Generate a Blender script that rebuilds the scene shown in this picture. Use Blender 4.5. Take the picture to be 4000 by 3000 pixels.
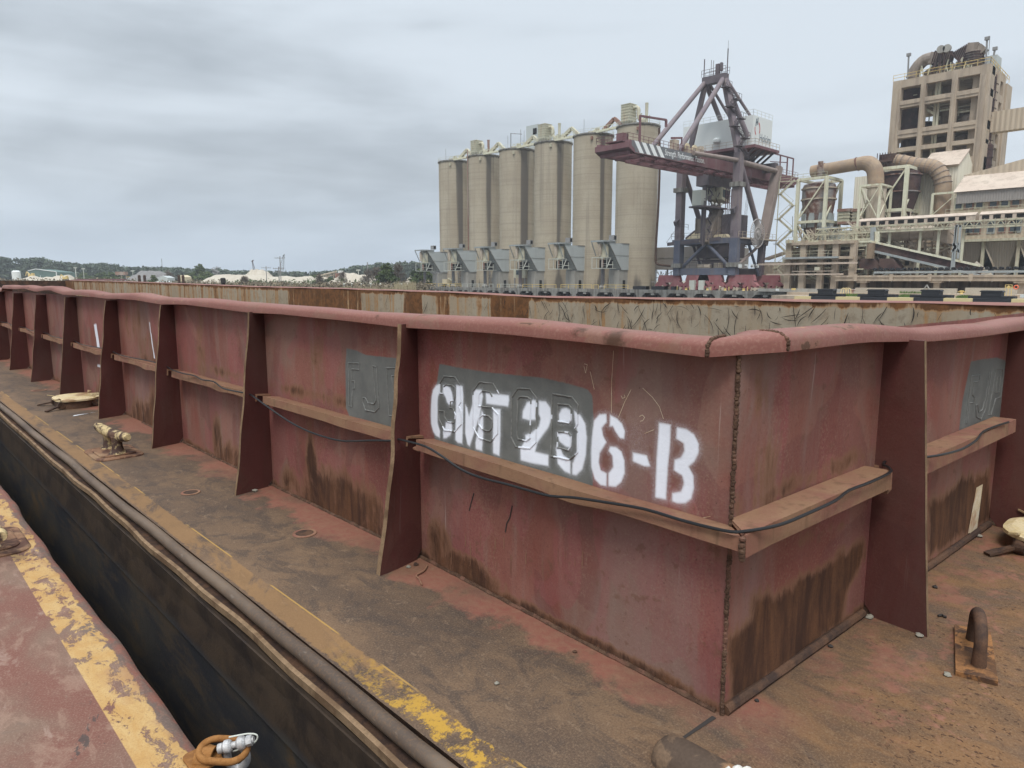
import bpy, math, random
import numpy as np
from mathutils import Vector, Matrix
random.seed(7); rng=np.random.default_rng(7)
S=bpy.context.scene
for o in list(bpy.data.objects): bpy.data.objects.remove(o)
# ---------------------------------------------------------------- camera
# world axes: X = across the barge towards the quay, Y = along the barge, Z up; barge deck is z=0
F0=2700.; TH=math.atan(407/2700); HC=1.7; AZ=math.radians(46.4)
FW=np.array([math.cos(AZ),math.sin(AZ)]); RT=np.array([FW[1],-FW[0]])
cd=bpy.data.cameras.new('camera'); cam=bpy.data.objects.new('camera',cd); S.collection.objects.link(cam); S.camera=cam
cd.sensor_width=36; cd.lens=F0/4000*36; cd.clip_start=.05; cd.clip_end=5000
cam.location=(0,0,HC); cam.rotation_euler=(math.radians(90)-TH,0,AZ-math.radians(90))
# ---------------------------------------------------------------- render / view
S.view_settings.view_transform='Standard'; S.view_settings.look='None'
S.view_settings.exposure=0.27; S.view_settings.gamma=1
SUN_EL=math.radians(58); SUN_AZ=math.radians(215)   # direction the light comes from, measured from +X
# ---------------------------------------------------------------- world
W=bpy.data.worlds.new('World'); S.world=W; W.use_nodes=True
nt=W.node_tree; nt.nodes.clear(); nn=nt.nodes.new; lk=nt.links.new
out=nn('ShaderNodeOutputWorld'); bg=nn('ShaderNodeBackground'); lk(bg.outputs[0],out.inputs[0])
sky=nn('ShaderNodeTexSky'); sky.sky_type='NISHITA'; sky.sun_disc=False; sky.sun_elevation=SUN_EL; sky.sun_rotation=math.radians(90)-SUN_AZ
sky.air_density=1.2; sky.dust_density=3
tc=nn('ShaderNodeTexCoord'); sep=nn('ShaderNodeSeparateXYZ'); lk(tc.outputs['Generated'],sep.inputs[0])
def wm(op,a,b=None,c=None,clamp=False):
    n=nn('ShaderNodeMath'); n.operation=op; n.use_clamp=clamp
    for i,v in enumerate((a,b,c)):
        if v is None: continue
        if isinstance(v,(int,float)): n.inputs[i].default_value=v
        else: lk(v,n.inputs[i])
    return n.outputs[0]
def wmr(v,a,b,c,d):
    n=nn('ShaderNodeMapRange'); n.interpolation_type='SMOOTHSTEP'; lk(v,n.inputs[0])
    for i,q in enumerate((a,b,c,d)): n.inputs[i+1].default_value=q
    return n.outputs[0]
def wmix(f,a,b):
    n=nn('ShaderNodeMix'); n.data_type='RGBA'
    if isinstance(f,(int,float)): n.inputs[0].default_value=f
    else: lk(f,n.inputs[0])
    for i,v in ((6,a),(7,b)):
        if isinstance(v,tuple): n.inputs[i].default_value=(*v,1)
        else: lk(v,n.inputs[i])
    return n.outputs[2]
zz=wm('MAXIMUM',sep.outputs[2],0.0); den=wm('ADD',zz,.16)
px=wm('DIVIDE',sep.outputs[0],den); py=wm('DIVIDE',sep.outputs[1],den)
cmb=nn('ShaderNodeCombineXYZ'); lk(px,cmb.inputs[0]); lk(py,cmb.inputs[1])
rot=nn('ShaderNodeMapping'); rot.inputs['Rotation'].default_value=(0,0,math.radians(-50)); rot.inputs['Scale'].default_value=(.62,.34,1); rot.inputs['Location'].default_value=(1.9,.6,0)
lk(cmb.outputs[0],rot.inputs[0])
def wnoise(sc,det,ro,dist=0):
    n=nn('ShaderNodeTexNoise'); lk(rot.outputs[0],n.inputs['Vector']); n.inputs['Scale'].default_value=sc
    n.inputs['Detail'].default_value=det; n.inputs['Roughness'].default_value=ro; n.inputs['Distortion'].default_value=dist
    return n.outputs[0]
n1=wnoise(1.35,5,.48,.35); n2=wnoise(.5,2,.5,.2); n3=wnoise(4.5,4,.5,.3)
bm=nn('ShaderNodeMapping'); bm.inputs['Scale'].default_value=(1,1,5.5); bm.inputs['Location'].default_value=(3.1,0.4,1.3); lk(tc.outputs['Generated'],bm.inputs[0]); bn=nn('ShaderNodeTexNoise'); lk(bm.outputs[0],bn.inputs['Vector']); bn.inputs['Scale'].default_value=1.7; bn.inputs['Detail'].default_value=5; bn.inputs['Roughness'].default_value=.5; bn.inputs['Distortion'].default_value=.25; nb=bn.outputs[0]
# clouds heavier towards the left (+Y, -X) of the view
side=wm('SUBTRACT',wm('MULTIPLY',sep.outputs[1],.75),wm('MULTIPLY',sep.outputs[0],.66))
side=wmr(side,-.75,.75,.13,-.07)
low=wmr(zz,.1,.42,-.06,.1)
cl=wm('ADD',wm('ADD',wm('MULTIPLY',n1,.45),wm('MULTIPLY',nb,.85)),wm('ADD',wm('MULTIPLY',n3,.09),wm('MULTIPLY',n2,.12)))
cl=wm('ADD',wm('ADD',cl,side),low)
f=wmr(cl,.54,.90,0,1)
col=wmix(f,(.345,.39,.437),(.615,.68,.745))
hz=wmr(zz,.0,.15,1,0)
col=wmix(wm('MULTIPLY',hz,.62),col,(.47,.575,.69))
skc=wmix(.5,(0,0,0),(0,0,0))
sc_=nn('ShaderNodeVectorMath'); sc_.operation='SCALE'; lk(sky.outputs[0],sc_.inputs[0]); sc_.inputs[3].default_value=.06
gnd=wmr(sep.outputs[2],-.02,.0,0,1)
mixed=wmix(.94,sc_.outputs[0],col)
zen=wm('ADD',wmr(sep.outputs[2],.45,.95,0,1.9),1.0)
zs=nn('ShaderNodeVectorMath'); zs.operation='SCALE'; lk(mixed,zs.inputs[0]); lk(zen,zs.inputs[3])
lk(wmix(gnd,(.13,.12,.11),zs.outputs[0]),bg.inputs[0]); bg.inputs[1].default_value=1.0
# ---------------------------------------------------------------- sun (overcast)
sl=bpy.data.lights.new('sun','SUN'); sl.energy=1.75; sl.angle=math.radians(18); sl.color=(1,.96,.9)
so=bpy.data.objects.new('sun',sl); S.collection.objects.link(so)
sd=Vector((math.cos(SUN_EL)*math.cos(SUN_AZ),math.cos(SUN_EL)*math.sin(SUN_AZ),math.sin(SUN_EL)))
so.rotation_euler=sd.to_track_quat('Z','Y').to_euler(); so.location=(0,0,80)
# ---------------------------------------------------------------- survey helper: a sighting in the photo met with a real plane
def at(x,y,X=None,Y=None,Z=None,F=None):
    r=(x-2000)/F0; u=(1500-y)/F0
    f_=math.cos(TH)+u*math.sin(TH); z=u*math.cos(TH)-math.sin(TH)
    v=RT*r+FW*f_; d=np.array([v[0],v[1],z])
    if X is not None: t=X/d[0]
    elif Y is not None: t=Y/d[1]
    elif Z is not None: t=(Z-HC)/d[2]
    else: t=F/f_
    return np.array([0,0,HC])+t*d
# ---------------------------------------------------------------- materials
MATS={}
class MT:
    def __init__(s,name):
        s.m=bpy.data.materials.new(name); s.m.use_nodes=True; s.t=s.m.node_tree; s.t.nodes.clear()
        s.o=s.t.nodes.new('ShaderNodeOutputMaterial'); s.b=s.t.nodes.new('ShaderNodeBsdfPrincipled'); s.t.links.new(s.b.outputs[0],s.o.inputs[0])
        g=s.t.nodes.new('ShaderNodeNewGeometry'); s.pos=g.outputs['Position']; s.geo=g; s._sep=None
        MATS[name]=s.m
    def n(s,t): return s.t.nodes.new(t)
    def set(s,inp,v):
        if isinstance(v,(int,float)): inp.default_value=v
        elif isinstance(v,tuple): inp.default_value=(*v,1) if len(v)==3 and inp.type=='RGBA' else v
        else: s.t.links.new(v,inp)
    def math(s,op,a,b=None,clamp=False):
        n=s.n('ShaderNodeMath'); n.operation=op; n.use_clamp=clamp; s.set(n.inputs[0],a)
        if b is not None: s.set(n.inputs[1],b)
        return n.outputs[0]
    def xyz(s):
        if s._sep is None:
            n=s.n('ShaderNodeSeparateXYZ'); s.t.links.new(s.pos,n.inputs[0]); s._sep=n.outputs
        return s._sep
    def noise(s,sc,det=4,ro=.55,st=(1,1,1),dist=0,off=(0,0,0)):
        mp=s.n('ShaderNodeMapping'); s.t.links.new(s.pos,mp.inputs[0]); mp.inputs['Scale'].default_value=st; mp.inputs['Location'].default_value=off
        n=s.n('ShaderNodeTexNoise'); s.t.links.new(mp.outputs[0],n.inputs['Vector']); n.inputs['Scale'].default_value=sc
        n.inputs['Detail'].default_value=det; n.inputs['Roughness'].default_value=ro; n.inputs['Distortion'].default_value=dist
        return n.outputs[0]
    def voro(s,sc,st=(1,1,1),feat='F1'):
        mp=s.n('ShaderNodeMapping'); s.t.links.new(s.pos,mp.inputs[0]); mp.inputs['Scale'].default_value=st
        n=s.n('ShaderNodeTexVoronoi'); n.feature=feat; s.t.links.new(mp.outputs[0],n.inputs['Vector']); n.inputs['Scale'].default_value=sc
        return n.outputs[0]
    def mr(s,v,a,b,c=0,d=1):
        n=s.n('ShaderNodeMapRange'); n.interpolation_type='SMOOTHSTEP'; s.set(n.inputs[0],v)
        for i,q in enumerate((a,b,c,d)): n.inputs[i+1].default_value=q
        return n.outputs[0]
    def mix(s,f,a,b,mode='MIX'):
        n=s.n('ShaderNodeMix'); n.data_type='RGBA'; n.blend_type=mode; s.set(n.inputs[0],f); s.set(n.inputs[6],a); s.set(n.inputs[7],b); return n.outputs[2]
    def attr(s,name):
        n=s.n('ShaderNodeAttribute'); n.attribute_name=name; q=s.n('ShaderNodeSeparateColor'); s.t.links.new(n.outputs['Color'],q.inputs[0]); return q.outputs
    def done(s,col,rough=.7,metal=0,bump=None,strength=.3,dist=.01,spec=None):
        s.set(s.b.inputs['Base Color'],col); s.set(s.b.inputs['Roughness'],rough); s.set(s.b.inputs['Metallic'],metal)
        s.b.inputs['Specular IOR Level'].default_value=spec if spec is not None else (.18 if (isinstance(rough,(int,float)) and rough>=.55) or not isinstance(rough,(int,float)) else .4)
        if bump is not None:
            n=s.n('ShaderNodeBump'); s.t.links.new(bump,n.inputs['Height']); n.inputs['Strength'].default_value=strength; n.inputs['Distance'].default_value=dist
            s.t.links.new(n.outputs[0],s.b.inputs['Normal'])
        return s.m
def weathered(name,c1,c2,c3,sc=1.,streak=True,amt=.5,rough=.75,fine=30,fac3=.6,bs=.25,bd=.01):
    m=MT(name); a=m.noise(.6*sc,4,.55); k=m.noise(1.3*sc,5,.6,(1,1,.12) if streak else (1,1,1),.2,(5,3,1)); g=m.noise(fine*sc,3,.6)
    col=m.mix(m.mr(a,.35,.68),c1,c2)
    lo=.62-.3*amt
    col=m.mix(m.math('MULTIPLY',m.mr(k,lo,lo+.16),fac3),col,c3)
    q2=m.noise(4*sc,5,.65,(1,1,.25) if streak else (1,1,1),.3,(2,2,2)); col=m.mix(m.mr(q2,.52,.68,0,.5*fac3),col,c3); col=m.mix(m.mr(g,.3,.75,0,.4),col,tuple(q*.5 for q in c1))
    return m.done(col,rough,bump=g,strength=bs,dist=bd)
def corrugated(name,c1,c2,per=.3,axis=1,amt=.4):
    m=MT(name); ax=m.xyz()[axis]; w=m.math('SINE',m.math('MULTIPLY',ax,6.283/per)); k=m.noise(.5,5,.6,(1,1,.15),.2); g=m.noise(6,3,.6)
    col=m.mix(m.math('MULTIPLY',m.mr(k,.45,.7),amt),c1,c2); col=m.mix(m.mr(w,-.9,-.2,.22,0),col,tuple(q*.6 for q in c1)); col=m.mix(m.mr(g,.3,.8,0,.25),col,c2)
    return m.done(col,.7,bump=w,strength=.5,dist=per*.12)
def plain(name,c,rough=.6,metal=0): return MT(name).done(c,rough,metal)
# --- painted coaming steel with spray, primer patch and rust read from the surface's own marks
RED=(.198,.068,.052); RED2=(.248,.114,.088); RUSTD=(.075,.034,.018); RUSTL=(.25,.125,.058); DUST=(.27,.175,.125)
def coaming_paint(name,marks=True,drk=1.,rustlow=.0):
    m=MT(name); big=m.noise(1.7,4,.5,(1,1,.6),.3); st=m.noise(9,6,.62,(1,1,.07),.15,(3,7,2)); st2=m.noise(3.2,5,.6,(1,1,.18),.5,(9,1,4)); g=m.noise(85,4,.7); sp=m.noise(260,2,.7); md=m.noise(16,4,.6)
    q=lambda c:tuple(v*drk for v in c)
    col=m.mix(m.mr(big,.36,.66),q(RED),q(RED2))
    col=m.mix(m.mr(st,.47,.72,0,.55),col,q((.245,.17,.14)))
    col=m.mix(m.mr(st2,.54,.66,0,.6),col,q((.27,.085,.085)))
    col=m.mix(m.mr(st2,.30,.42,.35,0),col,q((.15,.07,.06)))
    fl=m.noise(.9,5,.6,(1,1,.8),.5,(6,2,8)); col=m.mix(m.mr(fl,.50,.60,0,.6),col,q((.20,.125,.098))); pa=m.noise(1.5,2,.4,(1,1,.7),1.2,(11,2,3)); col=m.mix(m.mr(pa,.535,.55,0,.45),col,q((.15,.055,.05))); pb=m.noise(2.,2,.4,(1,1,.7),1.,(1,12,3)); col=m.mix(m.mr(pb,.56,.575,0,.5),col,q((.25,.085,.08)))
    col=m.mix(m.math('MULTIPLY',m.mr(g,.48,.72,0,.7),m.mr(st2,.4,.6,.2,1)),col,q(DUST)); col=m.mix(m.math('MULTIPLY',m.mr(g,.28,.46,.6,0),m.mr(fl,.4,.6,1,.25)),col,q((.11,.045,.038))); gs=m.noise(1.2,6,.62,(1,1,.25),.8,(4,14,2)); col=m.mix(m.mr(gs,.53,.66,0,.38),col,q((.23,.175,.15)))
    col=m.mix(m.mr(md,.60,.70,0,.55),col,q((.15,.075,.05))); col=m.mix(m.mr(m.noise(55,5,.8,off=(3,3,3)),.62,.68,0,.7),col,q((.07,.035,.025)))
    dr=m.noise(30,3,.6,(1,1,.035),.1,(8,1,1)); col=m.mix(m.math('MULTIPLY',m.mr(dr,.68,.74,0,.6),m.mr(big,.42,.55)),col,q((.36,.28,.24)))
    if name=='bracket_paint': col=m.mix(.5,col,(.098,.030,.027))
    r=None
    if marks:
        A=m.attr('marks')
        s3=m.noise(14,6,.68,(1,1,.16),.5,(1,2,9)); s4=m.noise(3.4,6,.7,(1,1,.6),1.0,(7,7,1))
        rr=m.math('ADD',A[2],m.math('MULTIPLY',m.math('SUBTRACT',s3,.5),1.5)); rr=m.math('ADD',rr,m.math('MULTIPLY',m.math('SUBTRACT',s4,.5),2.0))
        rr=m.math('SUBTRACT',rr,m.mr(A[2],.0,.10,.7,0))
        soft=m.mr(rr,.0,.5); hard=m.mr(rr,.3,.95)
        rb=m.mix(m.mr(m.noise(7,6,.7,(1,1,.16),.4,(5,5,5)),.38,.64),(.045,.022,.015),(.12,.055,.028)); rb=m.mix(m.mr(g,.45,.75,0,.5),rb,(.03,.017,.013)); rb=m.mix(m.mr(s3,.64,.74,0,.45),rb,(.22,.115,.06))
        col=m.mix(m.math('MULTIPLY',soft,.75),col,(.2,.105,.06)); col=m.mix(m.math('MULTIPLY',hard,.93),col,rb)
        pt=m.math('ADD',A[1],m.math('MULTIPLY',m.math('SUBTRACT',m.noise(30,4,.6),.5),.25)); pf=m.mr(pt,.35,.62)
        pf=m.math('MULTIPLY',pf,m.mr(A[1],.02,.15))
        pcol=m.mix(m.mr(m.noise(8,4,.6),.3,.7),(.118,.122,.115),(.15,.153,.142)); pcol=m.mix(m.mr(sp,.55,.8,0,.25),pcol,(.2,.2,.19))
        col=m.mix(pf,col,pcol)
        wf=m.math('MULTIPLY',A[0],m.mr(m.math('ADD',sp,m.math('MULTIPLY',A[0],.8)),.55,1.05))
        col=m.mix(m.math('MULTIPLY',wf,.97),col,(.82,.86,.93))
        r=m.mix(hard,(.6,.6,.6),(.9,.9,.9))
    h=m.math('ADD',m.math('ADD',m.math('MULTIPLY',g,.6),m.math('MULTIPLY',md,1.2)),m.math('MULTIPLY',big,14))
    return m.done(col,.62 if r is None else r,bump=h,strength=.45,dist=.004)
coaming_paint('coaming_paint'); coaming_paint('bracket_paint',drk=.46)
def rail_paint():
    m=MT('rail_paint'); a=m.noise(1.3,4,.5); g=m.noise(70,3,.6); k=m.noise(5,5,.62,dist=.6); z=m.xyz()[2]; e=m.noise(14,5,.7)
    col=m.mix(m.mr(a,.3,.7),(.195,.076,.060),(.228,.104,.083)); col=m.mix(m.mr(g,.45,.75,0,.45),col,(.30,.17,.13)); col=m.mix(m.mr(m.noise(2.4,6,.65,dist=1.2,off=(2,9,4)),.55,.63,0,.5),col,(.20,.12,.085))
    col=m.mix(m.mr(k,.56,.66,0,.65),col,(.2,.10,.065)); col=m.mix(m.mr(k,.655,.68,0,.9),col,(.085,.042,.025))
    col=m.mix(m.math('MULTIPLY',m.mr(e,.58,.66),m.mr(m.noise(1.9,3,.5,off=(4,4,4)),.52,.62)),col,(.36,.2,.1))
    for (sx,sy,sz,rr_) in ((2.25,1.75,1.455,.075),(2.27,3.6,1.50,.05),(2.24,1.95,1.50,.05),(3.3,1.03,1.45,.05)):
        vm=m.n('ShaderNodeVectorMath'); vm.operation='DISTANCE'; m.t.links.new(m.pos,vm.inputs[0]); vm.inputs[1].default_value=(sx,sy,sz)
        dd=m.math('ADD',vm.outputs['Value'],m.math('MULTIPLY',m.math('SUBTRACT',m.noise(18,5,.75,off=(sx,sy,0)),.5),.12)); col=m.mix(m.mr(dd,rr_,rr_*.35,0,.9),col,(.07,.036,.022))
    return m.done(col,.55,bump=m.math('ADD',g,m.math('MULTIPLY',k,3.)),strength=.25,dist=.003)
rail_paint()
def ledge_paint(name,up=False):
    m=MT(name); a=m.noise(5,5,.6,dist=.4); g=m.noise(60,4,.7); b=m.noise(2,4,.5)
    col=m.mix(m.mr(a,.35,.65),(.215,.09,.07),(.265,.155,.095)); col=m.mix(m.mr(b,.35,.65,0,.8),col,(.225,.13,.075)); col=m.mix(m.mr(m.noise(14,4,.6,(1,1,.1)),.55,.68,0,.6),col,(.13,.075,.045)); col=m.mix(m.mr(g,.5,.75,0,.45),col,(.16,.08,.045)); col=m.mix(m.mr(a,.66,.74,0,.8),col,(.10,.055,.035))
    return m.done(col,.75,bump=g,strength=.4,dist=.004)
ledge_paint('ledge_paint')
def rusty(name,c1,c2,c3,sc=12.,t=.5,bs=.6,bd=.006,rough=.8,metal=0):
    m=MT(name); a=m.noise(sc,6,.65,dist=.5); g=m.noise(sc*9,3,.6); b=m.noise(sc*.35,4,.55)
    col=m.mix(m.mr(a,t-.06,t+.06),c1,c2); col=m.mix(m.mr(b,.5,.62,0,.8),col,c3); col=m.mix(m.mr(g,.3,.7,.35,0),col,tuple(v*.5 for v in c1))
    return m.done(col,rough,metal,bump=m.math('ADD',a,m.math('MULTIPLY',g,.3)),strength=bs,dist=bd)
rusty('dark_rust',(.055,.035,.028),(.085,.05,.034),(.14,.075,.045)); rusty('fitting_cream',(.55,.42,.22),(.62,.5,.31),(.20,.085,.04),9,.45)
rusty('fitting_kevel',(.07,.042,.034),(.55,.42,.22),(.13,.07,.045),9,.49); rusty('orange_plate',(.10,.055,.035),(.50,.25,.09),(.42,.2,.09),11,.46)
rusty('chain_rust',(.24,.105,.03),(.30,.14,.045),(.17,.075,.03),25,.5,.5,.003); rusty('galvanised',(.42,.41,.40),(.55,.54,.53),(.36,.34,.32),30,.5,.3,.002,.5,.25)
rusty('weld_bead',(.075,.042,.028),(.12,.07,.045),(.2,.10,.07),30,.5,.8,.006); rusty('grey_weld',(.17,.172,.16),(.21,.212,.2),(.26,.26,.25),50,.5,.3,.002)  # grey_weld is lighter than its patch: highlight put into the colour
rusty('steel_edge',(.20,.13,.075),(.26,.17,.10),(.12,.07,.04),14,.5); rusty('lip_steel',(.11,.075,.048),(.19,.135,.085),(.07,.045,.03),18,.5); rusty('plate_brown',(.10,.05,.035),(.24,.13,.075),(.30,.19,.11),9,.5,.4,.003); rusty('hot_rust',(.075,.042,.028),(.33,.155,.06),(.14,.07,.035),12,.5)
def pipe_steel():
    m=MT('rub_pipe_steel'); a=m.noise(4,5,.6,(1,.35,1),.3); g=m.noise(70,4,.7); k=m.noise(25,4,.6,(1,.3,1))
    col=m.mix(m.mr(a,.35,.65),(.085,.062,.048),(.15,.11,.08)); col=m.mix(m.mr(k,.6,.7,0,.6),col,(.19,.155,.125)); col=m.mix(m.mr(g,.45,.7,0,.5),col,(.17,.10,.055))
    return m.done(col,.6,.0,bump=g,strength=.35,dist=.003)
pipe_steel()
def deck_steel():
    m=MT('barge_deck_steel'); X,Y,Z=m.xyz()
    a=m.noise(1.5,6,.62,(1,.6,1),.7); b=m.noise(6,6,.7,(1,.55,1),.8,(2,5,0)); c=m.noise(24,5,.65,(1,.8,1),.4); g=m.noise(110,3,.7); v=m.noise(58,3,.55,(1,.7,1),.6,(3,3,3)); vv=m.noise(2.2,3,.5,off=(7,2,0))
    col=m.mix(m.mr(a,.36,.62),(.155,.098,.06),(.098,.065,.045))
    col=m.mix(m.mr(b,.48,.62,0,.75),col,(.062,.046,.038)); col=m.mix(m.mr(b,.30,.42,.5,0),col,(.20,.128,.078)); mid=m.math('MULTIPLY',m.mr(X,1.58,1.72),m.mr(X,2.3,2.12)); gr=m.noise(3.6,6,.78,(1,.6,1),1.,(9,3,0)); col=m.mix(m.math('MULTIPLY',m.math('MULTIPLY',mid,m.mr(gr,.46,.62)),.55),col,(.078,.056,.043)); gr2=m.noise(13,6,.8,(1,.7,1),.8,(4,4,0)); col=m.mix(m.mr(gr2,.56,.68,0,.5),col,(.062,.042,.033)); col=m.mix(m.mr(gr2,.36,.42,.5,0),col,(.235,.16,.105))
    col=m.mix(m.mr(c,.58,.72,0,.45),col,(.20,.142,.095)); col=m.mix(m.mr(c,.28,.42,.6,0),col,(.06,.042,.033))
    col=m.mix(m.mr(g,.48,.72,0,.55),col,(.225,.155,.10)); col=m.mix(m.mr(g,.28,.46,.6,0),col,(.05,.037,.03))
    # orange rusty end deck with pitting
    end=m.mr(m.math('ADD',Y,m.math('MULTIPLY',m.math('SUBTRACT',a,.5),1.2)),1.5,.7)
    ec=m.mix(m.mr(b,.36,.62),(.19,.10,.046),(.125,.072,.040)); ec=m.mix(m.mr(a,.52,.66,0,.7),ec,(.11,.078,.058)); ec=m.mix(m.mr(c,.56,.7,0,.5),ec,(.235,.14,.075)); ec=m.mix(m.mr(g,.48,.75,0,.5),ec,(.28,.19,.115)); ec=m.mix(m.mr(c,.3,.42,.5,0),ec,(.085,.05,.03)); ec=m.mix(m.mr(g,.3,.45,.5,0),ec,(.07,.042,.027))
    pz=m.math('MULTIPLY',m.mr(v,.60,.64),m.mr(vv,.40,.56)); ec=m.mix(m.math('MULTIPLY',pz,.85),ec,(.055,.028,.018))
    col=m.mix(end,col,ec)
    # red paint left along the coaming foot, brackets and kevel
    wallx=m.mr(m.math('ADD',X,m.math('MULTIPLY',m.math('SUBTRACT',m.noise(3,5,.65),.5),.85)),2.12,2.24); wallx=m.math('MULTIPLY',wallx,m.mr(X,2.6,2.5)); wallx=m.math('MULTIPLY',wallx,m.mr(Y,.9,1.2))
    nz=m.noise(1.1,3,.5,off=(3,8,0)); wallx=m.math('MULTIPLY',wallx,m.mr(nz,.38,.55,.35,1))
    rp=m.math('MULTIPLY',m.mr(m.math('ADD',m.math('MULTIPLY',Y,1),m.math('MULTIPLY',m.math('SUBTRACT',c,.5),1.4)),.62,.78),end)
    rp=m.math('MULTIPLY',rp,m.mr(X,2.5,2.9)); rp=m.math('MULTIPLY',rp,m.mr(m.noise(5,5,.7,off=(1,1,0)),.45,.6))
    red=m.mix(m.mr(c,.3,.7),(.235,.085,.062),(.25,.12,.08))
    col=m.mix(m.math('MULTIPLY',m.math('MAXIMUM',wallx,rp),.8),col,red)
    # worn yellow edge stripe
    ew=m.math('MULTIPLY',m.math('SUBTRACT',c,.5),.05)
    ins=m.math('MULTIPLY',m.mr(m.math('ADD',X,ew),1.41,1.42),m.mr(m.math('ADD',X,ew),1.553,1.543)); ins=m.math('MULTIPLY',ins,m.mr(Y,.2,.5))
    wear=m.noise(3.5,6,.75,(1,.35,1),.5,(2,2,0)); keep=m.mr(m.math('ADD',wear,m.mr(Y,2.0,3.2,-.06,.06)),.44,.56); br=m.math('MULTIPLY',m.mr(m.noise(9,6,.8,off=(6,6,0)),.47,.56),m.mr(Y,2.9,2.0))
    col=m.mix(m.math('MULTIPLY',m.math('MULTIPLY',ins,keep),.5),col,(.30,.165,.065))
    col=m.mix(m.math('MULTIPLY',m.math('MULTIPLY',ins,br),.72),col,(.52,.30,.04))
    # thin painted line inside the stripe
    ln=m.math('MULTIPLY',m.mr(X,1.549,1.551),m.mr(X,1.561,1.558)); ln=m.math('MULTIPLY',ln,m.mr(m.noise(1.6,3,.5,(1,1,1),0,(9,9,0)),.47,.52)); ln=m.math('MULTIPLY',ln,m.mr(Y,.8,1.2))
    col=m.mix(m.math('MULTIPLY',ln,.75),col,(.42,.25,.07))
    h=m.math('ADD',m.math('MULTIPLY',g,.4),m.math('MULTIPLY',c,1.)); h=m.math('SUBTRACT',h,m.math('MULTIPLY',m.math('MULTIPLY',pz,end),1.2))
    return m.done(col,.72,bump=h,strength=.5,dist=.004)
deck_steel()
def near_deck():
    m=MT('work_deck_paint'); X,Y,Z=m.xyz()
    a=m.noise(1.8,6,.6,(1,.5,1),.5); b=m.noise(9,6,.7,(1,.5,1),.5); c=m.noise(38,5,.65,(1,.8,1),.3); g=m.noise(130,3,.7)
    col=m.mix(m.mr(a,.38,.62),(.16,.068,.05),(.17,.108,.078)); col=m.mix(m.mr(b,.5,.64,0,.6),col,(.26,.165,.12)); col=m.mix(m.mr(b,.32,.42,.5,0),col,(.12,.062,.046)); col=m.mix(m.mr(g,.48,.74,0,.5),col,(.33,.225,.17)); col=m.mix(m.mr(g,.28,.45,.5,0),col,(.10,.055,.042))
    col=m.mix(m.mr(a,.60,.66,0,.6),col,(.13,.10,.082)); col=m.mix(m.mr(m.noise(4.3,6,.75,(1,.45,1),.9,(8,8,0)),.60,.64,0,.8),col,(.055,.047,.043)); col=m.mix(m.mr(m.noise(5,6,.7,(1,.4,1),1.2,(2,4,0)),.58,.66,0,.45),col,(.33,.24,.19))
    ew=m.math('MULTIPLY',m.math('SUBTRACT',b,.5),.10)
    yl=m.math('MULTIPLY',m.mr(X,.562,.566),m.mr(m.math('ADD',X,m.math('MULTIPLY',ew,1.)),.722,.716))
    yc=m.mix(m.mr(b,.35,.65),(.41,.24,.085),(.46,.305,.13)); yc=m.mix(m.mr(g,.46,.72,0,.6),yc,(.30,.165,.06)); yc=m.mix(m.mr(c,.55,.7,0,.5),yc,(.33,.19,.08)); yc=m.mix(m.mr(m.noise(3,4,.6,(1,.5,1),0,(3,3,0)),.50,.62,0,.65),yc,(.30,.165,.09))
    chip=m.mr(m.noise(13,6,.78,(1,.55,1),.4,(5,1,0)),.425,.475); big=m.mr(m.noise(3.2,6,.68,(1,.6,1),.5,(1,7.3,0)),.39,.42)
    yl=m.math('MULTIPLY',m.math('MULTIPLY',yl,chip),big)
    col=m.mix(m.math('MULTIPLY',yl,.95),col,yc)
    edge=m.mr(m.math('ADD',X,ew),.70,.73); ec=m.mix(m.mr(b,.42,.58),(.20,.08,.058),(.115,.082,.068)); ec=m.mix(m.mr(c,.52,.68,0,.6),ec,(.23,.13,.09)); ec=m.mix(m.mr(g,.48,.74,0,.5),ec,(.26,.18,.14)); col=m.mix(m.math('MULTIPLY',m.math('MULTIPLY',edge,m.math('SUBTRACT',1.,yl)),.9),col,ec)
    h=m.math('ADD',m.math('ADD',m.math('MULTIPLY',g,.4),m.math('MULTIPLY',c,.6)),m.math('MULTIPLY',yl,.8))
    return m.done(col,.7,bump=h,strength=.45,dist=.004)
near_deck()
def hull():
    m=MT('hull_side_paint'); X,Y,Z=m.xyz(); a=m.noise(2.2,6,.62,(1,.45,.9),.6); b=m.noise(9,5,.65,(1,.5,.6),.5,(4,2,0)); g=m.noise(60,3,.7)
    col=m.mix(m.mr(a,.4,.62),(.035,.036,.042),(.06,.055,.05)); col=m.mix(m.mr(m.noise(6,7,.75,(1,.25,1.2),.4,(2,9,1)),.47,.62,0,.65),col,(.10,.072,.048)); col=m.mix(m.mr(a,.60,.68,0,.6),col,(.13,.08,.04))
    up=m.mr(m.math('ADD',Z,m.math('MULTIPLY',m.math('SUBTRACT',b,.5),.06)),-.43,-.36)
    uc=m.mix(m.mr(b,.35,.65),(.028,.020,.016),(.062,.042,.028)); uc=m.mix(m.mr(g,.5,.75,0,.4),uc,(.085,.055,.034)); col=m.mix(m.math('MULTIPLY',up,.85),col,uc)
    return m.done(col,.55,bump=m.math('ADD',b,m.math('MULTIPLY',g,.3)),strength=.4,dist=.01)
hull()
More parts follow.
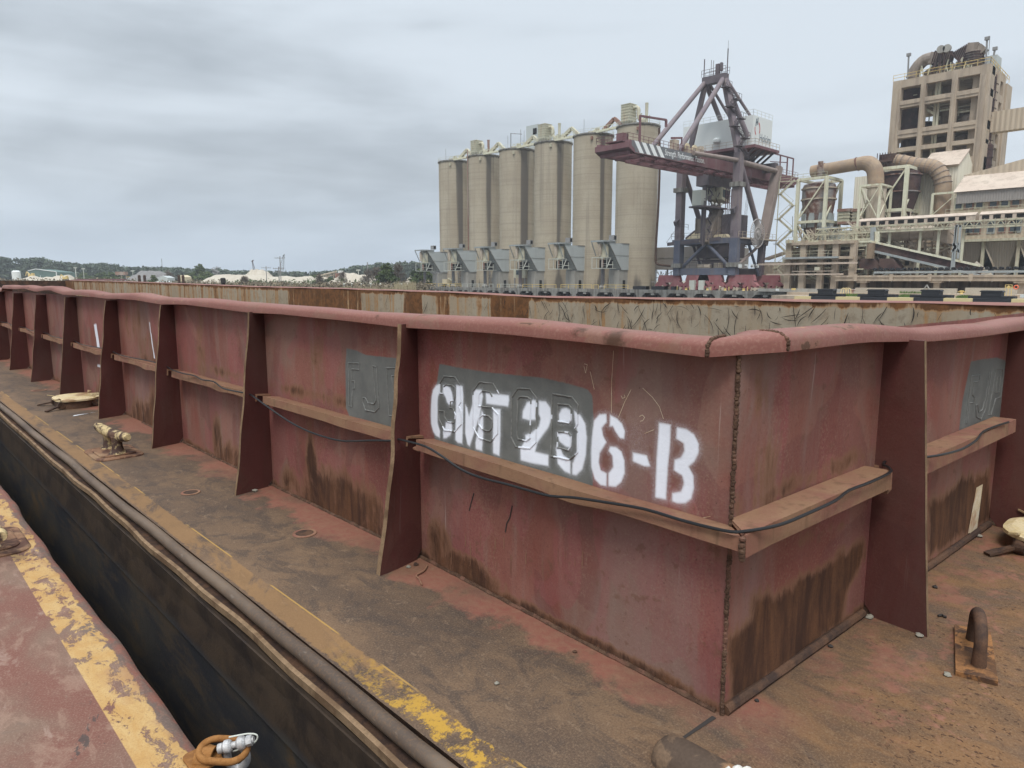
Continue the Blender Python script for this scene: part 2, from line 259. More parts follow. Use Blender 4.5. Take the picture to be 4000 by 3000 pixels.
def inner():
    m=MT('inner_coaming_steel'); X,Y,Z=m.xyz(); A=m.attr('marks'); st=m.noise(5,6,.65,(1,1,.07),.25); s2=m.noise(1.6,5,.6,(1,1,.1),.3,(4,4,0)); g=m.noise(30,4,.7); b=m.noise(7,5,.7)
    col=m.mix(m.mr(s2,.35,.65),(.33,.26,.18),(.35,.30,.225)); col=m.mix(m.mr(st,.5,.64,0,.7),col,(.30,.2,.105)); col=m.mix(m.mr(b,.5,.66,0,.6),col,(.22,.17,.12))
    col=m.mix(m.mr(g,.5,.75,0,.3),col,(.4,.36,.29))
    rr=m.math('ADD',m.math('MULTIPLY',A[2],.85),m.math('MULTIPLY',m.math('SUBTRACT',st,.44),2.6)); rr=m.math('ADD',rr,m.math('MULTIPLY',m.math('SUBTRACT',b,.5),.6))
    col=m.mix(m.math('MULTIPLY',m.mr(rr,.3,.5),.6),col,(.38,.2,.08)); col=m.mix(m.math('MULTIPLY',m.mr(rr,.5,.75),.95),col,m.mix(m.mr(b,.4,.65),(.105,.05,.024),(.19,.085,.035)))
    return m.done(col,.8,bump=g,strength=.3,dist=.01)
inner()
plain('black_rubber',(.022,.022,.024),.55); plain('cable_black',(.014,.014,.015),.38); plain('scuff_black',(.042,.036,.033),.8)
rusty('rope_white',(.62,.6,.55),(.7,.68,.62),(.5,.46,.38),60,.5,.4,.003); plain('pebble',(.24,.22,.18),.8); plain('spray_white',(.66,.69,.74),.6); plain('white_paint',(.8,.82,.84),.6); rusty('cream_stripe',(.62,.5,.33),(.66,.56,.42),(.4,.2,.1),14,.5,.1,.001)
rusty('bumper_rust',(.085,.058,.042),(.17,.11,.07),(.34,.19,.10),9,.52,.5,.004)
plain('dark_void',(.012,.012,.012),.9)
# --- backdrop
def silo_concrete():
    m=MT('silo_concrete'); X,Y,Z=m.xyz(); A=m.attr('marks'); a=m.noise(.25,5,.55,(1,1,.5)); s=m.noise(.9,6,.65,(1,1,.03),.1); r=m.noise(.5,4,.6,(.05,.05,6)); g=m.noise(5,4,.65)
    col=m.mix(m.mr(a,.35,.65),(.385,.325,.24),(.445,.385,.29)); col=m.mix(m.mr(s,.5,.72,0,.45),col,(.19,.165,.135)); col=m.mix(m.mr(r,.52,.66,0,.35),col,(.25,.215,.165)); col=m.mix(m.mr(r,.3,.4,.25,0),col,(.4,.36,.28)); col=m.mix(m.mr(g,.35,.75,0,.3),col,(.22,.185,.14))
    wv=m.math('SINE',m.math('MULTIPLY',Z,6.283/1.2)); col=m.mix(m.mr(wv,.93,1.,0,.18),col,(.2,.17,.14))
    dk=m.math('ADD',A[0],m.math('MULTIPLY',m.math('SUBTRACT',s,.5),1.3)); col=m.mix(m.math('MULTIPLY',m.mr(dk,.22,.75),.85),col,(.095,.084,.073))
    return m.done(col,.9,bump=g,strength=.3,dist=.05)
silo_concrete()
weathered('pale_concrete',(.36,.345,.31),(.42,.405,.365),(.24,.22,.19),.6,amt=.35); weathered('quay_concrete',(.25,.24,.215),(.31,.30,.27),(.12,.105,.09),1.,amt=.6,fac3=.8); weathered('tan_concrete',(.435,.35,.26),(.485,.395,.30),(.27,.215,.17),.5,amt=.5)
weathered('stained_wall',(.24,.175,.115),(.30,.22,.15),(.11,.08,.055),.7,amt=.6,fac3=.85); corrugated('grey_sheet',(.47,.50,.49),(.38,.40,.385),.35,0,.4); corrugated('beige_sheet',(.74,.69,.56),(.60,.53,.41),.5,1,.5); corrugated('hopper_sheet',(.40,.35,.29),(.32,.27,.21),.4,1,.4); corrugated('dim_sheet',(.29,.265,.245),(.23,.205,.175),.4,1,.4); corrugated('dusty_sheet',(.53,.44,.33),(.42,.33,.24),.9,1,.6)
weathered('cream_steel',(.66,.65,.49),(.72,.70,.55),(.46,.34,.21),1.2,amt=.35); weathered('cream_panel',(.50,.48,.36),(.55,.53,.42),(.42,.25,.12),.9,amt=.3); weathered('dusty_steel',(.50,.42,.325),(.56,.48,.38),(.30,.225,.16),1.2,amt=.5); weathered('grey_steel',(.33,.36,.36),(.38,.40,.39),(.22,.2,.18),1.2,amt=.3); weathered('olive_steel',(.52,.50,.365),(.58,.55,.42),(.34,.26,.18),1.5,amt=.5)
weathered('crane_tan',(.27,.215,.19),(.31,.25,.22),(.22,.17,.15),.8,amt=.4); weathered('crane_purple',(.19,.155,.17),(.225,.19,.20),(.25,.20,.18),.8,amt=.45); weathered('crane_dark',(.115,.10,.112),(.155,.13,.14),(.17,.14,.125),.8,amt=.4); weathered('crane_blue',(.105,.115,.155),(.14,.15,.19),(.17,.15,.155),.8,amt=.45); weathered('crane_maroon',(.18,.085,.092),(.22,.12,.125),(.22,.155,.15),.8,amt=.4); weathered('bogie_red',(.29,.10,.11),(.34,.16,.16),(.22,.12,.10),1.,amt=.4); weathered('girder_grey',(.17,.18,.185),(.21,.21,.215),(.22,.11,.11),.8,amt=.45); plain('house_white',(.66,.68,.66),.6); weathered('duct_tan',(.34,.235,.155),(.40,.30,.205),(.27,.21,.165),.8,streak=False,amt=.6); weathered('duct_pink',(.52,.42,.34),(.58,.48,.39),(.33,.27,.21),.5,streak=False,amt=.4); weathered('duct_grey',(.27,.225,.19),(.33,.27,.22),(.17,.135,.11),.8,amt=.6)
rusty('cyclone_rust',(.16,.075,.055),(.33,.26,.215),(.26,.27,.27),.45,.5,.2,.05); rusty('cyclone_dark',(.045,.028,.028),(.08,.045,.042),(.12,.075,.06),.45,.5,.2,.05); plain('sack_tarp',(.58,.49,.33),.8); plain('handrail_yellow',(.62,.46,.18),.6); plain('handrail_pale',(.52,.53,.47),.6); plain('window_glass',(.06,.075,.085),.25); plain('fender_yellow',(.66,.53,.28),.7); plain('fender_black',(.03,.031,.035),.6); plain('lamp_white',(.8,.8,.75),.5); plain('logo_red',(.5,.06,.05),.6); plain('logo_grey',(.16,.19,.21),.6); plain('stripe_white',(.78,.78,.76),.6); plain('orange_ring',(.7,.16,.08),.6); plain('reel_grey',(.36,.33,.31),.5)
weathered('sand_pile',(.45,.395,.315),(.50,.445,.36),(.40,.34,.265),.25,streak=False,amt=.4); weathered('gravel_pile',(.19,.18,.17),(.22,.205,.195),(.15,.14,.135),.4,streak=False,amt=.4); weathered('green_sheet',(.10,.16,.14),(.12,.185,.165),(.08,.12,.11),.3,amt=.3); weathered('rust_plant',(.24,.12,.09),(.32,.2,.15),(.42,.38,.33),.3,amt=.4); plain('pole_grey',(.24,.235,.23),.8); plain('bark',(.12,.09,.07),.9)
def leaf(name,c1,c2,sc=.25):
    m=MT(name); a=m.noise(sc,4,.6); g=m.noise(sc*8,2,.6); col=m.mix(m.mr(a,.35,.65),c1,c2); col=m.mix(m.mr(g,.4,.7,0,.5),col,tuple(v*.55 for v in c1)); return m.done(col,.8)
leaf('far_pine',(.075,.10,.072),(.115,.145,.098),.08); leaf('pine_green',(.055,.085,.03),(.10,.13,.045),.3); leaf('light_green',(.09,.13,.04),(.13,.16,.06),.3); leaf('scrub_brown',(.17,.135,.09),(.24,.195,.13),.3); leaf('bare_twig',(.13,.105,.085),(.18,.145,.115),.3); leaf('reed',(.34,.28,.17),(.42,.35,.22),.3); leaf('grass_green',(.10,.17,.04),(.15,.22,.06),.6)  # far_pine is lightened: distance haze put into the colour
def ground_m():
    m=MT('land_ground'); a=m.noise(.05,5,.6); b=m.noise(.5,5,.6); col=m.mix(m.mr(a,.35,.65),(.24,.2,.14),(.36,.31,.23)); col=m.mix(m.mr(b,.45,.65,0,.5),col,(.15,.15,.08)); return m.done(col,.95)
ground_m()
def water_m():
    m=MT('river_water'); w=m.noise(1.2,4,.6,(1,.5,1)); return m.done((.035,.04,.035),.12,bump=w,strength=.35,dist=.08)
water_m()
# ---------------------------------------------------------------- mesh building
class MB:
    def __init__(s): s.v=[]; s.f=[]
    def add(s,vs,fs):
        n=len(s.v); s.v.extend([tuple(map(float,q)) for q in vs]); s.f.extend([tuple(n+i for i in q) for q in fs]); return s
    def box(s,x0,x1,y0,y1,z0,z1):
        if x0>x1:x0,x1=x1,x0
        if y0>y1:y0,y1=y1,y0
        if z0>z1:z0,z1=z1,z0
        return s.add([(x0,y0,z0),(x1,y0,z0),(x1,y1,z0),(x0,y1,z0),(x0,y0,z1),(x1,y0,z1),(x1,y1,z1),(x0,y1,z1)],[(0,3,2,1),(4,5,6,7),(0,1,5,4),(1,2,6,5),(2,3,7,6),(3,0,4,7)])
    def bar(s,p,q,w,h=None,up=(0,0,1)):
        h=h or w; p=Vector(p);q=Vector(q);d=(q-p)
        if d.length<1e-6: return s
        d.normalize(); u=Vector(up)
        if abs(d.dot(u))>.98: u=Vector((0,1,0))
        a=d.cross(u).normalized(); b=a.cross(d).normalized(); a*=w/2; b*=h/2
        vs=[p-a-b,p+a-b,p+a+b,p-a+b,q-a-b,q+a-b,q+a+b,q-a+b]
        return s.add(vs,[(0,3,2,1),(4,5,6,7),(0,1,5,4),(1,2,6,5),(2,3,7,6),(3,0,4,7)])
    def tube(s,pts,r,n=8,cap=True,closed=False,jit=0):
        P=[Vector(p) for p in pts]; m=len(P); rs=r if isinstance(r,(list,tuple)) else [r]*m
        vs=[];fs=[]; prev=None
        for i,p in enumerate(P):
            if closed: t=P[(i+1)%m]-P[i-1]
            else: t=P[min(i+1,m-1)]-P[max(i-1,0)]
            t.normalize()
            if prev is None:
                u=Vector((0,0,1)) if abs(t.z)<.9 else Vector((1,0,0)); a=t.cross(u).normalized()
            else: a=(prev-t*prev.dot(t)).normalized()
            prev=a; b=t.cross(a)
            for k in range(n):
                an=2*math.pi*k/n; rr=rs[i]*(1+(random.uniform(-jit,jit) if jit else 0)); vs.append(p+a*math.cos(an)*rr+b*math.sin(an)*rr)
        for i in range(m if closed else m-1):
            j=(i+1)%m
            for k in range(n): fs.append((i*n+k,i*n+(k+1)%n,j*n+(k+1)%n,j*n+k))
        if cap and not closed: fs.append(tuple(range(n))[::-1]); fs.append(tuple((m-1)*n+k for k in range(n)))
        return s.add(vs,fs)
    def lathe(s,c,prof,n=24,cap=True,axis='z'):
        vs=[];fs=[]
        for r,z in prof:
            for k in range(n):
                a=2*math.pi*k/n
                if axis=='z': vs.append((c[0]+r*math.cos(a),c[1]+r*math.sin(a),c[2]+z))
                elif axis=='x': vs.append((c[0]+z,c[1]+r*math.cos(a),c[2]+r*math.sin(a)))
                else: vs.append((c[0]+r*math.cos(a),c[1]+z,c[2]+r*math.sin(a)))
        m=len(prof)
        for i in range(m-1):
            for k in range(n): fs.append((i*n+k,i*n+(k+1)%n,(i+1)*n+(k+1)%n,(i+1)*n+k))
        if cap: fs.append(tuple(range(n))[::-1]); fs.append(tuple((m-1)*n+k for k in range(n)))
        return s.add(vs,fs)
    def prism(s,poly,d):   # poly: list of 3d points, d: extrusion vector
        n=len(poly); d=Vector(d); a=[Vector(p) for p in poly]
        return s.add(a+[p+d for p in a],[tuple(range(n))[::-1],tuple(range(n,2*n))]+[(i,(i+1)%n,n+(i+1)%n,n+i) for i in range(n)])
    def quad(s,a,b,c,d): return s.add([a,b,c,d],[(0,1,2,3)])
    def build(s,name,mat,parent=None,smooth=False,fix=True):
        me=bpy.data.meshes.new(name)
        org=Vector((0,0,0)) if parent is not None or not s.v else Vector(s.v[0])*0
        me.from_pydata(s.v,[],s.f)
        if fix and len(s.f)<20000:
            import bmesh
            bm=bmesh.new(); bm.from_mesh(me); bmesh.ops.recalc_face_normals(bm,faces=bm.faces); bm.to_mesh(me); bm.free()
        me.materials.append(MATS[mat])
        if smooth:
            me.polygons.foreach_set('use_smooth',[True]*len(me.polygons)); 
            try: me.set_sharp_from_angle(angle=math.radians(38))
            except Exception: pass
        o=bpy.data.objects.new(name,me); S.collection.objects.link(o)
        if parent is not None:
            o.parent=parent; pl=world_loc(parent); o.location=(0,0,0); 
            me.transform(Matrix.Translation(-pl))
        else:
            if s.v:
                a=np.array(s.v); c=Vector(((a[:,0].min()+a[:,0].max())/2,(a[:,1].min()+a[:,1].max())/2,a[:,2].min())); me.transform(Matrix.Translation(-c)); o.location=c
        return o
def world_loc(o):
    l=Vector(o.location)
    while o.parent: o=o.parent; l+=Vector(o.location)
    return l
def tag(o,label=None,cat=None,group=None,kind=None):
    if label: o['label']=label
    if cat: o['category']=cat
    if group: o['group']=group
    if kind: o['kind']=kind
    return o
def thing(name,loc,label,cat,group=None):
    o=bpy.data.objects.new(name,None); S.collection.objects.link(o); o.location=tuple(map(float,loc)); o.empty_display_size=.3
    return tag(o,label,cat,group)
def gridmesh(name,mat,P,parent=None,marks=None,smooth=True):
    # P: (n,m,3) array of points
    n,m,_=P.shape; me=bpy.data.meshes.new(name); V=P.reshape(-1,3).astype(np.float64).copy()
    if parent is not None: V-=np.array(world_loc(parent))
    idx=np.arange(n*m).reshape(n,m); q=np.stack([idx[:-1,:-1],idx[1:,:-1],idx[1:,1:],idx[:-1,1:]],-1).reshape(-1,4)
    me.vertices.add(n*m); me.vertices.foreach_set('co',V.ravel()); me.loops.add(q.size); me.loops.foreach_set('vertex_index',q.ravel().astype(np.int32))
    me.polygons.add(len(q)); me.polygons.foreach_set('loop_start',np.arange(0,q.size,4,dtype=np.int32)); me.polygons.foreach_set('loop_total',np.full(len(q),4,dtype=np.int32))
    if smooth: me.polygons.foreach_set('use_smooth',np.ones(len(q),dtype=bool))
    me.update(); me.validate()
    if marks is not None:
        at_=me.color_attributes.new('marks','FLOAT_COLOR','POINT'); c=np.ones((n*m,4),dtype=np.float32); c[:,:3]=marks.reshape(-1,3); at_.data.foreach_set('color',c.ravel())
    me.materials.append(MATS[mat]); o=bpy.data.objects.new(name,me); S.collection.objects.link(o)
    if parent is not None: o.parent=parent
    return o
def psdf(px,py,poly):
    poly=np.array(poly,float); d=np.full(px.shape,1e9); ins=np.zeros(px.shape,bool); n=len(poly)
    for i in range(n):
        a=poly[i]; b=poly[(i+1)%n]; e=b-a; wx=px-a[0]; wy=py-a[1]; L=e@e+1e-12
        t=np.clip((wx*e[0]+wy*e[1])/L,0,1); dx=wx-t*e[0]; dy=wy-t*e[1]; d=np.minimum(d,dx*dx+dy*dy)
        c=((a[1]>py)!=(b[1]>py)); xi=(b[0]-a[0])*(py-a[1])/((b[1]-a[1]) if abs(b[1]-a[1])>1e-12 else 1e-12)+a[0]; ins^=c&(px<xi)
    d=np.sqrt(d); return np.where(ins,-d,d)
def sstep(v,a,b):
    t=np.clip((v-a)/(b-a),0,1); return t*t*(3-2*t)
# ================================================================ HOPPER BARGE
YC=1.249; BY=[3.28,5.37,7.51,9.6,11.75,13.9,16.05,18.2,20.35,22.5,24.65,26.8,28.95,31.1,33.25,35.4]
def wx(y): return np.interp(y,[1.25,2.4,3.4,60],[2.335,2.375,2.41,2.41])
def wy(x): return YC-.056*(x-2.335)
barge=thing('hopper_barge',(2.335,YC,0),'long rust-red hopper barge with tall ribbed coaming and sprayed white number at its corner','barge')
# deck sheets
m=MB(); m.add([(1.40,-8,0),(14,-8,0),(14,1.24,0),(1.40,1.24,0)],[(0,1,2,3)]); m.add([(1.40,1.24,0),(2.42,1.24,0),(2.42,50,0),(1.40,50,0)],[(0,1,2,3)]); m.build('deck','barge_deck_steel',barge,fix=False)
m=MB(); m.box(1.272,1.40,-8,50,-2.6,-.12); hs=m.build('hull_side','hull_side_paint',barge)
ys=np.concatenate([np.arange(-6,8,.22),np.arange(8,50,1.2)])
pts=[(1.352+.005*math.sin(y*1.9)+.003*math.sin(y*5.1+1),y,-.006+.004*math.sin(y*2.7)) for y in ys]
MB().tube(pts,.034,14).build('rub_pipe','rub_pipe_steel',barge,smooth=True)
m=MB(); n=len(ys)
for a,b in zip(ys[:-1],ys[1:]):
    xa=1.268+.007*math.sin(a*2.3)+.006*math.sin(a*6.1); xb=1.268+.007*math.sin(b*2.3)+.006*math.sin(b*6.1)
    m.add([(xa+.014,a,-.052),(xa+.036,a,-.050),(xb+.036,b,-.050),(xb+.014,b,-.052),(xa+.014,a,-.09),(xb+.014,b,-.09),(xa+.036,a,-.075),(xb+.036,b,-.075)],[(0,1,2,3),(0,3,5,4),(1,6,7,2)])
m.build('fender_lip','steel_edge',barge,fix=False)
m=MB(); m.add([(1.30,-8,-.072),(1.42,-8,-.068),(1.42,50,-.068),(1.30,50,-.072),(1.401,-8,-.0),(1.401,50,-.0)],[(0,1,2,3),(4,5,2,1)]); m.build('edge_gutter','dark_rust',barge,fix=False)
m=MB()
for a,b in zip(ys[:-1],ys[1:]): m.add([(1.284,a,-.10),(1.284,b,-.10),(1.250,b,-.42),(1.250,a,-.42),(1.272,a,-.43),(1.272,b,-.43)],[(0,1,2,3),(3,2,5,4)])
m.build('upper_strake','hull_side_paint',barge,fix=False)
# ---- lettering and paint marks on the coaming, surveyed onto the wall plane
def zA(x,y): return (1500+x/2.765,1150+y/2.765)
def zB(x,y): return (2200+x/1.65875,1250+y/1.65875)
def z5(x,y): return (900+x/1.7464,950+y/1.7464)
def z6(x,y): return (1500+x/1.4747,1100+y/1.4747)
def z7(x,y): return (2700+x/1.5085,1100+y/1.5085)
def onL(p):
    X=2.39
    for _ in range(3): q=at(*p,X=X); X=float(wx(q[1]))
    return (q[1],q[2])
def onS(p):
    Y=1.15
    for _ in range(4): q=at(*p,Y=Y); Y=float(wy(q[0]))
    return (q[0],q[2])
def pl(f,g,s): return [f(g(*p)) for p in s]
ST=[pl(onL,zA,s) for s in [
 [(600,965),(560,985),(530,1030),(515,1100),(508,1200),(505,1310),(510,1400),(530,1480),(560,1525),(603,1548),(608,1480),(590,1420),(580,1380),(580,1150),(585,1100),(605,1060),(603,1010)],
 [(640,985),(680,985),(715,1010),(735,1060),(745,1120),(740,1180),(705,1195),(680,1160),(665,1110),(640,1070)],
 [(672,1380),(735,1385),(740,1470),(720,1520),(680,1550),(645,1555),(640,1480),(665,1440)],
 [(780,980),(850,990),(858,1100),(855,1400),(850,1610),(800,1600),(775,1570)],
 [(880,1190),(900,1220),(920,1310),(960,1180),(965,1060),(1000,1025),(1060,1030),(1075,1100),(1040,1300),(980,1480),(930,1640),(905,1620),(880,1500)],
 [(1060,1250),(1075,1280),(1075,1500),(1060,1690),(995,1670),(990,1600),(1030,1400)],
 [(1105,1065),(1345,1090),(1350,1140),(1340,1210),(1110,1180)],[(1185,1235),(1262,1240),(1262,1500),(1250,1745),(1180,1715),(1180,1600)]]]
ST+=[pl(onL,z6,s) for s in [[(795,745),(815,697),(850,682),(866,687),(866,797),(830,800),(793,788)],
 [(880,690),(920,692),(948,730),(955,790),(940,840),(905,890),(880,930),(870,980),(945,1000),(947,1062),(850,1045),(790,1028),(788,960),(815,910),(812,885),(850,868),(885,835),(893,790),(882,765)],
 [(998,765),(1015,735),(1040,728),(1070,742),(1075,800),(1060,815),(1000,808)],[(985,960),(1010,960),(1030,1000),(1072,1030),(1075,1108),(1040,1093),(1000,1050)],
 [(1090,745),(1130,770),(1160,820),(1170,900),(1165,1000),(1145,1080),(1110,1115),(1085,1110),(1085,1050),(1112,980),(1112,870),(1095,800)]]]
ST+=[pl(onL,z6,[(992,880),(1035,870),(1072,880),(1072,957),(1045,952),(1005,922)])]
ST+=[pl(onL,zB,s) for s in [[(282,605),(235,610),(200,650),(188,750),(183,850),(185,950),(210,1030),(250,1070),(290,1075),(292,990),(252,970),(238,920),(245,860),(288,790),(265,750),(255,700),(287,660)],
 [(305,612),(350,635),(385,670),(405,720),(400,770),(370,765),(340,720),(325,690),(303,690)],[(310,815),(350,820),(385,850),(405,910),(408,990),(385,1050),(350,1080),(300,1075),(300,990),(330,950),(325,880),(298,845)],
 [(455,855),(545,875),(568,950),(530,948),(455,915)],[(620,663),(698,675),(695,800),(680,950),(668,1165),(597,1150),(605,900)],
 [(735,692),(800,705),(850,740),(880,800),(880,860),(850,920),(815,950),(845,1010),(848,1090),(830,1160),(790,1190),(740,1190),(703,1175),(705,1120),(760,1110),(780,1060),(770,1010),(715,975),(720,905),(760,890),(783,850),(780,800),(730,770)]]]
GP=[pl(onL,z6,[(320,478),(440,500),(640,530),(760,545),(900,560),(1040,590),(1170,625),(1195,660),(1205,800),(1205,1190),(1000,1150),(700,1080),(310,960),(290,880),(300,640)]),
    pl(onL,z5,[(785,720),(860,735),(930,765),(1150,790),(1150,1300),(980,1225),(820,1180),(795,1120),(780,850)])]
GS=[pl(onS,z7,[(1650,475),(1720,460),(1800,450),(1862,470),(1840,850),(1700,905),(1580,930),(1605,700)])]
WSTR=[[tuple(at(x,y,X=2.41)[[1,2]]) for x,y in s] for s in ([(365,1265),(379,1266),(389,1360),(376,1358)],[(586,1258),(590,1258),(593,1300),(589,1300)],[(590,1302),(594,1302),(604,1402),(600,1402)],[(378,1424),(398,1430),(398,1440),(378,1434)])]
def blob(cy,cz,ry,rz,k=1): return (cy,cz,ry,rz,k)
RL=[blob(4.35,.0,.62,.36,1),blob(4.72,.18,.10,.42,.9),blob(4.0,.05,.25,.30,.9),blob(5.1,.0,.22,.22,.6),blob(3.62,.0,.18,.16,.7),blob(5.8,.05,.2,.3,.7),blob(6.25,.0,.5,.22,.7),blob(6.6,.1,.16,.34,.8),blob(6.05,.4,.05,.4,.4),
    blob(8.3,.15,.5,.36,.9),blob(8.9,.0,.6,.3,.8),blob(8.5,.9,.5,.25,.35),blob(10.6,.1,.5,.3,.7),blob(2.9,.05,.35,.10,.7),blob(2.0,.0,.9,.06,.8),blob(3.15,.1,.12,.2,.6),blob(12.6,.1,.6,.2,.7),blob(15,.1,.6,.2,.6)]
def marksL(Yg,Zg,fine):
    M=np.zeros(Yg.shape+(3,)); w=np.zeros(Yg.shape); p=np.zeros(Yg.shape)
    if fine:
        for k,s in enumerate(ST):
            d=psdf(Yg,Zg,s); soft=.013 if k<14 else .010
            w=np.maximum(w,1-sstep(d,-.010,soft)); w=np.maximum(w,.34*(1-sstep(d,0,.042)))
        for (a,b,r,k) in ((1.62,.93,.05,.30),(1.60,1.0,.035,.35)):
            dd=np.hypot((Yg-a)/.5,(Zg-b)); w=np.maximum(w,k*np.exp(-(dd/r)**2*.7))
        w=np.maximum(w,.22*np.exp(-((Yg-1.72)/.13)**2-((Zg-1.02)/.16)**2))
    for s in GP:
        d=psdf(Yg,Zg,s); p=np.maximum(p,1-sstep(d,-.022,.028))
    for s in WSTR:
        d=psdf(Yg,Zg,s); w=np.maximum(w,1-sstep(d,-.004,.006))
    r=np.zeros(Yg.shape)
    for (cy,cz,ry,rz,k) in RL:
        e=np.sqrt(((Yg-cy)/ry)**2+((Zg-cz)/rz)**2); r=np.maximum(r,1.1*k*(1-sstep(e,.5,1.3)))
    for (bx,bz,sx,sz,k_) in ((4.6,1.15,.12,.25,.45),(5.0,.86,.5,.04,.6),(4.3,.86,.4,.04,.55),(6.3,.86,.6,.04,.5),(2.2,.70,.7,.03,.5),(6.9,1.1,.1,.3,.45),(8.9,1.2,.5,.2,.4)):
        r=np.maximum(r,k_*np.exp(-((Yg-bx)/sx)**2-((Zg-bz)/sz)**2))
    r=np.maximum(r,.75*(1-sstep(Zg,.0,.075))); 
    M[...,0]=w*.97; M[...,1]=p; M[...,2]=r; return M
def dent(Y,Z,seed): return .011*np.sin(Y*2.1+seed)*np.sin(Z*3.2)+.006*np.sin(Y*5.3+Z*2+seed)+.004*np.sin(Y*9.1-Z*6+seed*2)
def wallX(y,z):
    i=int(np.searchsorted(EDG,y)-1); i=max(0,min(i,len(EDG)-2)); a,b=EDG[i],EDG[i+1]
    return float(wx(y)+dent(y,z,i)*math.sin(math.pi*min(1,max(0,(y-a)/(b-a)))))
def wallY(x,z):
    xe_=[2.335,3.60,5.62,7.65,9.7]; i=max(0,min(int(np.searchsorted(xe_,x)-1),3)); a,b=xe_[i],xe_[i+1]
    return float(wy(x)+dent(x,z,i+9)*math.sin(math.pi*min(1,max(0,(x-a)/(b-a)))))
EDG=[YC]+BY+[50]
edges=[YC]+BY+[50]
for i,(a,b) in enumerate(zip(edges[:-1],edges[1:])):
    st=.0055 if i==0 else (.009 if i==1 else (.02 if i<5 else .1))
    y=np.linspace(a,b,max(3,int((b-a)/st))); z=np.linspace(0,1.47,max(3,int(1.47/st)))
    Yg,Zg=np.meshgrid(y,z,indexing='ij'); win=np.sin(np.pi*np.clip((Yg-a)/(b-a),0,1)); Xg=wx(Yg)+dent(Yg,Zg,i)*win
    gridmesh('coaming_panel','coaming_paint',np.stack([Xg,Yg,Zg],-1),barge,marksL(Yg,Zg,i==0))
# short coaming
RS=[]
RP=[pl(onS,lambda x,y:(2500+x/1.4747,2000+y/1.4747),s) for s in [[(495,1165),(505,720),(640,600),(655,480),(760,455),(870,430),(935,355),(1010,345),(1110,250),(1200,215),(1285,165),(1290,250),(1240,380),(1200,470),(1180,600),(1250,600)],[(905,190),(940,130),(1050,90),(1185,60),(1130,110),(1020,160),(940,205)]]]+[pl(onS,z7,[(1400,1640),(1400,1300),(1520,1230),(1600,1150),(1760,1120),(1775,1400)]),pl(onS,z7,[(370,1440),(395,1250),(430,1040),(470,1050),(470,1200),(600,1290),(1100,1105),(1120,1130),(700,1330)])]
xe=[2.335,3.60,5.62,7.65,9.7]
LM=[[(1685,1215),(1718,1195),(1680,1480),(1628,1482)],]
for i,(a,b) in enumerate(zip(xe[:-1],xe[1:])):
    st=.008 if i<2 else .04
    x=np.linspace(a,b,int((b-a)/st)); z=np.linspace(0,1.47,int(1.47/st)); Xg,Zg=np.meshgrid(x,z,indexing='ij'); win=np.sin(np.pi*np.clip((Xg-a)/(b-a),0,1))
    M=np.zeros(Xg.shape+(3,)); r=np.zeros(Xg.shape)
    for k,s in enumerate(RP):
        d=psdf(Xg,Zg,s); r=np.maximum(r,(1.62,1.0,1.45,.8)[k]*(1-sstep(d,-.13,.06)))
    for (bx,bz,sx,sz,k_) in ((2.56,.95,.10,.17,.62),(2.75,.84,.45,.05,.6),(3.3,.86,.3,.05,.55),(2.50,1.2,.05,.2,.35)):
        r=np.maximum(r,k_*np.exp(-((Xg-bx)/sx)**2-((Zg-bz)/sz)**2))
    r=np.maximum(r,.9*(1-sstep(Zg,.0,.09))); M[...,2]=r
    for s in GS: M[...,1]=np.maximum(M[...,1],1-sstep(psdf(Xg,Zg,s),-.012,.018))
    gridmesh('coaming_panel','coaming_paint',np.stack([Xg,wy(Xg)+dent(Xg,Zg,i+9)*win,Zg],-1)[::-1],barge,M[::-1])
s=pl(onS,z7,LM[0]); MB().prism([(a,wallY(a,b)-.003,b) for a,b in s],(0,-.002,0)).build('cream_paint_mark','cream_stripe',barge)
# raised weld lettering
def weldL(segs,conv,off=.001,r=.0042,f=onL):
    mb=MB(); mw=MB()
    def sprayed(q):
        return any(psdf(np.array([q[1]]),np.array([q[2]]),s)[0]<.004 for s in ST)
    for s in segs:
        P=[]
        for q in s:
            a,b=f(conv(*q))
            P.append((wallX(a,b)-off,a,b) if f is onL else (a,wallY(a,b)-off,b))
        Q=[]
        for a,b in zip(P[:-1],P[1:]):
            n=max(1,int(math.dist(a,b)/.02))
            for t in range(n): Q.append(tuple(a[j]+(b[j]-a[j])*t/n+random.uniform(-.0009,.0009) for j in range(3)))
        Q.append(P[-1])
        if f is onL:
            fl=[sprayed(q) for q in Q]; i=0
            while i<len(Q)-1:
                j=i
                while j<len(Q)-1 and fl[j]==fl[i]: j+=1
                (mw if fl[i] else mb).tube(Q[i:j+1],[r*random.uniform(.75,1.25) for _ in Q[i:j+1]],6); i=j
        else: mb.tube(Q,[r*random.uniform(.75,1.25) for _ in Q],6)
    if mw.v: mw.build('weld_lettering','spray_white',barge,smooth=True)
    return mb.build('weld_lettering','grey_weld',barge,smooth=True)
weldL([[(800,815),(882,820),(882,862),(825,858),(828,940),(848,940),(850,990),(832,990),(835,1113),(815,1110),(800,815)],[(978,838),(1005,840),(1018,1120),(990,1150),(925,1138),(905,1085),(905,1050),(925,1055),(942,1090),(985,1095),(1000,1070),(978,838)],[(1145,850),(1070,850),(1085,1175),(1110,1178)],[(1135,903),(1105,905),(1115,1015),(1130,1018)]],z5)
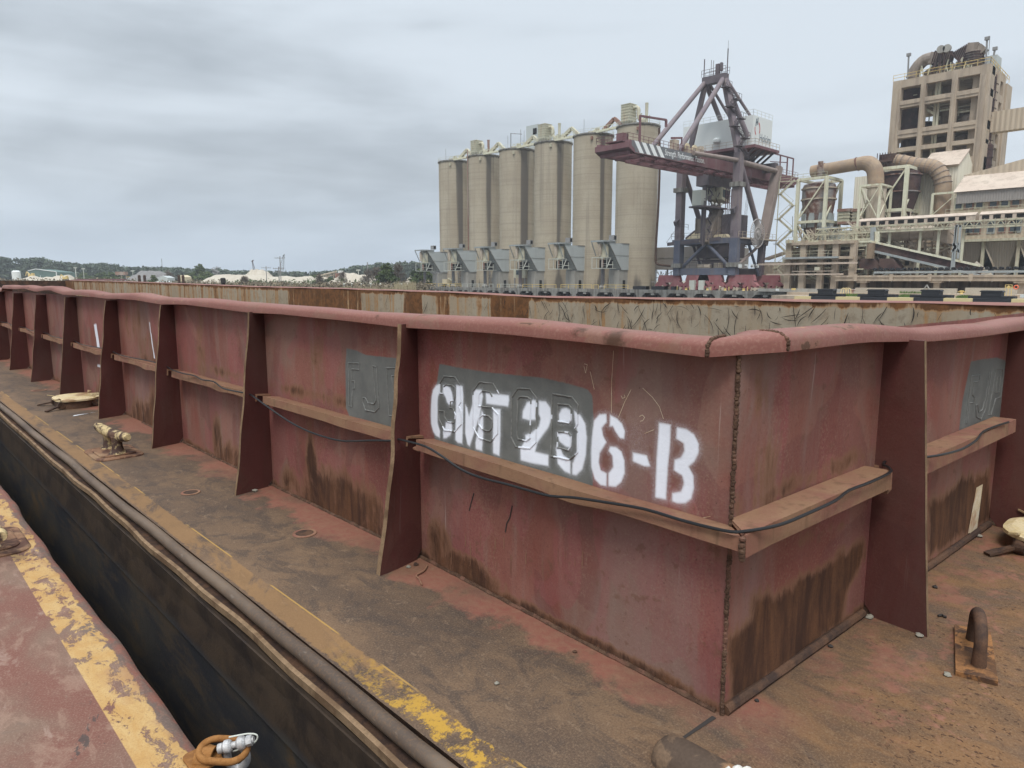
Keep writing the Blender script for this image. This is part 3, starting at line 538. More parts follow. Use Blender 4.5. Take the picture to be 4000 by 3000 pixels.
weldL([[(640,1070),(605,1065),(605,965),(650,882),(770,892),(828,985),(835,1160),(810,1200),(835,1260),(840,1400),(770,1480),(660,1465),(600,1350),(595,1255),(655,1260),(660,1320),(690,1375),(765,1385),(778,1300),(750,1230),(715,1220),(722,1150),(755,1145),(772,1100),(770,1010),(740,980),(670,975),(645,1000),(640,1070)],
 [(1245,1070),(1185,960),(1040,945),(970,1040),(965,1430),(1030,1550),(1160,1588),(1235,1500),(1240,1300),(1175,1220),(1030,1205),(1035,1080),(1070,1040),(1150,1050),(1175,1100)],[(1075,1300),(1140,1310),(1178,1360),(1175,1440),(1145,1475),(1070,1460),(1030,1400),(1035,1330),(1075,1300)],
 [(1435,1015),(1560,1025),(1630,1125),(1640,1595),(1580,1665),(1430,1645),(1380,1540),(1375,1110),(1435,1015)],[(1455,1105),(1540,1110),(1570,1140),(1575,1550),(1540,1580),(1455,1560),(1440,1520),(1435,1135),(1455,1105)]],zA)
weldL([[(958,648),(1075,665),(1115,710),(1115,820),(1095,845),(1115,870),(1115,985),(1070,1025),(960,1005),(958,648)],[(992,705),(1060,712),(1075,730),(1075,795),(1060,815),(995,805),(992,705)],[(995,865),(1060,870),(1075,890),(1075,950),(1060,970),(995,955),(995,865)]],z6)
weldL([[(1655,558),(1703,548),(1700,585),(1668,592),(1660,665),(1672,680),(1670,712),(1645,715),(1632,835),(1620,835),(1655,558)],[(1757,535),(1768,530),(1742,745),(1715,812),(1685,795),(1680,730),(1692,725),(1700,770),(1720,755),(1738,680),(1757,535)],[(1795,515),(1835,515),(1838,560),(1825,680),(1795,692),(1770,785),(1755,785),(1795,515)],[(1805,565),(1825,558),(1815,650),(1795,655),(1805,565)]],z7,f=onS,r=.003)
# rail cap
RB=[(0,1126),(27,1128),(62,1130),(95,1127),(136,1140),(174,1133),(198,1134),(244,1151),(271,1153),(307,1152),(407,1167),(461,1167),(532,1172),(622,1189),(657,1189),(725,1190),(804,1200),(901,1213),(972,1222),(1100,1227),(1290,1247),(1323,1250),(1564,1280),(1800,1291),(2000,1305),(2250,1329),(2447,1349),(2501,1355),(2562,1364),(2700,1380),(2791,1390)]
pb=sorted([tuple(at(x,y,X=2.285)[[1,2]]) for x,y in RB]); pbY=[p[0] for p in pb]; pbZ=[p[1] for p in pb]
RB2=[(2800,1390),(2920,1392),(3084,1375),(3280,1350),(3407,1337),(3651,1334),(3800,1318),(4000,1292)]
def onR(p,o=.13):
    Y=1.0
    for _ in range(5): q=at(*p,Y=Y); Y=float(wy(q[0]))-o
    return q
pr=[onR(p) for p in RB2]; prX=[p[0] for p in pr]; prZ=[p[2] for p in pr]
print('rail z',[round(z,3) for z in pbZ][:30],[round(z,3) for z in prZ])
def sec(w): # (outward, up) closed profile
    return [(-.10,.035),(-.085,.075),(-.04,.092),(.01,.098),(.06,.096),(.092,.089),(.112,.073),(.121,.05),(.122,.0),(.108,-.002),(.106,.024),(.09,.040),(.05,.048),(-.08,.02)]
path=[]
for y in list(np.arange(1.31,8,.09))+list(np.arange(8,20,.2))+list(np.arange(20,50.1,.8)): path.append(((float(wx(y)),y),(-1,0),float(np.interp(y,pbY,pbZ)) if y<pbY[-1] else 1.46+.01*math.sin(y),y))
path=path[::-1]

n45=(-.7071,-.7071)
for x in np.arange(2.46,9.7,.12): path.append(((x,float(wy(x))),(-.056,-1),float(np.interp(x,prX,prZ)),x))
def loft_rail(pp,name,close=True):
    vs=[];fs=[];k=0;S0=sec(0);n=len(S0)
    for (c,nv,zb,t) in pp:
        L=math.hypot(*nv); nx,ny=nv[0]/L,nv[1]/L; wob=1+.05*math.sin(t*3.1)
        for o,u in S0:
            o2=o*wob+.006*math.sin(t*1.7)*(o>0); u2=u*.70*(1+.09*math.sin(t*2.3+1)+.05*math.sin(t*6.1))
            vs.append((c[0]+nx*o2,c[1]+ny*o2,zb+u2))
    for i in range(len(pp)-1):
        for j in range(n): fs.append((i*n+j,i*n+(j+1)%n,(i+1)*n+(j+1)%n,(i+1)*n+j))
    fs.append(tuple(range(n))); fs.append(tuple((len(pp)-1)*n+j for j in range(n)))
    return MB().add(vs,fs).build(name,'rail_paint',barge,smooth=True)
i45=[i for i,p in enumerate(path) if p[1]==(-1,0)][-1]
A=path[:i45+1]; B=path[i45+1:]
cor=[A[-1],B[0]]
loft_rail(A,'coaming_rail'); loft_rail(cor,'rail_corner'); loft_rail(B,'coaming_rail')
def bead(pts,r,name='weld_bead',mat='weld_bead',dens=.006):
    mb=MB()
    for a,b in zip(pts[:-1],pts[1:]):
        n=max(1,int(math.dist(a,b)/dens))
        for t in range(n):
            c=[a[j]+(b[j]-a[j])*t/n+random.uniform(-.25,.25)*r for j in range(3)]; rr=r*random.uniform(.75,1.3)
            mb.lathe(c,[(rr*.4,-rr*.75),(rr*.95,-rr*.3),(rr*.9,rr*.35),(rr*.35,rr*.75)],6)
    return mb.build(name,mat,barge,smooth=True,fix=False)
def ringpts(p,k0=4,k1=10,out=.004):
    (c,nv,zb,t)=p; L=math.hypot(*nv); nx,ny=nv[0]/L,nv[1]/L; S0=sec(0)
    return [(c[0]+nx*(o*1.0+out*(o>0)),c[1]+ny*(o+out*(o>0)),zb+u*.70+.002) for o,u in S0[k0-1:k1-1]]
bead(ringpts(A[-1],out=-.002),.0075,dens=.0035); bead(ringpts(B[0],out=-.002),.0075,dens=.0035)
bead([(2.328,1.244,z) for z in np.linspace(0.0,1.43,12)],.0085,dens=.0045)
# brackets
def bracket(kind,c,bend=0,top=1.45,seed=0):
    # kind 'L': plate across X at Y=c ; 'S': plate across Y at X=c
    rows=26; cols=8; t=.015 if seed!=3 else .019; rnd=random.Random(seed); ph=rnd.uniform(0,6); w0=(.335 if kind=='L' else .305); w1=(.145 if kind=='L' else .18)
    if kind=='S': top=1.42
    hole=.055
    front=[];back=[]
    for i in range(rows+1):
        z=top*i/rows; wl=w0+(w1-w0)*(i/rows)**.95+.004*math.sin(i*.7+ph)*(bend>.2)
        inn=0 if z>hole else math.sqrt(max(0,hole*hole-z*z))
        for j in range(cols+1):
            s=j/cols; o=inn+(wl-inn)*s; d=bend*(.02*math.sin(z*4.2+ph)+.03*math.exp(-((z-.75-.1*math.sin(ph))/.13)**2)+.018*math.exp(-((z-1.15)/.09)**2))*s**3
            for k,L in ((t,front),(-t,back)):
                e=d+k+(.075*(1-o/wl) if kind=='L' else .03*(1-o/wl))
                if kind=='L': L.append((float(wx(c))-o,c+e,z))
                else: L.append((c+e,float(wy(c))-o,z))
    n=(rows+1)*(cols+1); fs=[]; nc=cols+1
    for i in range(rows):
        for j in range(cols):
            a=i*nc+j; fs.append((a,a+1,a+1+nc,a+nc)); fs.append((n+a,n+a+nc,n+a+1+nc,n+a+1))
        a=i*nc+cols; fs.append((a,n+a,n+a+nc,a+nc)); a=i*nc; fs.append((a,a+nc,n+a+nc,n+a))
    for j in range(cols):
        fs.append((j,n+j,n+j+1,j+1)); a=rows*nc+j; fs.append((a,a+1,n+a+1,n+a))
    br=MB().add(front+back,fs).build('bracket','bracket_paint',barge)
    # worn bright outer edge
    m=MB(); E=[]
    for i in range(rows+1):
        a=i*nc+cols; p=Vector(front[a]); q=Vector(back[a]); E.append((p,q))
    for (p,q),(p2,q2) in zip(E[:-1],E[1:]):
        off=Vector((-.0015,0,0)) if kind=='L' else Vector((0,-.0015,0)); m.quad(p+off,q+off,q2+off,p2+off)
    m.build('bracket_edge','steel_edge',br,fix=False)
    return br
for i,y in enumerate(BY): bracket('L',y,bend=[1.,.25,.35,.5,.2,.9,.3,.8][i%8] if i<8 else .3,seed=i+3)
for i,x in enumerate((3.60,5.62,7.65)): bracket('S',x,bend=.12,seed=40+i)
# ledge stiffeners (inverted angle)
def ledgeL(a,b,dn=.9,seed=0,miter=True,corner=False):
    rnd=random.Random(seed); ph=rnd.uniform(0,6); N=int((b-a)/.05)+2; zt=.805; vs=[];fs=[]
    for i in range(N+1):
        y=a+(b-a)*i/N; e=(b-y); w=.125*min(1,1.0); 
        zi=zt-.03
        if corner: w=.125
        sg=dn*(.012*math.sin(y*2.6+ph)+.03*math.exp(-((y-(a+b)/2+.25)/.16)**2))
        dz=.012*dn*math.exp(-((y-(a+b)/2+.25)/.3)**2); y2=y-(.115 if (corner and i==0) else 0)
        x=float(wx(y)); 
        for o,z,yy in ((0,zt-.028,y),(w,zt-.012-dz,y2),(w+.004,zt-.07-sg*.6,y2),(w-.008,zt-.07-sg*.6,y2),(w-.010,zt-.026-dz,y2),(0,zt-.042,y)): vs.append((x-o,yy,z))
    for i in range(N):
        for j in range(6): fs.append((i*6+j,i*6+(j+1)%6,(i+1)*6+(j+1)%6,(i+1)*6+j))
    fs.append(tuple(range(6))); fs.append(tuple(N*6+j for j in range(6)))
    o=MB().add(vs,fs).build('ledge','ledge_paint',barge)
    # clip plate under the mitred end
    if miter: 
        x=float(wx(b)); MB().prism([(x,b-.01,.73),(x-.115,b-.01,.73),(x-.115,b+.05,.735),(x-.02,b+.09,.735)],(0,0,-.01)).build('clip_plate','ledge_paint',barge)
ledgeL(YC,BY[0]-.09,1.,1,corner=True)
for i in range(len(BY)-1): ledgeL(BY[i]+.012,BY[i+1]-.12,(1. if i!=0 else .3) if i<7 else .3,i+2)
def ledgeS(a,b,corner=False,dn=.2):
    N=int((b-a)/.06)+2; zt=.805 if corner else .79; vs=[];fs=[]
    for i in range(N+1):
        x=a+(b-a)*i/N; w=.125; x2=x-(.118 if corner and i==0 else 0)
        for o,z,xx in ((0,zt,x),(w,zt,x2),(w+.003,zt-.085,x2),(w-.009,zt-.085,x2),(w-.010,zt-.012,x2),(0,zt-.012,x)): vs.append((xx,float(wy(x))-o,z))
    for i in range(N):
        for j in range(6): fs.append((i*6+j,i*6+(j+1)%6,(i+1)*6+(j+1)%6,(i+1)*6+j))
    fs.append(tuple(range(6))); fs.append(tuple(N*6+j for j in range(6)))
    MB().add(vs,fs).build('ledge','ledge_paint',barge)
    MB().prism([(b-.01,float(wy(b)),.70),(b-.01,float(wy(b))-.115,.70),(b+.06,float(wy(b))-.11,.705),(b+.09,float(wy(b))-.02,.705)],(0,0,-.01)).build('clip_plate','ledge_paint',barge)
ledgeS(2.335,3.50,True); ledgeS(3.612,5.50); ledgeS(5.64,7.5)
bead([(2.208,1.133,z) for z in np.linspace(.715,.80,4)],.011)
MB().tube([(x,float(wy(x))-.012,.018) for x in np.linspace(2.34,3.58,12)],.022,8,jit=.06).build('foot_bar','dark_rust',barge,smooth=True)
MB().tube([(x,float(wy(x))-.012,.018) for x in np.linspace(3.62,5.6,16)],.022,8,jit=.06).build('foot_bar','dark_rust',barge,smooth=True)
mb=MB(); ywb=list(np.arange(1.27,9,.05)); mb.tube([(float(wx(y))-.008,y,.004+random.uniform(-.001,.002)) for y in ywb],.011,6,jit=.25); mb.build('foot_weld','weld_bead',barge,smooth=True)
# interior of the hopper
TOP=[(4600,1199),(4000,1193),(3000,1175),(2500,1168),(2067,1161),(1900,1150),(1700,1141),(1595,1138),(1300,1128),(1000,1121),(700,1109),(460,1100),(255,1095)]
tp=[at(x,y,X=8.8) for x,y in TOP]; tY=[p[1] for p in tp]; tZ=[p[2] for p in tp]
YE=45.2
def rustbands(Yg,Zg):
    r=np.zeros(Yg.shape); yy=lambda x:at(x,1200,X=8.8)[1]
    for x0,x1,k in ((250,300,.6),(330,420,.35),(1130,1415,.85),(1575,1650,1.),(1700,1760,.5),(1915,2068,1.05),(1850,1885,.45),(1240,1330,1.)):
        a,b=yy(x1),yy(x0); r=np.maximum(r,k*sstep(Yg,a-.02,a+.05)*(1-sstep(Yg,b-.05,b+.02)))
    zt=np.interp(Yg,tY,tZ); r=np.maximum(r,.95*sstep(Zg,zt-.10,zt-.03)); r=np.maximum(r,.30*(Yg>20)); r=np.maximum(r,1.1*sstep(Yg,43,44.5)); return r
y=np.concatenate([np.arange(-2,16,.03),np.arange(16,YE+.1,.12)]); y[-1]=YE; z=np.linspace(0,1,50)
Yg,Zn=np.meshgrid(y,z,indexing='ij'); zt=np.interp(Yg,tY,tZ); Zg=-1+(zt+1)*Zn; M=np.zeros(Yg.shape+(3,)); M[...,2]=rustbands(Yg,Zg)
gridmesh('far_coaming','inner_coaming_steel',np.stack([8.8+.012*np.sin(Yg*2.8)*np.sin(Zg*3)+0*Yg,Yg,Zg],-1)[::-1],barge,M[::-1])
mb=MB()
for a,b in zip(y[::6][:-1],y[::6][1:]):
    za=float(np.interp(a,tY,tZ)); zb=float(np.interp(b,tY,tZ)); mb.add([(8.79,a,za+.006*math.sin(a*3)),(8.79,b,zb+.006*math.sin(b*3)),(8.95,b,zb+.025),(8.95,a,za+.025),(9.0,b,zb-.06),(9.0,a,za-.06)],[(0,1,2,3),(3,2,4,5)])
mb.build('far_rail','rail_paint',barge,fix=False)
mb=MB(); mb.box(1.5,8.8,YE,YE+.15,-1,1.66); mb.build('end_coaming','dark_rust',barge)
mb=MB(); mb.add([(2.45,-1,-1.2),(8.8,-1,-1.2),(8.8,YE,-1.2),(2.45,YE,-1.2)],[(0,1,2,3)]); mb.build('hopper_floor','dark_rust',barge,fix=False)
m=MB(); m.quad((2.46,1.4,-1.2),(2.46,YE,-1.2),(2.46,YE,1.44),(2.46,1.4,1.44)); m.quad((2.46,1.4,-1.2),(2.46,1.4,1.44),(9.7,1.0,1.4),(9.7,1.0,-1.2)); m.build('inner_wall','dark_rust',barge,fix=False)
# rub scratches on the far coaming (grab bucket scars)
mb=MB(); R2=random.Random(5)
for k in range(330):
    yy=R2.uniform(1.2,9.2) if R2.random()<.85 else R2.uniform(9,20); zt=float(np.interp(yy,tY,tZ)); zz=R2.uniform(zt-.75,zt-.08); L=R2.uniform(.04,.32)*(1.7 if R2.random()<.15 else 1); an=R2.uniform(.7,2.5) if R2.random()<.8 else R2.uniform(0,3.1); w=R2.uniform(.002,.0075); cur=R2.uniform(-.6,.6)
    P=[]
    for t in range(7):
        u=t/6-.5; a2=an+cur*u; P.append((yy+math.cos(a2)*L*u,zz+math.sin(a2)*L*u))
    for t in range(6):
        (a,b),(c,d)=P[t],P[t+1]; nx,nz=-(d-b),(c-a); q=math.hypot(nx,nz)+1e-9; w0=w*(1-abs(t/3-1)**2*.9); w1=w*(1-abs((t+1)/3-1)**2*.9); nx/=q;nz/=q
        if max(b,d)>zt-.02: continue
        mb.quad((8.772,a+nx*w0,b+nz*w0),(8.772,a-nx*w0,b-nz*w0),(8.772,c-nx*w1,d-nz*w1),(8.772,c+nx*w1,d+nz*w1))
tag(mb.build('scuff_mark','scuff_black',barge,fix=False),kind='stuff')
# scratches on the lettered panel
mb=MB()
def scr(pts,w,conv,f=onL,mb=mb):
    P=[f(conv(*p)) for p in pts]
    for (a,b),(c,d) in zip(P[:-1],P[1:]):
        nx,nz=-(d-b),(c-a); q=math.hypot(nx,nz)+1e-9; nx*=w/q; nz*=w/q; X1=wallX(a,b)-.002; X2=wallX(c,d)-.002
        mb.quad((X1,a+nx,b+nz),(X1,a-nx,b-nz),(X2,c-nx,d-nz),(X2,c+nx,d+nz))
for s in [[(320,200),(312,400),(315,600)],[(440,450),(400,530),(362,630)],[(515,440),(580,500),(625,560),(652,640)],[(170,335),(200,450)],[(375,490),(385,508),(402,500),(396,485)],[(495,625),(515,615),(530,630),(518,652),(500,655)],[(530,735),(590,710)],[(130,285),(150,290),(140,345),(128,300)],[(905,1282),(955,1272)]]: scr(s,.0011,zB)
mb.build('scratch_mark','cream_stripe',barge,fix=False)
mb=MB()
for s in [[(1110,103),(1095,170),(1078,200),(1070,248)],[(905,35),(890,90),(880,130)]]: scr(s,.004,lambda x,y:(1200+x/1.3825,1900+y/1.3825),mb=mb)
mb.build('scuff_mark','scuff_black',barge,fix=False)
mb=MB(); R3=random.Random(8)
for k in range(26):
    x=R3.uniform(700,1500); yv=270+ (x-700)*.12+R3.uniform(-60,110); L=R3.uniform(25,110); scr([(x,yv),(x+R3.uniform(-3,3),yv+L*.5),(x+R3.uniform(-3,3),yv+L)],R3.uniform(.0012,.0028),lambda x,y:(1200+x/1.3825,1900+y/1.3825),mb=mb)
mb.build('drip_mark','ledge_paint',barge,fix=False)
# deck sockets
def socket(x,y,r=.055,ell=1.):
    p=at(x,y,Z=0); o=MB().lathe((p[0],p[1],.003),[(r*1.35,0),(r*1.3,.004),(r,.004)],24,cap=False).build('deck_socket','ledge_paint',barge); m=MB(); m.add([(p[0]+r*math.cos(t/10*math.pi),p[1]+r*ell*math.sin(t/10*math.pi),.0055) for t in range(20)],[tuple(range(20))]); m.build('hole_shade_disc','dark_rust',o,fix=False)  # dark disc paints the shade inside the open socket hole
socket(745,1925); socket(1190,2085,.06); socket(152,1525,.08); socket(235,1518,.05)
def rrect(cx,cy,lx,ly,r,n=5):
    P=[]
    for sx,sy,a0 in ((1,1,0),(-1,1,90),(-1,-1,180),(1,-1,270)):
        for k in range(n+1):
            a=math.radians(a0+90*k/n); P.append((cx+sx*(lx/2-r)+r*math.cos(a),cy+sy*(ly/2-r)+r*math.sin(a)))
    return P
def plate(name,mat,par,cx,cy,lx,ly,z0,z1,r=.04,ins=.012):
    P=rrect(cx,cy,lx,ly,r); Q=rrect(cx,cy,lx-ins*2,ly-ins*2,max(.01,r-ins)); n=len(P); m=MB(); m.add([(a,b,z0) for a,b in P]+[(a,b,z1-ins*.6) for a,b in P]+[(a,b,z1) for a,b in Q],[tuple(range(n))[::-1],tuple(range(2*n,3*n))]+[(k*n+i,k*n+(i+1)%n,(k+1)*n+(i+1)%n,(k+1)*n+i) for k in (0,1) for i in range(n)]); return m.build(name,mat,par)
def kevel(par,cx,cy,ln=.72,h=.195,lx=.42,ly=.62,mat='fitting_kevel'):
    k=bpy.data.objects.new('kevel',None); S.collection.objects.link(k); k.parent=par; k.location=Vector((cx,cy,0))-world_loc(par)
    plate('base_plate','plate_brown',k,cx,cy,lx,ly,0,.016,.1); plate('doubler','plate_brown',k,cx,cy,lx-.10,ly-.16,.012,.032,.08)
    m=MB(); bow=[]
    N=18
    for i in range(N+1):
        t=i/N*2-1; x=cx-.05*t; y=cy+t*ln/2; z=h+.03*abs(t)**2.2+.012*t; r=.050*(1-.18*abs(t)**3)*(1 if abs(t)<.97 else .66); bow.append(((x,y,z),r))
    m.tube([b[0] for b in bow],[b[1] for b in bow],16)
    for sy in (-.15,.15): m.lathe((cx,cy+sy,.03),[(.082,0),(.062,.02),(.050,.05),(.047,h*.5),(.052,h-.03)],16)
    m.build('horn',mat,k,smooth=True); return k
kevel(barge,1.745,7.56)
def hatch(par,cx,cy,R=.30,open_=True):
    h=bpy.data.objects.new('manhole_hatch',None); S.collection.objects.link(h); h.parent=par; h.location=Vector((cx,cy,0))-world_loc(par)
    P=rrect(cx,cy,R*1.7,R*2.1,R*.7,8); n=len(P); m=MB(); m.add([(a,b,0) for a,b in P]+[(a,b,.10) for a,b in P],[(i,(i+1)%n,n+(i+1)%n,n+i) for i in range(n)]); m.build('coaming_ring','dark_rust',h,smooth=False)
    m=MB(); P2=rrect(cx,cy,R*1.85,R*2.25,R*.75,8); P3=rrect(cx,cy,R*1.55,R*1.95,R*.6,8); vs=[(a,b,.10) for a,b in P2]+[(a+random.uniform(-.004,.004),b,.122) for a,b in P2]+[(a,b,.137) for a,b in P3]; m.add(vs,[tuple(range(n))[::-1],tuple(range(2*n,3*n))]+[(k*n+i,k*n+(i+1)%n,(k+1)*n+(i+1)%n,(k+1)*n+i) for k in (0,1) for i in range(n)]); m.build('cover','fitting_cream',h)
    for k,(dx,dy,a) in enumerate(((-.75,.55,2.5),(-.75,-.6,3.6),(.7,-.65,5.4),(.72,.6,.7))):
        x=cx+dx*R;y=cy+dy*R*1.3; m=MB(); m.lathe((x,y-.03,.055),[(.045,0),(.05,.01),(.05,.05),(.045,.06)],14,axis='y'); m.bar((x,y,.055),(x+.13*math.cos(a),y+.13*math.sin(a),.03),.035,.02); m.bar((x+.13*math.cos(a),y+.13*math.sin(a),.03),(x+.22*math.cos(a),y+.22*math.sin(a),.012),.05,.016); m.build('dog_clamp','dark_rust',h)
        m=MB(); m.prism([(x,y,.125),(x+.09*math.cos(a),y+.09*math.sin(a),.135),(x+.07*math.cos(a)-.05*math.sin(a),y+.07*math.sin(a)+.05*math.cos(a),.15)],(0,0,.012)); m.build('cover_lug','fitting_cream',h)
    m=MB()
    for k in range(4): m.prism([(cx+.12-.02*k,cy-.22+k*.035,.137),(cx+.27,cy-.22+k*.035,.137),(cx+.26,cy-.22+k*.035,.165),(cx+.16,cy-.22+k*.035,.17)],(0,.012,0))
    m.build('hinge_leaf','fitting_cream',h); return h
p=at(290,1585,Z=0); hatch(barge,p[0]+.02,p[1],.27)
# pad eye
q=[at(x,y,Z=.02) for x,y in ((3728,2440),(3870,2469),(3899,2664),(3733,2623))]
pe=bpy.data.objects.new('pad_eye',None); S.collection.objects.link(pe); pe.parent=barge; c0=sum(q)/4; pe.location=Vector((c0[0],c0[1],0))-world_loc(barge)
MB().prism([(a[0],a[1],0) for a in q],(0,0,.022)).build('base_plate','hot_rust',pe)
b0=at(3800,2500,Z=.02); b1=at(3822,2600,Z=.02); tpp=at(3808,2400,X=(b0[0]+b1[0])/2)
hh=float(tpp[2]); print('padeye',b0,b1,tpp,c0)
hh=min(max(hh,.12),.2); N=14; P=[(b0[0],b0[1],.02)]
for k in range(N+1):
    a=math.pi*k/N; t=(1-math.cos(a))/2; P.append((b0[0]+(b1[0]-b0[0])*t,b0[1]+(b1[1]-b0[1])*t,.02+(hh-.05)*.55+(hh-.02-(hh-.05)*.55)*math.sin(a)))
P.append((b1[0],b1[1],.02)); MB().tube(P,[.030]+[.026]*(len(P)-2)+[.030],14,jit=.02).build('eye_bar','dark_rust',pe,smooth=True)
print('hatch2',at(3980,2160,Z=0.05)); p=at(4010,2150,Z=.05); hatch(barge,p[0]+.27,p[1]-.17,.30)
# head bumper bar
pa=at(2600,2925,Z=.03); print('bumper',pa)
cr_=.088; P=[(1.968,1.30-cr_*(1-math.cos(a)),-.004) for a in (.12,.4,.75,1.1,1.45)]+[(1.968,1.20-t*.12,-.004) for t in range(0,12)]; r=[cr_*math.sin(a) for a in (.25,.55,.9,1.2,1.5)]+[cr_]*12
MB().tube(P,r,18).build('head_bumper','bumper_rust',barge,smooth=True)
a=at(2790,2800,Z=.003); b=at(2665,2885,Z=.003); m=MB(); d=np.array([b[1]-a[1],-(b[0]-a[0])]); d=d/np.hypot(*d)*.006; m.quad((a[0]+d[0]*1.6,a[1]+d[1]*1.6,.003),(a[0]-d[0]*1.6,a[1]-d[1]*1.6,.003),(b[0]-d[0],b[1]-d[1],.003),(b[0]+d[0],b[1]+d[1],.003)); m.build('seam_mark','scuff_black',barge,fix=False)
# ---- things lying on it
cp=[]
def cab(p,lo=.83):
    q=at(*p,X=2.198)
    if q[2]>.812: q=at(*p,Z=.815)
    return q
C=[(2055,932),(1900,930),(1750,935),(1600,930),(1400,875),(1250,810),(1130,740),(1000,650),(880,562)]
bay2=[at(600+x/2.212,1300+y/2.212,X=2.198 if x>950 else 2.21) for x,y in C]
bay1=[cab(z6(*p)) for p in [(2000,1441),(1850,1410),(1700,1370),(1500,1310),(1300,1275),(1100,1245),(960,1235),(840,1205),(700,1165),(560,1130),(440,1080),(340,1010),(240,950),(128,918)]]
right=[]
for p in [(325,1470),(450,1450),(560,1420),(700,1360),(850,1290),(930,1230),(1060,1180),(1180,1115)]:
    q=at(*z7(*p),Z=.813); right.append(q)
bay3=[at(600+x/2.212,1300+y/2.212,Z=.812) for x,y in [(760,515),(680,500),(590,475),(520,422),(420,405),(350,370),(250,350),(160,320)]]
pts=[tuple(p) for p in right[::-1]]+[tuple(p) for p in bay1]+[(2.21,3.28,.79)]+[tuple(p) for p in bay2]+[(2.23,5.37,.80)]+[tuple(p) for p in bay3]
yl=max(p[1] for p in pts)
for y in np.arange(yl+.2,34,.22): pts.append((2.30+.03*math.sin(y*3.3),y,.815 if True else 0))
r2=[(3.60,1.13,.815)]+[tuple(at(*z7(*p),Z=.805)) for p in [(1402,1032),(1500,1015),(1600,985),(1680,935),(1720,885),(1800,850),(1870,828)]]
pts=r2[::-1]+pts
def smooth(P,k=3):
    P=np.array(P,float); out=[]
    for i in range(len(P)-1):
        p0=P[max(i-1,0)];p1=P[i];p2=P[i+1];p3=P[min(i+2,len(P)-1)]
        for s in range(k):
            t=s/k; out.append(.5*((2*p1)+(-p0+p2)*t+(2*p0-5*p1+4*p2-p3)*t*t+(-p0+3*p1-3*p2+p3)*t**3))
    out.append(P[-1]); return [tuple(o) for o in out]
o=MB().tube(smooth(pts,3),.0065,8).build('electric_cable','cable_black',None,smooth=True); tag(o,'black electric cable draped along the coaming ledge through the ribs','cable')
def rope(pts,r,name,label,cat,mat='rope_white',strands=3,lay=.09):
    P=smooth(pts,8); mb=MB(); L=0; ds=[0]
    for a,b in zip(P[:-1],P[1:]): L+=math.dist(a,b); ds.append(L)
    for k in range(strands):
        Q=[]
        for i,p in enumerate(P):
            t=Vector(P[min(i+1,len(P)-1)])-Vector(P[max(i-1,0)]); t.normalize(); u=t.cross(Vector((0,0,1)))
            if u.length<.1: u=t.cross(Vector((1,0,0)))
            u.normalize(); w=u.cross(t); an=ds[i]/lay*6.283+6.283*k/strands; Q.append(tuple(Vector(p)+u*math.cos(an)*r*.52+w*math.sin(an)*r*.52))
        mb.tube(Q,r*.56,8)
    return tag(mb.build(name,mat,None,smooth=True),label,cat)
c=at(2935,3140,Z=.06); print('rope',c)
P=[(c[0]+.13*math.cos(a),c[1]+.13*math.sin(a),.045+.012*math.sin(a*2)) for a in np.linspace(0,5.6,14)]; rope(P,.03,'rope_eye','white twisted mooring rope eye lying at the foot of the photo by the rounded bumper','rope')
# pebbles, twig, debris
R4=random.Random(3)
def stone(x,y,r,lab,mat='pebble',cat='stone'):
    p=at(x,y,Z=r*.5); m=MB(); pr=[(r*.3,-r*.5),(r*.9,-r*.25),(r,.05*r),(r*.7,r*.35),(r*.2,r*.5)]; m.lathe((p[0],p[1],r*.5),pr,9); vs=[(a+R4.uniform(-.15,.15)*r,b+R4.uniform(-.3,.3)*r,c+R4.uniform(-.1,.1)*r) for a,b,c in m.v]; m.v=vs; tag(m.build('stone',mat,None,smooth=True),lab,cat)
stone(3396,2408,.020,'pale stone at the foot of the rib near the barge corner'); stone(3700,2633,.016,'small pale stone on the deck left of the pad eye'); stone(1941,2668,.011,'tiny cream chip on the dark deck middle below the lettering'); stone(3826,2093,.020,'white stone by the coaming foot near the right hatch'); stone(3590,2480,.018,'grey stone beside the outer foot of the right rib')
stone(2245,2545,.010,'rust flake on the deck beside the coaming foot','dark_rust','rust flake'); stone(3654,2292,.014,'black lump on the rusty deck right of the rib','scuff_black','lump'); stone(3245,2523,.012,'larger black crumb by the foot of the short coaming','scuff_black','lump'); stone(2957,2735,.010,'lone black crumb nearest the coaming corner','scuff_black','lump')
stone(1624,2203,.016,'brown nut lying where the nearest rib meets the deck','dark_rust','nut'); stone(1595,2213,.014,'grey chip beside the nut at the foot of the nearest rib'); stone(995,1915,.022,'flat pale chip at the foot of the second rib')
tw=[at(1200+x/1.3825,1900+y/1.3825,Z=.01) for x,y in [(650,425),(630,455),(590,480),(605,500),(618,530)]]; o=MB().tube(smooth([tuple(p) for p in tw],4),.005,6).build('twig','ledge_paint',None,smooth=True); tag(o,'crooked brown twig on the deck by the nearest rib','twig')
tw=[at(3680+x,2280+y,Z=.008) for x,y in [(-15,125),(0,122),(8,128),(18,130)]]; o=MB().tube([tuple(p) for p in tw],.006,6).build('bolt_scrap','scuff_black',None); tag(o,'short black metal scrap on the deck beside the pad eye','scrap')
p1_,p2_=at(290,1622,Z=.004),at(375,1610,Z=.004); m=MB(); m.add([(p1_[0],p1_[1],.004),(p1_[0]-.03,p1_[1]-.06,.004),(p2_[0]-.05,p2_[1],.004),(p2_[0],p2_[1],.004)],[(0,1,2,3)]); m.build('white_paint_mark','white_paint',barge,fix=False)
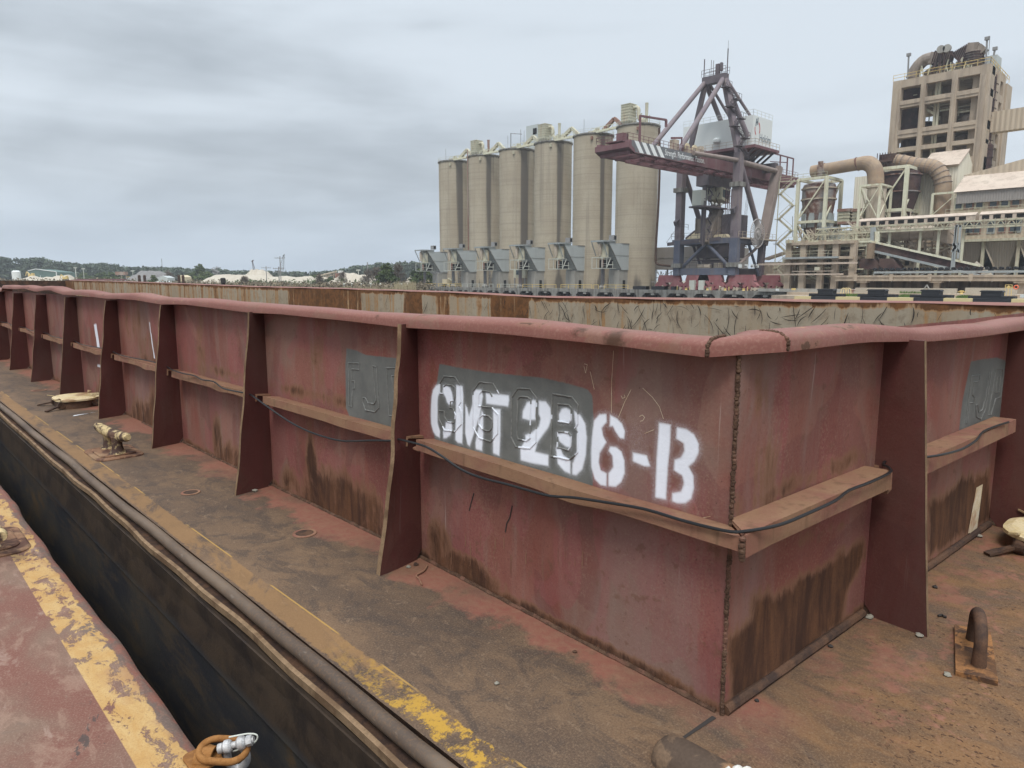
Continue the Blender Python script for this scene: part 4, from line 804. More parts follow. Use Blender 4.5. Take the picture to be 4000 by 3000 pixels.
# ================================================================ NEAR BARGE (we stand on it)
wb=thing('work_barge',(0,2,0),'nearer barge deck with red paint and chipped yellow edge stripe','barge')
ys=np.concatenate([np.arange(-4,9,.045),np.arange(9,60,1.)])
def ex(y): return .775+.006*math.sin(y*2.1+.5)+.009*math.sin(y*5.9+1)*max(0,math.sin(y*1.3))+.005*math.sin(y*9.3)*math.sin(y*1.7+2)+.004*math.sin(y*17.)*max(0,math.sin(y*.9+1))
prof=[(-12,0),(-.16,0),(-.07,-.001),(-.035,-.007),(-.012,-.022),(0,-.05),(.002,-.09),(-.004,-.16),(-.02,-2.6)]
G=np.zeros((len(ys),len(prof),3))
for i,y in enumerate(ys):
    for j,(o,z) in enumerate(prof): G[i,j]=(ex(y)+o if o>-5 else -12,y,z+(.004*math.sin(y*4) if 0<j<6 and o>-.1 else 0))
gridmesh('deck','work_deck_paint',G[::-1],wb)
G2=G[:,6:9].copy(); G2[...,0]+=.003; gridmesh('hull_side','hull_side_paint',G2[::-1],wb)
p=at(-60,2165,Z=0.0); print('kevel2',p); 
# second kevel, mostly out of frame
k2=kevel(wb,.462,5.43,.98,.17,.45,.60)
# lug, link, shackle
lp=at(790,2935,Z=0.03); print('lug',lp)
def ringlink(c,ax,ay,L,Wd,r,n=28):
    P=[]; c=Vector(c); ax=Vector(ax).normalized(); ay=Vector(ay).normalized()
    for k in range(n):
        a=2*math.pi*k/n; x=math.cos(a); y=math.sin(a); P.append(tuple(c+ax*((L/2-Wd/2)*(1 if x>0 else -1)*min(1,abs(x)*4)+x*Wd/2)+ay*y*Wd/2))
    return P
lug=bpy.data.objects.new('chain_lug',None); S.collection.objects.link(lug); lug.parent=wb; lug.location=Vector((lp[0],lp[1],0))-world_loc(wb)
rt=Vector((RT[0],RT[1],0)); fw=Vector((FW[0],FW[1],0)); up=Vector((0,0,1))
lc=Vector(lp); lc.z=.0
m=MB()
for k in range(9):
    a0=math.pi*k/9; a1=math.pi*(k+1)/9
    f=lambda a,r:lc+rt*.012+(rt*.7+fw*.7).normalized()*math.cos(a)*-r*0+fw*math.cos(a)*r+up*(math.sin(a)*r*.9+.0)
    for (r1,r2) in ((.036,.046),):
        A=[f(a0,r1),f(a0,r2),f(a1,r2),f(a1,r1)]; m.prism([tuple(q-rt*.03) for q in A],tuple(rt*.06))
m.build('strap','chain_rust',lug,smooth=False)
plate('pad_plate','chain_rust',lug,lc.x,lc.y,.11,.13,.0,.008,.03,.004)
cc=Vector(at(872,2930,Z=.03)); P=ringlink(cc,rt-up*.08,fw+up*.12,.165,.105,.012); o=MB().tube(P,.0125,12,closed=True,jit=.03).build('chain_link','chain_rust',None,smooth=True); tag(o,'rusty orange chain link hanging off the near barge edge','chain link')
q0=Vector(at(858,2925,Z=.035)); q1=Vector(at(992,2888,Z=.06)); d=(q1-q0); dn=d.normalized()
sh=thing('bow_shackle',tuple((q0+q1)/2),'galvanised grey bow shackle through the rusty chain link over the gap','shackle')
m=MB(); m.tube([tuple(q0),tuple(q1)],.0115,14); m.tube([tuple(q1-dn*.026),tuple(q1-dn*.006)],.019,6); m.tube([tuple(q0-dn*.004),tuple(q0+dn*.012)],.018,14); m.build('pin','galvanised',sh,smooth=True)
a_=q0+dn*.028; b_=q1-dn*.045; mid=(a_+b_)/2; w=(b_-a_).length/2; P=[]
for k in range(19):
    t=k/18; an=math.pi*t; x=-math.cos(an)*(w+.022*math.sin(an)**.7); z=-.115*math.sin(an)**.75; P.append(tuple(mid+dn*x+(up*1.0-fw*.25)*z))
P[0]=tuple(a_);P[-1]=tuple(b_)
MB().tube(P,.0145,12,jit=.02).build('bow','galvanised',sh,smooth=True)
m=MB()
for e in (a_,b_): m.tube([tuple(e-dn*.016),tuple(e-dn*.008),tuple(e+dn*.008),tuple(e+dn*.016)],[.016,.024,.024,.016],14)
m.build('eye_boss','galvanised',sh,smooth=True)
P=[tuple(q0+up*.035+dn*.035),tuple(q1+up*.028-dn*.02),tuple(q1+dn*.012+up*.012),tuple(q1+dn*.002-up*.012),tuple(q0+dn*.08-up*.022),tuple(q0+dn*.045-up*.024)]
MB().tube(smooth(P,5),.0028,6).build('wire_pin','handrail_pale',sh,smooth=True)
# ================================================================ WATER AND LAND
m=MB(); m.quad((-900,-900,-2.5),(900,-900,-2.5),(900,1200,-2.5),(-900,1200,-2.5)); tag(m.build('river_water','river_water',None,fix=False),'dark river water below the barges','water',kind='structure')
m=MB(); m.add([(128.5,-300,-.62),(1600,-300,-.62),(1600,1600,-.62),(-900,1600,-.62),(-900,330,-.62),(128.5,190,-.62)],[(0,1,2,3,4,5)]); tag(m.build('land','land_ground',None,fix=False),'flat sandy ground beyond the river','ground',kind='structure')
# ================================================================ QUAY
XQ=127.
q=thing('loading_quay',(XQ,120,-2.5),'long grey concrete quay with dark openings between its piles below the silos','quay')
m=MB(); m.box(XQ,152,58,181,-.75,-.5); m.box(XQ-.25,XQ+.6,58,181,-1.15,-.42)
m.build('deck_slab','quay_concrete',q)
bp=6.45
y=60.
mB=MB(); mc=MB()
while y<181:
    m=MB(); m.box(XQ-.22,XQ+3,y-.75,y+.75,-2.5,-1.15); m.prism([(XQ-.22,y-1.5,-1.15),(XQ-.22,y-.75,-1.75),(XQ-.22,y-.75,-1.15)],(3,0,0)); m.prism([(XQ-.22,y+.75,-1.75),(XQ-.22,y+1.5,-1.15),(XQ-.22,y+.75,-1.15)],(3,0,0)); m.build('pile_cap','quay_concrete',q)
    m=MB(); m.box(XQ-.15,XQ+1.5,y+2.6,y+3.5,-1.6,-1.15); m.lathe((XQ+2.4,y+3.,-2.5),[(.4,0),(.4,1.6)],10); m.build('pile','pale_concrete',q)
    y+=bp
m=MB(); m.box(XQ+4,XQ+4.4,58,181,-2.5,-.75); m.build('back_wall','dark_void',q)  # near-black sheet: shade under the slab put into its colour
# left end bumper
m=MB()
for k in range(3): m.box(XQ-.5,XQ-.25,180-k*.55,180.4-k*.55,-1.9,-.9)
m.build('end_fender','fender_black',q)
# handrails on the quay
RLS=[(1600,1664,'y'),(1664,1690,'y'),(1693,1801,'y'),(1806,1893,'p'),(1911,1926,'p'),(1943,1951,'y'),(1956,2024,'p'),(2042,2118,'y'),(2125,2172,'y'),(2191,2312,'y'),(2319,2337,'y'),(2360,2453,'y')]
nm=['leftmost, at the quay end','short one left of the first bellows chute','between the first and second chutes','pale one right of the second chute','tiny pale one by the third chute foot','narrow yellow hoop right of the third chute','pale one left of the cabin chute','right of the cabin chute','in front of the fourth silo','long one in front of the fifth silo','tiny hoop left of the last bellows chute','rightmost, in front of the sixth silo']
for (x0,x1,c),d in zip(RLS,nm):
    a=at(x0,1124,X=XQ+.3)[1]; b=at(x1,1124,X=XQ+.3)[1]; n=max(1,int(abs(a-b)/2.4)); m=MB()
    for z in (.55,.02) if n>1 else (.55,): m.bar((XQ+.3,a,z),(XQ+.3,b,z),.11 if z>.3 else .07)
    for k in range(n+1): yy=a+(b-a)*k/n; m.bar((XQ+.3,yy,-.45),(XQ+.3,yy,.55),.10)
    tag(m.build('guard_rail','handrail_yellow' if c=='y' else 'handrail_pale',None),('yellow' if c=='y' else 'pale')+' pipe guard rail on the quay edge, '+d,'guard rail','guard rails along the quay edge')
# ================================================================ SILOS
XS=141.; R=5.0
L=[1720,1830,1952,2086,2234,2398]; TOPY=[629,607,582,553,523,485]
def cy_from_left(xl,R):
    # centre on X=XS whose left tangent sights at xl
    p=at(xl,1093,F=100); b=math.atan2(float(np.dot(p[:2],RT)),float(np.dot(p[:2],FW))); best=None
    for Y in np.arange(40,260,.05):
        D=math.hypot(XS,Y); c=math.atan2(XS*RT[0]+Y*RT[1],XS*FW[0]+Y*FW[1]); e=abs(c-math.asin(R/D)-b)
        if best is None or e<best[0]: best=(e,Y)
    return best[1]
SY=[cy_from_left(x,R) for x in L]; print('silo Y',SY)
ordn=['leftmost','second','third','fourth','fifth','rightmost']
SIL=[]; CEN=[]
for i,(yc,ty) in enumerate(zip(SY,TOPY)):
    D=math.hypot(XS,yc); fx,fy=XS-XS/D*R,yc-yc/D*R; Fd=fx*FW[0]+fy*FW[1]; Z=float(at(L[i]+80,ty,F=Fd)[2]); CEN.append(Z)
Hs=float(np.mean(CEN)); print('silo H',CEN)
for i,yc in enumerate(SY):
    H=CEN[i]; base=-.6
    s=thing('cement_silo',(XS,yc,base),{0:'leftmost tall concrete silo with antennas and thin railing at the edge of the row',1:'second silo from the left, rust-topped vent stack beside its cream collector box',2:'third silo from the left, flat top and widest black stain down its side',3:'fourth silo from the left, cream collector and pale curved duct above thick rim',4:'fifth silo from the left, flat cluttered top left of the crane boom',5:'rightmost silo behind the maroon crane boom, tallest cream collector on top'}[i],'silo','concrete cement silos in a row')
    n=96; zs=np.linspace(base,H,60); an=np.linspace(0,2*math.pi,n+1); A_,Z_=np.meshgrid(an,zs,indexing='ij')
    rr=R+.02*np.sin(Z_*5.2); P=np.stack([XS+rr*np.cos(A_),yc+rr*np.sin(A_),Z_],-1)
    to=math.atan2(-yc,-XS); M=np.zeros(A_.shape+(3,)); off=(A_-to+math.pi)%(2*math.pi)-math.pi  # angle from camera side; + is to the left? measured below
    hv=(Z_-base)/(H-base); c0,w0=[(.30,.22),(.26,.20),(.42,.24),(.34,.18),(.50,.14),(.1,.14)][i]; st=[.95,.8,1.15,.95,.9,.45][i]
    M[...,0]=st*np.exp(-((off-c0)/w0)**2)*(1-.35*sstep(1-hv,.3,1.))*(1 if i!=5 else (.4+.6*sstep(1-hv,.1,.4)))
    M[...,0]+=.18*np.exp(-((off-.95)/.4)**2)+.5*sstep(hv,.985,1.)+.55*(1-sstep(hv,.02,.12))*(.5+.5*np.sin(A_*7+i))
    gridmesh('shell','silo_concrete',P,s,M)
    m=MB(); m.lathe((XS,yc,H-.02),[(R+.05,0),(R+.28,.12),(R+.28,.42),(R-.1,.5),(0.1,.62)],64); m.build('roof_rim','dim_concrete' if False else 'quay_concrete',s)
    m=MB()
    for k in range(44):
        a=2*math.pi*k/44; b=2*math.pi*(k+1)/44; p=(XS+(R+.1)*math.cos(a),yc+(R+.1)*math.sin(a)); p2=(XS+(R+.1)*math.cos(b),yc+(R+.1)*math.sin(b)); m.bar((*p,H+.4),(*p,H+1.35),.045)
        for z in (.85,1.35): m.bar((*p,H+z),(*p2,H+z),.04)
    m.build('railing','handrail_pale',s)
    m=MB(); m.box(XS-R+.3,XS-R+.5,yc-.5,yc+.3,H-1.3,H-.55) if False else m.bar((XS-R*.86,yc-R*.62,H-1.4),(XS-R*.86,yc-R*.62,H-.6),.6,.35); m.build('roof_hatch','rust_plant' if i in (4,5) else 'olive_steel',s)
    if i in (1,3,5):
        w=[0,1.25,0,1.3,0,1.3][i]; x0,y0=XS-1.2,yc+2.0; hb=[0,4.7,0,5.0,0,5.2][i]; zb=H+.5; m=MB()
        m.box(x0-w,x0+w,y0-w,y0+w,zb+1.2,zb+hb-.25); m.prism([(x0-w-.1,y0-w-.1,zb+hb-.25),(x0+w+.1,y0-w-.1,zb+hb-.25),(x0+w+.1,y0+w+.1,zb+hb-.25),(x0-w-.1,y0+w+.1,zb+hb-.25)],(0,0,.16)); m.add([(x0-w,y0-w,zb+hb-.09),(x0+w,y0-w,zb+hb-.09),(x0+w,y0+w,zb+hb-.09),(x0-w,y0+w,zb+hb-.09),(x0,y0,zb+hb+.3)],[(0,1,4),(1,2,4),(2,3,4),(3,0,4)])
        for k in range(6): z=zb+1.2+(hb-1.6)*k/5.5; m.box(x0-w-.09,x0+w+.09,y0-w-.09,y0+w+.09,z,z+.16)
        m.add([(x0-w,y0-w,zb+1.2),(x0+w,y0-w,zb+1.2),(x0+w,y0+w,zb+1.2),(x0-w,y0+w,zb+1.2),(x0-.3,y0-.3,zb),(x0+.3,y0-.3,zb),(x0+.3,y0+.3,zb),(x0-.3,y0+.3,zb)],[(0,1,5,4),(1,2,6,5),(2,3,7,6),(3,0,4,7)])
        m.build('dust_collector','cream_panel',s)
        P=[(x0+.2,y0-w,zb+hb-1),(x0+.2,y0-w-.9,zb+hb-1),(x0+.1,y0-w-1.5,zb+hb-1.6),(x0,y0-w-1.6,zb+2.4),(x0,y0-w-2.,zb+1.2),(x0,y0-w-3,zb+.9)]; MB().tube(smooth(P,4),.42,12).build('curved_duct','cream_panel',s,smooth=True)
        xs_,ys_=x0+.4,y0-w-3.6; m=MB(); m.lathe((xs_,ys_,zb),[(.36,0),(.36,hb-.7),(.40,hb-.7),(.40,hb-.45)],14); m.build('vent_stack','rust_plant' if i==1 else 'cream_panel',s,smooth=True)
        m=MB(); m.bar((x0-w,y0-w,zb),(x0-w,y0-w-3.5,zb+2.2),.18); m.bar((x0-w,y0-w-1,zb),(x0-w,y0-w-3,zb),.25); m.lathe((x0+.2,y0-w-2.6,zb),[(.7,0),(.7,1.),(.3,1.5)],12)
        for k in range(4): m.bar((x0-1+k*.7,y0-w-4.,zb),(x0-1+k*.7,y0-w-4.,zb+1.6+.5*(k%2)),.12)
        m.bar((x0-1,y0-w-4,zb+1.5),(x0+1.4,y0-w-4,zb+1.5),.12); m.build('fan_frame','olive_steel',s)
    else:
        m=MB(); m.lathe((XS-1,yc-1.5,H+.5),[(.9,0),(.9,.8),(.4,1.2)],14)
        for k in range(7): m.bar((XS-2.4+k*.75,yc-2.6+.5*(k%3),H+.5),(XS-2.4+k*.75,yc-2.6+.5*(k%3),H+1.2+.8*random.random()),.14)
        m.bar((XS-2.4,yc-2.6,H+1.3),(XS+2,yc-2.2,H+1.45),.16); m.bar((XS-3.2,yc-1,H+.9),(XS-.5,yc-3.8,H+1.2),.22); m.box(XS-2.6,XS-1.9,yc-3.6,yc-2.6,H+.5,H+1.5); m.build('roof_gear','olive_steel',s)
        m=MB(); m.bar((XS-3,yc+.6,H+.4),(XS-3,yc+.6,H+4.2),.07); m.build('aerial_mast','pole_grey',s)
        if i==2: m=MB(); m.bar((XS-2.6,yc-.2,H+.4),(XS-2.6,yc-.2,H+4.8),.16); m.bar((XS-2.6,yc-.2,H+4.7),(XS-2.6,yc-4.6,H+3.9),.14); m.build('jib','girder_grey',s)
    # loading housing on the quay side
    x0,x1=XS-14.6,XS-4.1; y0,y1=yc-1.7,yc+1.7; zt=10.2; zb=4.25
    m=MB(); prof=[(XS-12.7,y0,zt+.35),(XS-9.9,y0,zt+.35),(XS-9.9,y0,zt-.05),(x1,y0,zt-.05),(x1,y0,zb-.25),(XS-7.6,y0,zb-.25)]
    m.prism(prof,(0,y1-y0,0)); m.build('loading_housing','grey_sheet',s)
    m=MB(); m.bar((XS-7.65,y0-.06,zb-.2),(XS-12.75,y0-.06,zt+.3),.14); m.bar((x1,y0-.05,zb-.25),(x1,y0-.05,zt),.1); m.bar((XS-11.2,y0-.05,7.35),(x1,y0-.05,7.35),.05); m.box(x1-3.4,x1+.02,y0-.1,y1+.1,zt-.06,zt+.06); m.build('trim','quay_concrete',s)
    m=MB(); m.prism([(x0,y0-.2,zt+.15),(x0,y0-.2,zt+.5),(XS-12.3,y0-.2,zt+.55),(XS-9.8,y0-.2,zt+.5),(XS-9.8,y0-.2,zt+.36)],(0,y1-y0+.4,0)); m.bar((x0+.1,y0,zt+.1),(x0+1.7,y0,zt-2.9),.16); m.bar((x0+.1,y1,zt+.1),(x0+1.7,y1,zt-2.9),.16); m.build('canopy','grey_steel',s)
    xc=XS-12.5; m=MB(); m.lathe((xc,yc-.5,6.8),[(1.0,0),(1.0,2.2),(.8,3.1)],16); m.box(xc-1.2,xc+.4,yc-1.2,yc+.3,6.6,7.0); m.build('filter_drum','cream_panel',s,smooth=True)
    m=MB(); m.lathe((xc-1.25,yc-.2,8.2),[(.3,-1),(.45,0),(.45,1.5),(.3,1.9)],12); m.build('filter_pot','dusty_steel',s,smooth=True)
    m=MB(); a,b,c_,d_=xc-2.,xc+3.2,yc-1.5,yc+1.5
    for x in (a,xc-.3):
        for y in (c_,d_): m.bar((x,y,4.3),(x,y,6.9),.12)
    for z in (4.35,6.8):
        for y in (c_,d_): m.bar((a,y,z),(b-(z-4.3)*.75,y,z),.12)
        for x in (a,xc-.3): m.bar((x,c_,z),(x,d_,z),.11)
    m.bar((xc-.3,c_,4.4),(xc+1.1,c_,6.7),.14); m.bar((xc+1.9,c_,4.4),(xc+1.9,c_,6.0),.12); m.bar((a,c_,4.9),(xc-.3,c_,4.9),.07); m.bar((a,c_,5.4),(xc-.3,c_,5.4),.07); m.bar((xc+.2,c_,5.2),(xc+2.1,c_,5.2),.2); m.build('platform_frame','handrail_pale',s)
    m=MB(); m.box(xc+.1,xc+2.6,yc-1.1,yc+1,4.4,6.3); m.build('machinery','dark_void',s)
    m=MB(); m.lathe((xc-.9,yc-.7,4.6),[(.25,0),(.3,.8),(.2,1.8)],10); m.build('red_valve','rust_plant',s)
    if i!=4:
        m=MB(); pr=[]
        for k in range(26): z=4.2-k*.14; pr+= [(.40,z),(.50,z-.07)]
        m.lathe((xc+.2,yc,0),pr,14); m.build('bellows_chute','girder_grey',s)
        m=MB(); m.lathe((xc+.2,yc,-.5),[(.9,0),(1.0,.5),(.55,.9),(.45,1.2)],14); m.build('chute_shoe','quay_concrete',s)
    m=MB(); m.box(XS-8.2,x1+.4,yc-1.5,yc+1.5,base,4.); m.build('stair_shaft','pale_concrete',s)
    m=MB(); m.box(XS-6.6,XS-5.7,yc-1.56,yc-1.49,-.5,1.6); m.build('door','dark_void',s)
    m=MB(); m.box(XS-9.4,XS-8.3,yc-.7,yc+.7,zt+.75,zt+1.9); m.build('vent_box','pole_grey',s); m=MB(); m.box(XS-9.2,XS-8.5,yc-.76,yc-.69,zt+.95,zt+1.7); m.build('vent_opening','dark_void',s)
    SIL.append(s)
# conveyor bridges between silo tops
for i in range(5):
    ya,yb=SY[i],SY[i+1]; za,zb=CEN[i],CEN[i+1]; ob='bridge_conveyor'
    b=thing(ob,(XS,(ya+yb)/2,za),['cream elevated conveyor with kinked chute between the leftmost and second silo tops','pale kinked chute conveyor between the second and third silo tops','kinked chute conveyor beside the grey penthouse on the third silo','tall pale inverted V chute between the fourth and fifth silo tops','rust-red inverted V chute beside the crane boom tip'][i],'conveyor','chute conveyors linking the silo tops')
    col='cream_panel' if i<4 else 'rust_plant'; px_=yb+R+1.2; top=zb+3.0 if i!=2 else zb+2.8
    MB().bar((XS-1.6,px_+3.1,za+1.),(XS-1.6,px_-.2,top),.8,.75).build('rising_chute',col,b)
    MB().bar((XS-1.6,px_-.2,top+.1),(XS-1.6,px_-3.0,zb+.8),.8,.75).build('falling_chute',col,b)
    m=MB(); m.bar((XS-3.4,ya-2,za+.3),(XS-3.4,yb+3.8,zb+.3),.5,.35); m.bar((XS-3.4,ya-2,za+1.4),(XS-3.4,yb+3.8,zb+1.4),.1); m.bar((XS-2.4,ya-2,za+.8),(XS-2.4,yb+3.8,zb+.8),.3,.3)
    for k in range(7): t=k/6; yy=ya-2+(yb+3.8-ya+2)*t; m.bar((XS-3.4,yy,za+(zb-za)*t+.3),(XS-3.4,yy,za+(zb-za)*t+1.4),.09)
    m.build('walkway','cream_steel',b)
# penthouse and external pipes
Hm=CEN[3]; ph=thing('roof_penthouse',(XS+3,SY[3]+7.5,CEN[2]+1),'grey sheet-metal penthouse tower with small fan behind the fourth silo top','penthouse')
a=at(2065,496,X=XS+4); b=at(2108,560,X=XS+4); m=MB(); m.box(XS+3,XS+8,b[1]-.2,a[1],CEN[3]-3,a[2]); m.build('wall','grey_sheet',ph); m=MB(); m.box(XS+2.9,XS+3,b[1]+.2,b[1]+1.6,a[2]-2.6,a[2]-1); m.build('fan','dark_void',ph)
m=MB(); yl=a[1]+1.2; [m.bar((XS+3,yl-.4,CEN[3]-2+k*.5),(XS+3,yl+.4,CEN[3]-2+k*.5),.08) for k in range(12)]; m.bar((XS+3,yl-.4,CEN[3]-3),(XS+3,yl-.4,a[2]-1),.08); m.bar((XS+3,yl+1,CEN[3]-3),(XS+3,yl+1,a[2]-.5),.1); m.build('ladder','pole_grey',ph)
def pipe(pts,r,name,mat,label,cat='pipe',k=3,group=None,n=10):
    return tag(MB().tube(smooth(pts,k),r,n).build(name,mat,None,smooth=True),label,cat,group)
a=at(1826,585,X=136); pipe([(136,a[1],a[2]),(136,a[1],20),(136,a[1],1)],.16,'vent_pipe','rust_plant','thin rusty vertical pipe between the first two silos')
P=[at(2575,500,X=139),at(2577,640,X=139),at(2572,800,X=139),at(2566,900,X=139),at(2561,1000,X=139),at(2566,1030,X=139),at(2600,1037,X=139),at(2650,1040,X=139)]
pipe([tuple(p) for p in P],.26,'slurry_pipe','dark_rust','thick dark pipe running down beside the rightmost silo and turning towards the crane',n=12)
# small plant between silos: cabin on legs, pump skids, truck
cb=thing('control_cabin',tuple(at(1795+205,1120,X=131)),'cream control cabin on steel legs with window band between third and fourth silos','cabin')
a=at(2006,1053,X=132); b=at(2052,1086,X=132); m=MB(); m.box(132,136.5,b[1],a[1],b[2],a[2]); m.build('cabin_body','cream_panel',cb); m=MB(); m.box(131.9,132,b[1]+1.9,b[1]+3.5,b[2]+.9,b[2]+2.1) ; m.build('window','window_glass',cb); m=MB(); m.box(133,134,b[1]-.05,b[1],b[2]+.9,b[2]+2.1); m.build('window','window_glass',cb)
m=MB(); [m.bar((x,y,-.5),(x,y,b[2]),.25) for x in (132.2,136) for y in (b[1]+.3,a[1]-.3)]; m.bar((132.2,b[1]+.3,-.4),(136,b[1]+.3,b[2]),.12); m.build('leg','pole_grey',cb)
rr=random.Random(11)
for (x0,x1,yt,lab) in ((1790,1836,1062,'cluster of tanks and pipes at the foot of the first silo gap'),(1912,1950,1068,'tank and braced frame at the foot of the second silo gap'),(2560,2620,1060,'pale equipment skid beside the rightmost silo foot')):
    p0=at(x0,1118,X=134); p1=at(x1,1118,X=134); top=at(x0,yt,X=134)[2]; g=thing('pump_skid',((134),(p0[1]+p1[1])/2,-.5),lab,'equipment'); w=abs(p0[1]-p1[1]); y0=min(p0[1],p1[1])
    m=MB()
    for k in range(14): y=y0+rr.random()*w; z=rr.uniform(0,top); m.bar((134+rr.random()*2,y,z-.4 if z>1 else -.5),(134+rr.random()*2,y+rr.uniform(-1.6,1.6),z+rr.uniform(-.5,1.5)),.12)
    for k in range(4): m.bar((134,y0+w*k/3,-.5),(134,y0+w*k/3,top),.16)
    m.bar((134,y0,top*.6),(134,y0+w,top*.6),.16); m.build('pipe_frame','pole_grey',g)
    m=MB(); m.lathe((135,y0+w*.6,top*.45),[(.3,-1.2),(.8,-1),(.8,1),(.3,1.2)],14,axis='y'); m.build('tank','grey_steel',g,smooth=True); m=MB(); m.lathe((135.5,y0+w*.25,.4),[(.2,-.8),(.5,-.7),(.5,.7),(.2,.8)],12,axis='y'); m.build('motor','olive_steel',g,smooth=True)
tk=thing('old_crane_truck',tuple(at(1745,1118,X=131)),'small dusty crane truck parked behind the quay rail near the first silo','truck')
a=at(1728,1105,X=131)[1]; b=at(1775,1105,X=131)[1]; m=MB(); m.box(131,133,a-2.2,a,.2,1.9); m.build('cab','sack_tarp',tk); m=MB(); m.box(131,133,b,a,.1,.5); m.bar((132,a-1.5,2.1),(132,b+.4,.9),.35); m.build('chassis','olive_steel',tk)
for y in (a-1,a-4,b+1.2): MB().lathe((130.9,y,-.05),[(.2,0),(.48,0),(.48,.35),(.2,.35)],14,axis='x').build('wheel','black_rubber',tk)
# grey shed behind and gallery right of last silo
sh_=thing('storage_shed',(150,88,-.5),'long pale sheet-metal shed wall between rightmost silo and crane','shed'); a=at(2550,968,X=150); b=at(2650,1052,X=150); m=MB(); m.box(150,170,b[1]-8,a[1],b[2],a[2]); m.build('wall','dim_sheet',sh_); m=MB(); m.box(149.9,150,b[1]-8,a[1],(a[2]+b[2])/2,(a[2]+b[2])/2+.15); m.build('seam','quay_concrete',sh_)
m=MB(); 
for k in range(6): m.bar((150.5,b[1]-7+k*3.5,-.6),(150.5,b[1]-7+k*3.5,b[2]),.3)
m.build('leg','pole_grey',sh_)
for j,(x0,x1) in enumerate(((2474,2526),(2546,2598),(2622,2640))):
    a=at(x0,1130,X=127.2); b=at(x1,1130,X=127.2); m=MB(); m.box(127,128.2,b[1],a[1],-.45,.3); [m.box(126.94,128.26,b[1]+k*1.1,b[1]+k*1.1+.12,-.45,.34) for k in range(int((a[1]-b[1])/1.1))]; tag(m.build('spare_fender','fender_black',None),['black fender stack on the quay beside the rightmost silo','black fender stack on the quay left of the crane','small black fender at the crane bogies'][j],'fender','spare fenders on the quay')
# ================================================================ SHIP UNLOADER CRANE
cr=thing('ship_unloader',(135,78,-.5),'maroon and purple travelling ship unloader crane with white machinery house','crane')
YL,YR,XF=84.6,71.6,130.
def hbar(p,q_,w,h,name,mat,par=cr): return MB().bar(p,q_,w,h).build(name,mat,par)
# front legs
for Y,x0 in ((YL,2647),(YR,2866)):
    hbar((XF,Y,2.6),(XF,Y,10),1.7,1.5,'leg','crane_blue'); hbar((XF,Y,10),(XF,Y,26.5 if Y==YR else 24.6),1.5,1.45,'leg','crane_purple')
    for z in (4.6,20.3): MB().box(XF-1.15,XF+1.15,Y-1.15,Y+1.15,z-.35,z+.55).build('leg_collar','quay_concrete',cr)
XB=141.5
for Y in (YR,YL):
    hbar((XB-.5,Y,2.6),(XB,Y,9),1.2,1.2,'leg','crane_dark'); hbar((XB,Y,9),(XB+5,Y,25.5),1.9,1.3,'leg','crane_tan' if Y==YR else 'crane_purple')
# diagonal braces from front legs
for Y in (YR,YL): MB().tube([(XF+.8,Y,24.5),(XB-.8,Y,10.5)],.55,14).build('diagonal_brace','crane_purple',cr,smooth=True)
# sills and portal
for X,mt in ((XF,'crane_blue'),(XB,'crane_dark')): hbar((X,YR,3.4),(X,YL,3.4),1.1,1.4,'sill_beam',mt); hbar((X,YR,9.6),(X,YL+1.4,9.6),1.1,1.1,'portal_beam',mt)
for Y in (YR,YL): hbar((XF,Y,9.6),(XB,Y,9.6),1.,1.2,'side_beam','crane_blue')
hbar((XF-.4,YL+2.6,9.3),(XF-.4,YR+3,10.0),.5,.7,'apron_beam','crane_dark')
MB().tube([(XF,YR+1,4.3),(XF,78,9.2)],.34,10).build('portal_brace','crane_blue',cr); MB().tube([(XF,YL-1,4.3),(XF,78,9.2)],.34,10).build('portal_brace','crane_blue',cr)
for Y in (YR,YL): MB().tube([(XF+1,Y,4.3),(XB-1,Y,9)],.32,10).build('portal_brace','crane_tan',cr); MB().tube([(XB-1,Y,2.6),(135.5,Y,9.2)],.28,10).build('portal_brace','crane_blue',cr)
# boom girders
YB0,YB1=75.2,80.8
z0,z1=23.3,25.2
ba=at(2355,575,Y=YB0); bb=at(3112,703,Y=YB0); print('boom',ba,bb)
XT=98.; XE=163.
for Y,ya in ((YB0,YB0-.35),(YB1,YB1+.35)):
    m=MB(); m.prism([(XT+1.6,ya-.45,z0-.1),(XE-2,ya-.45,z0-.1),(XE,ya-.45,z0+.9),(XE,ya-.45,z1),(XT+.4,ya-.45,z1),(XT,ya-.45,z1-1.2)],(0,.9,0)); m.build('boom_girder','girder_grey' if False else 'crane_maroon',cr)
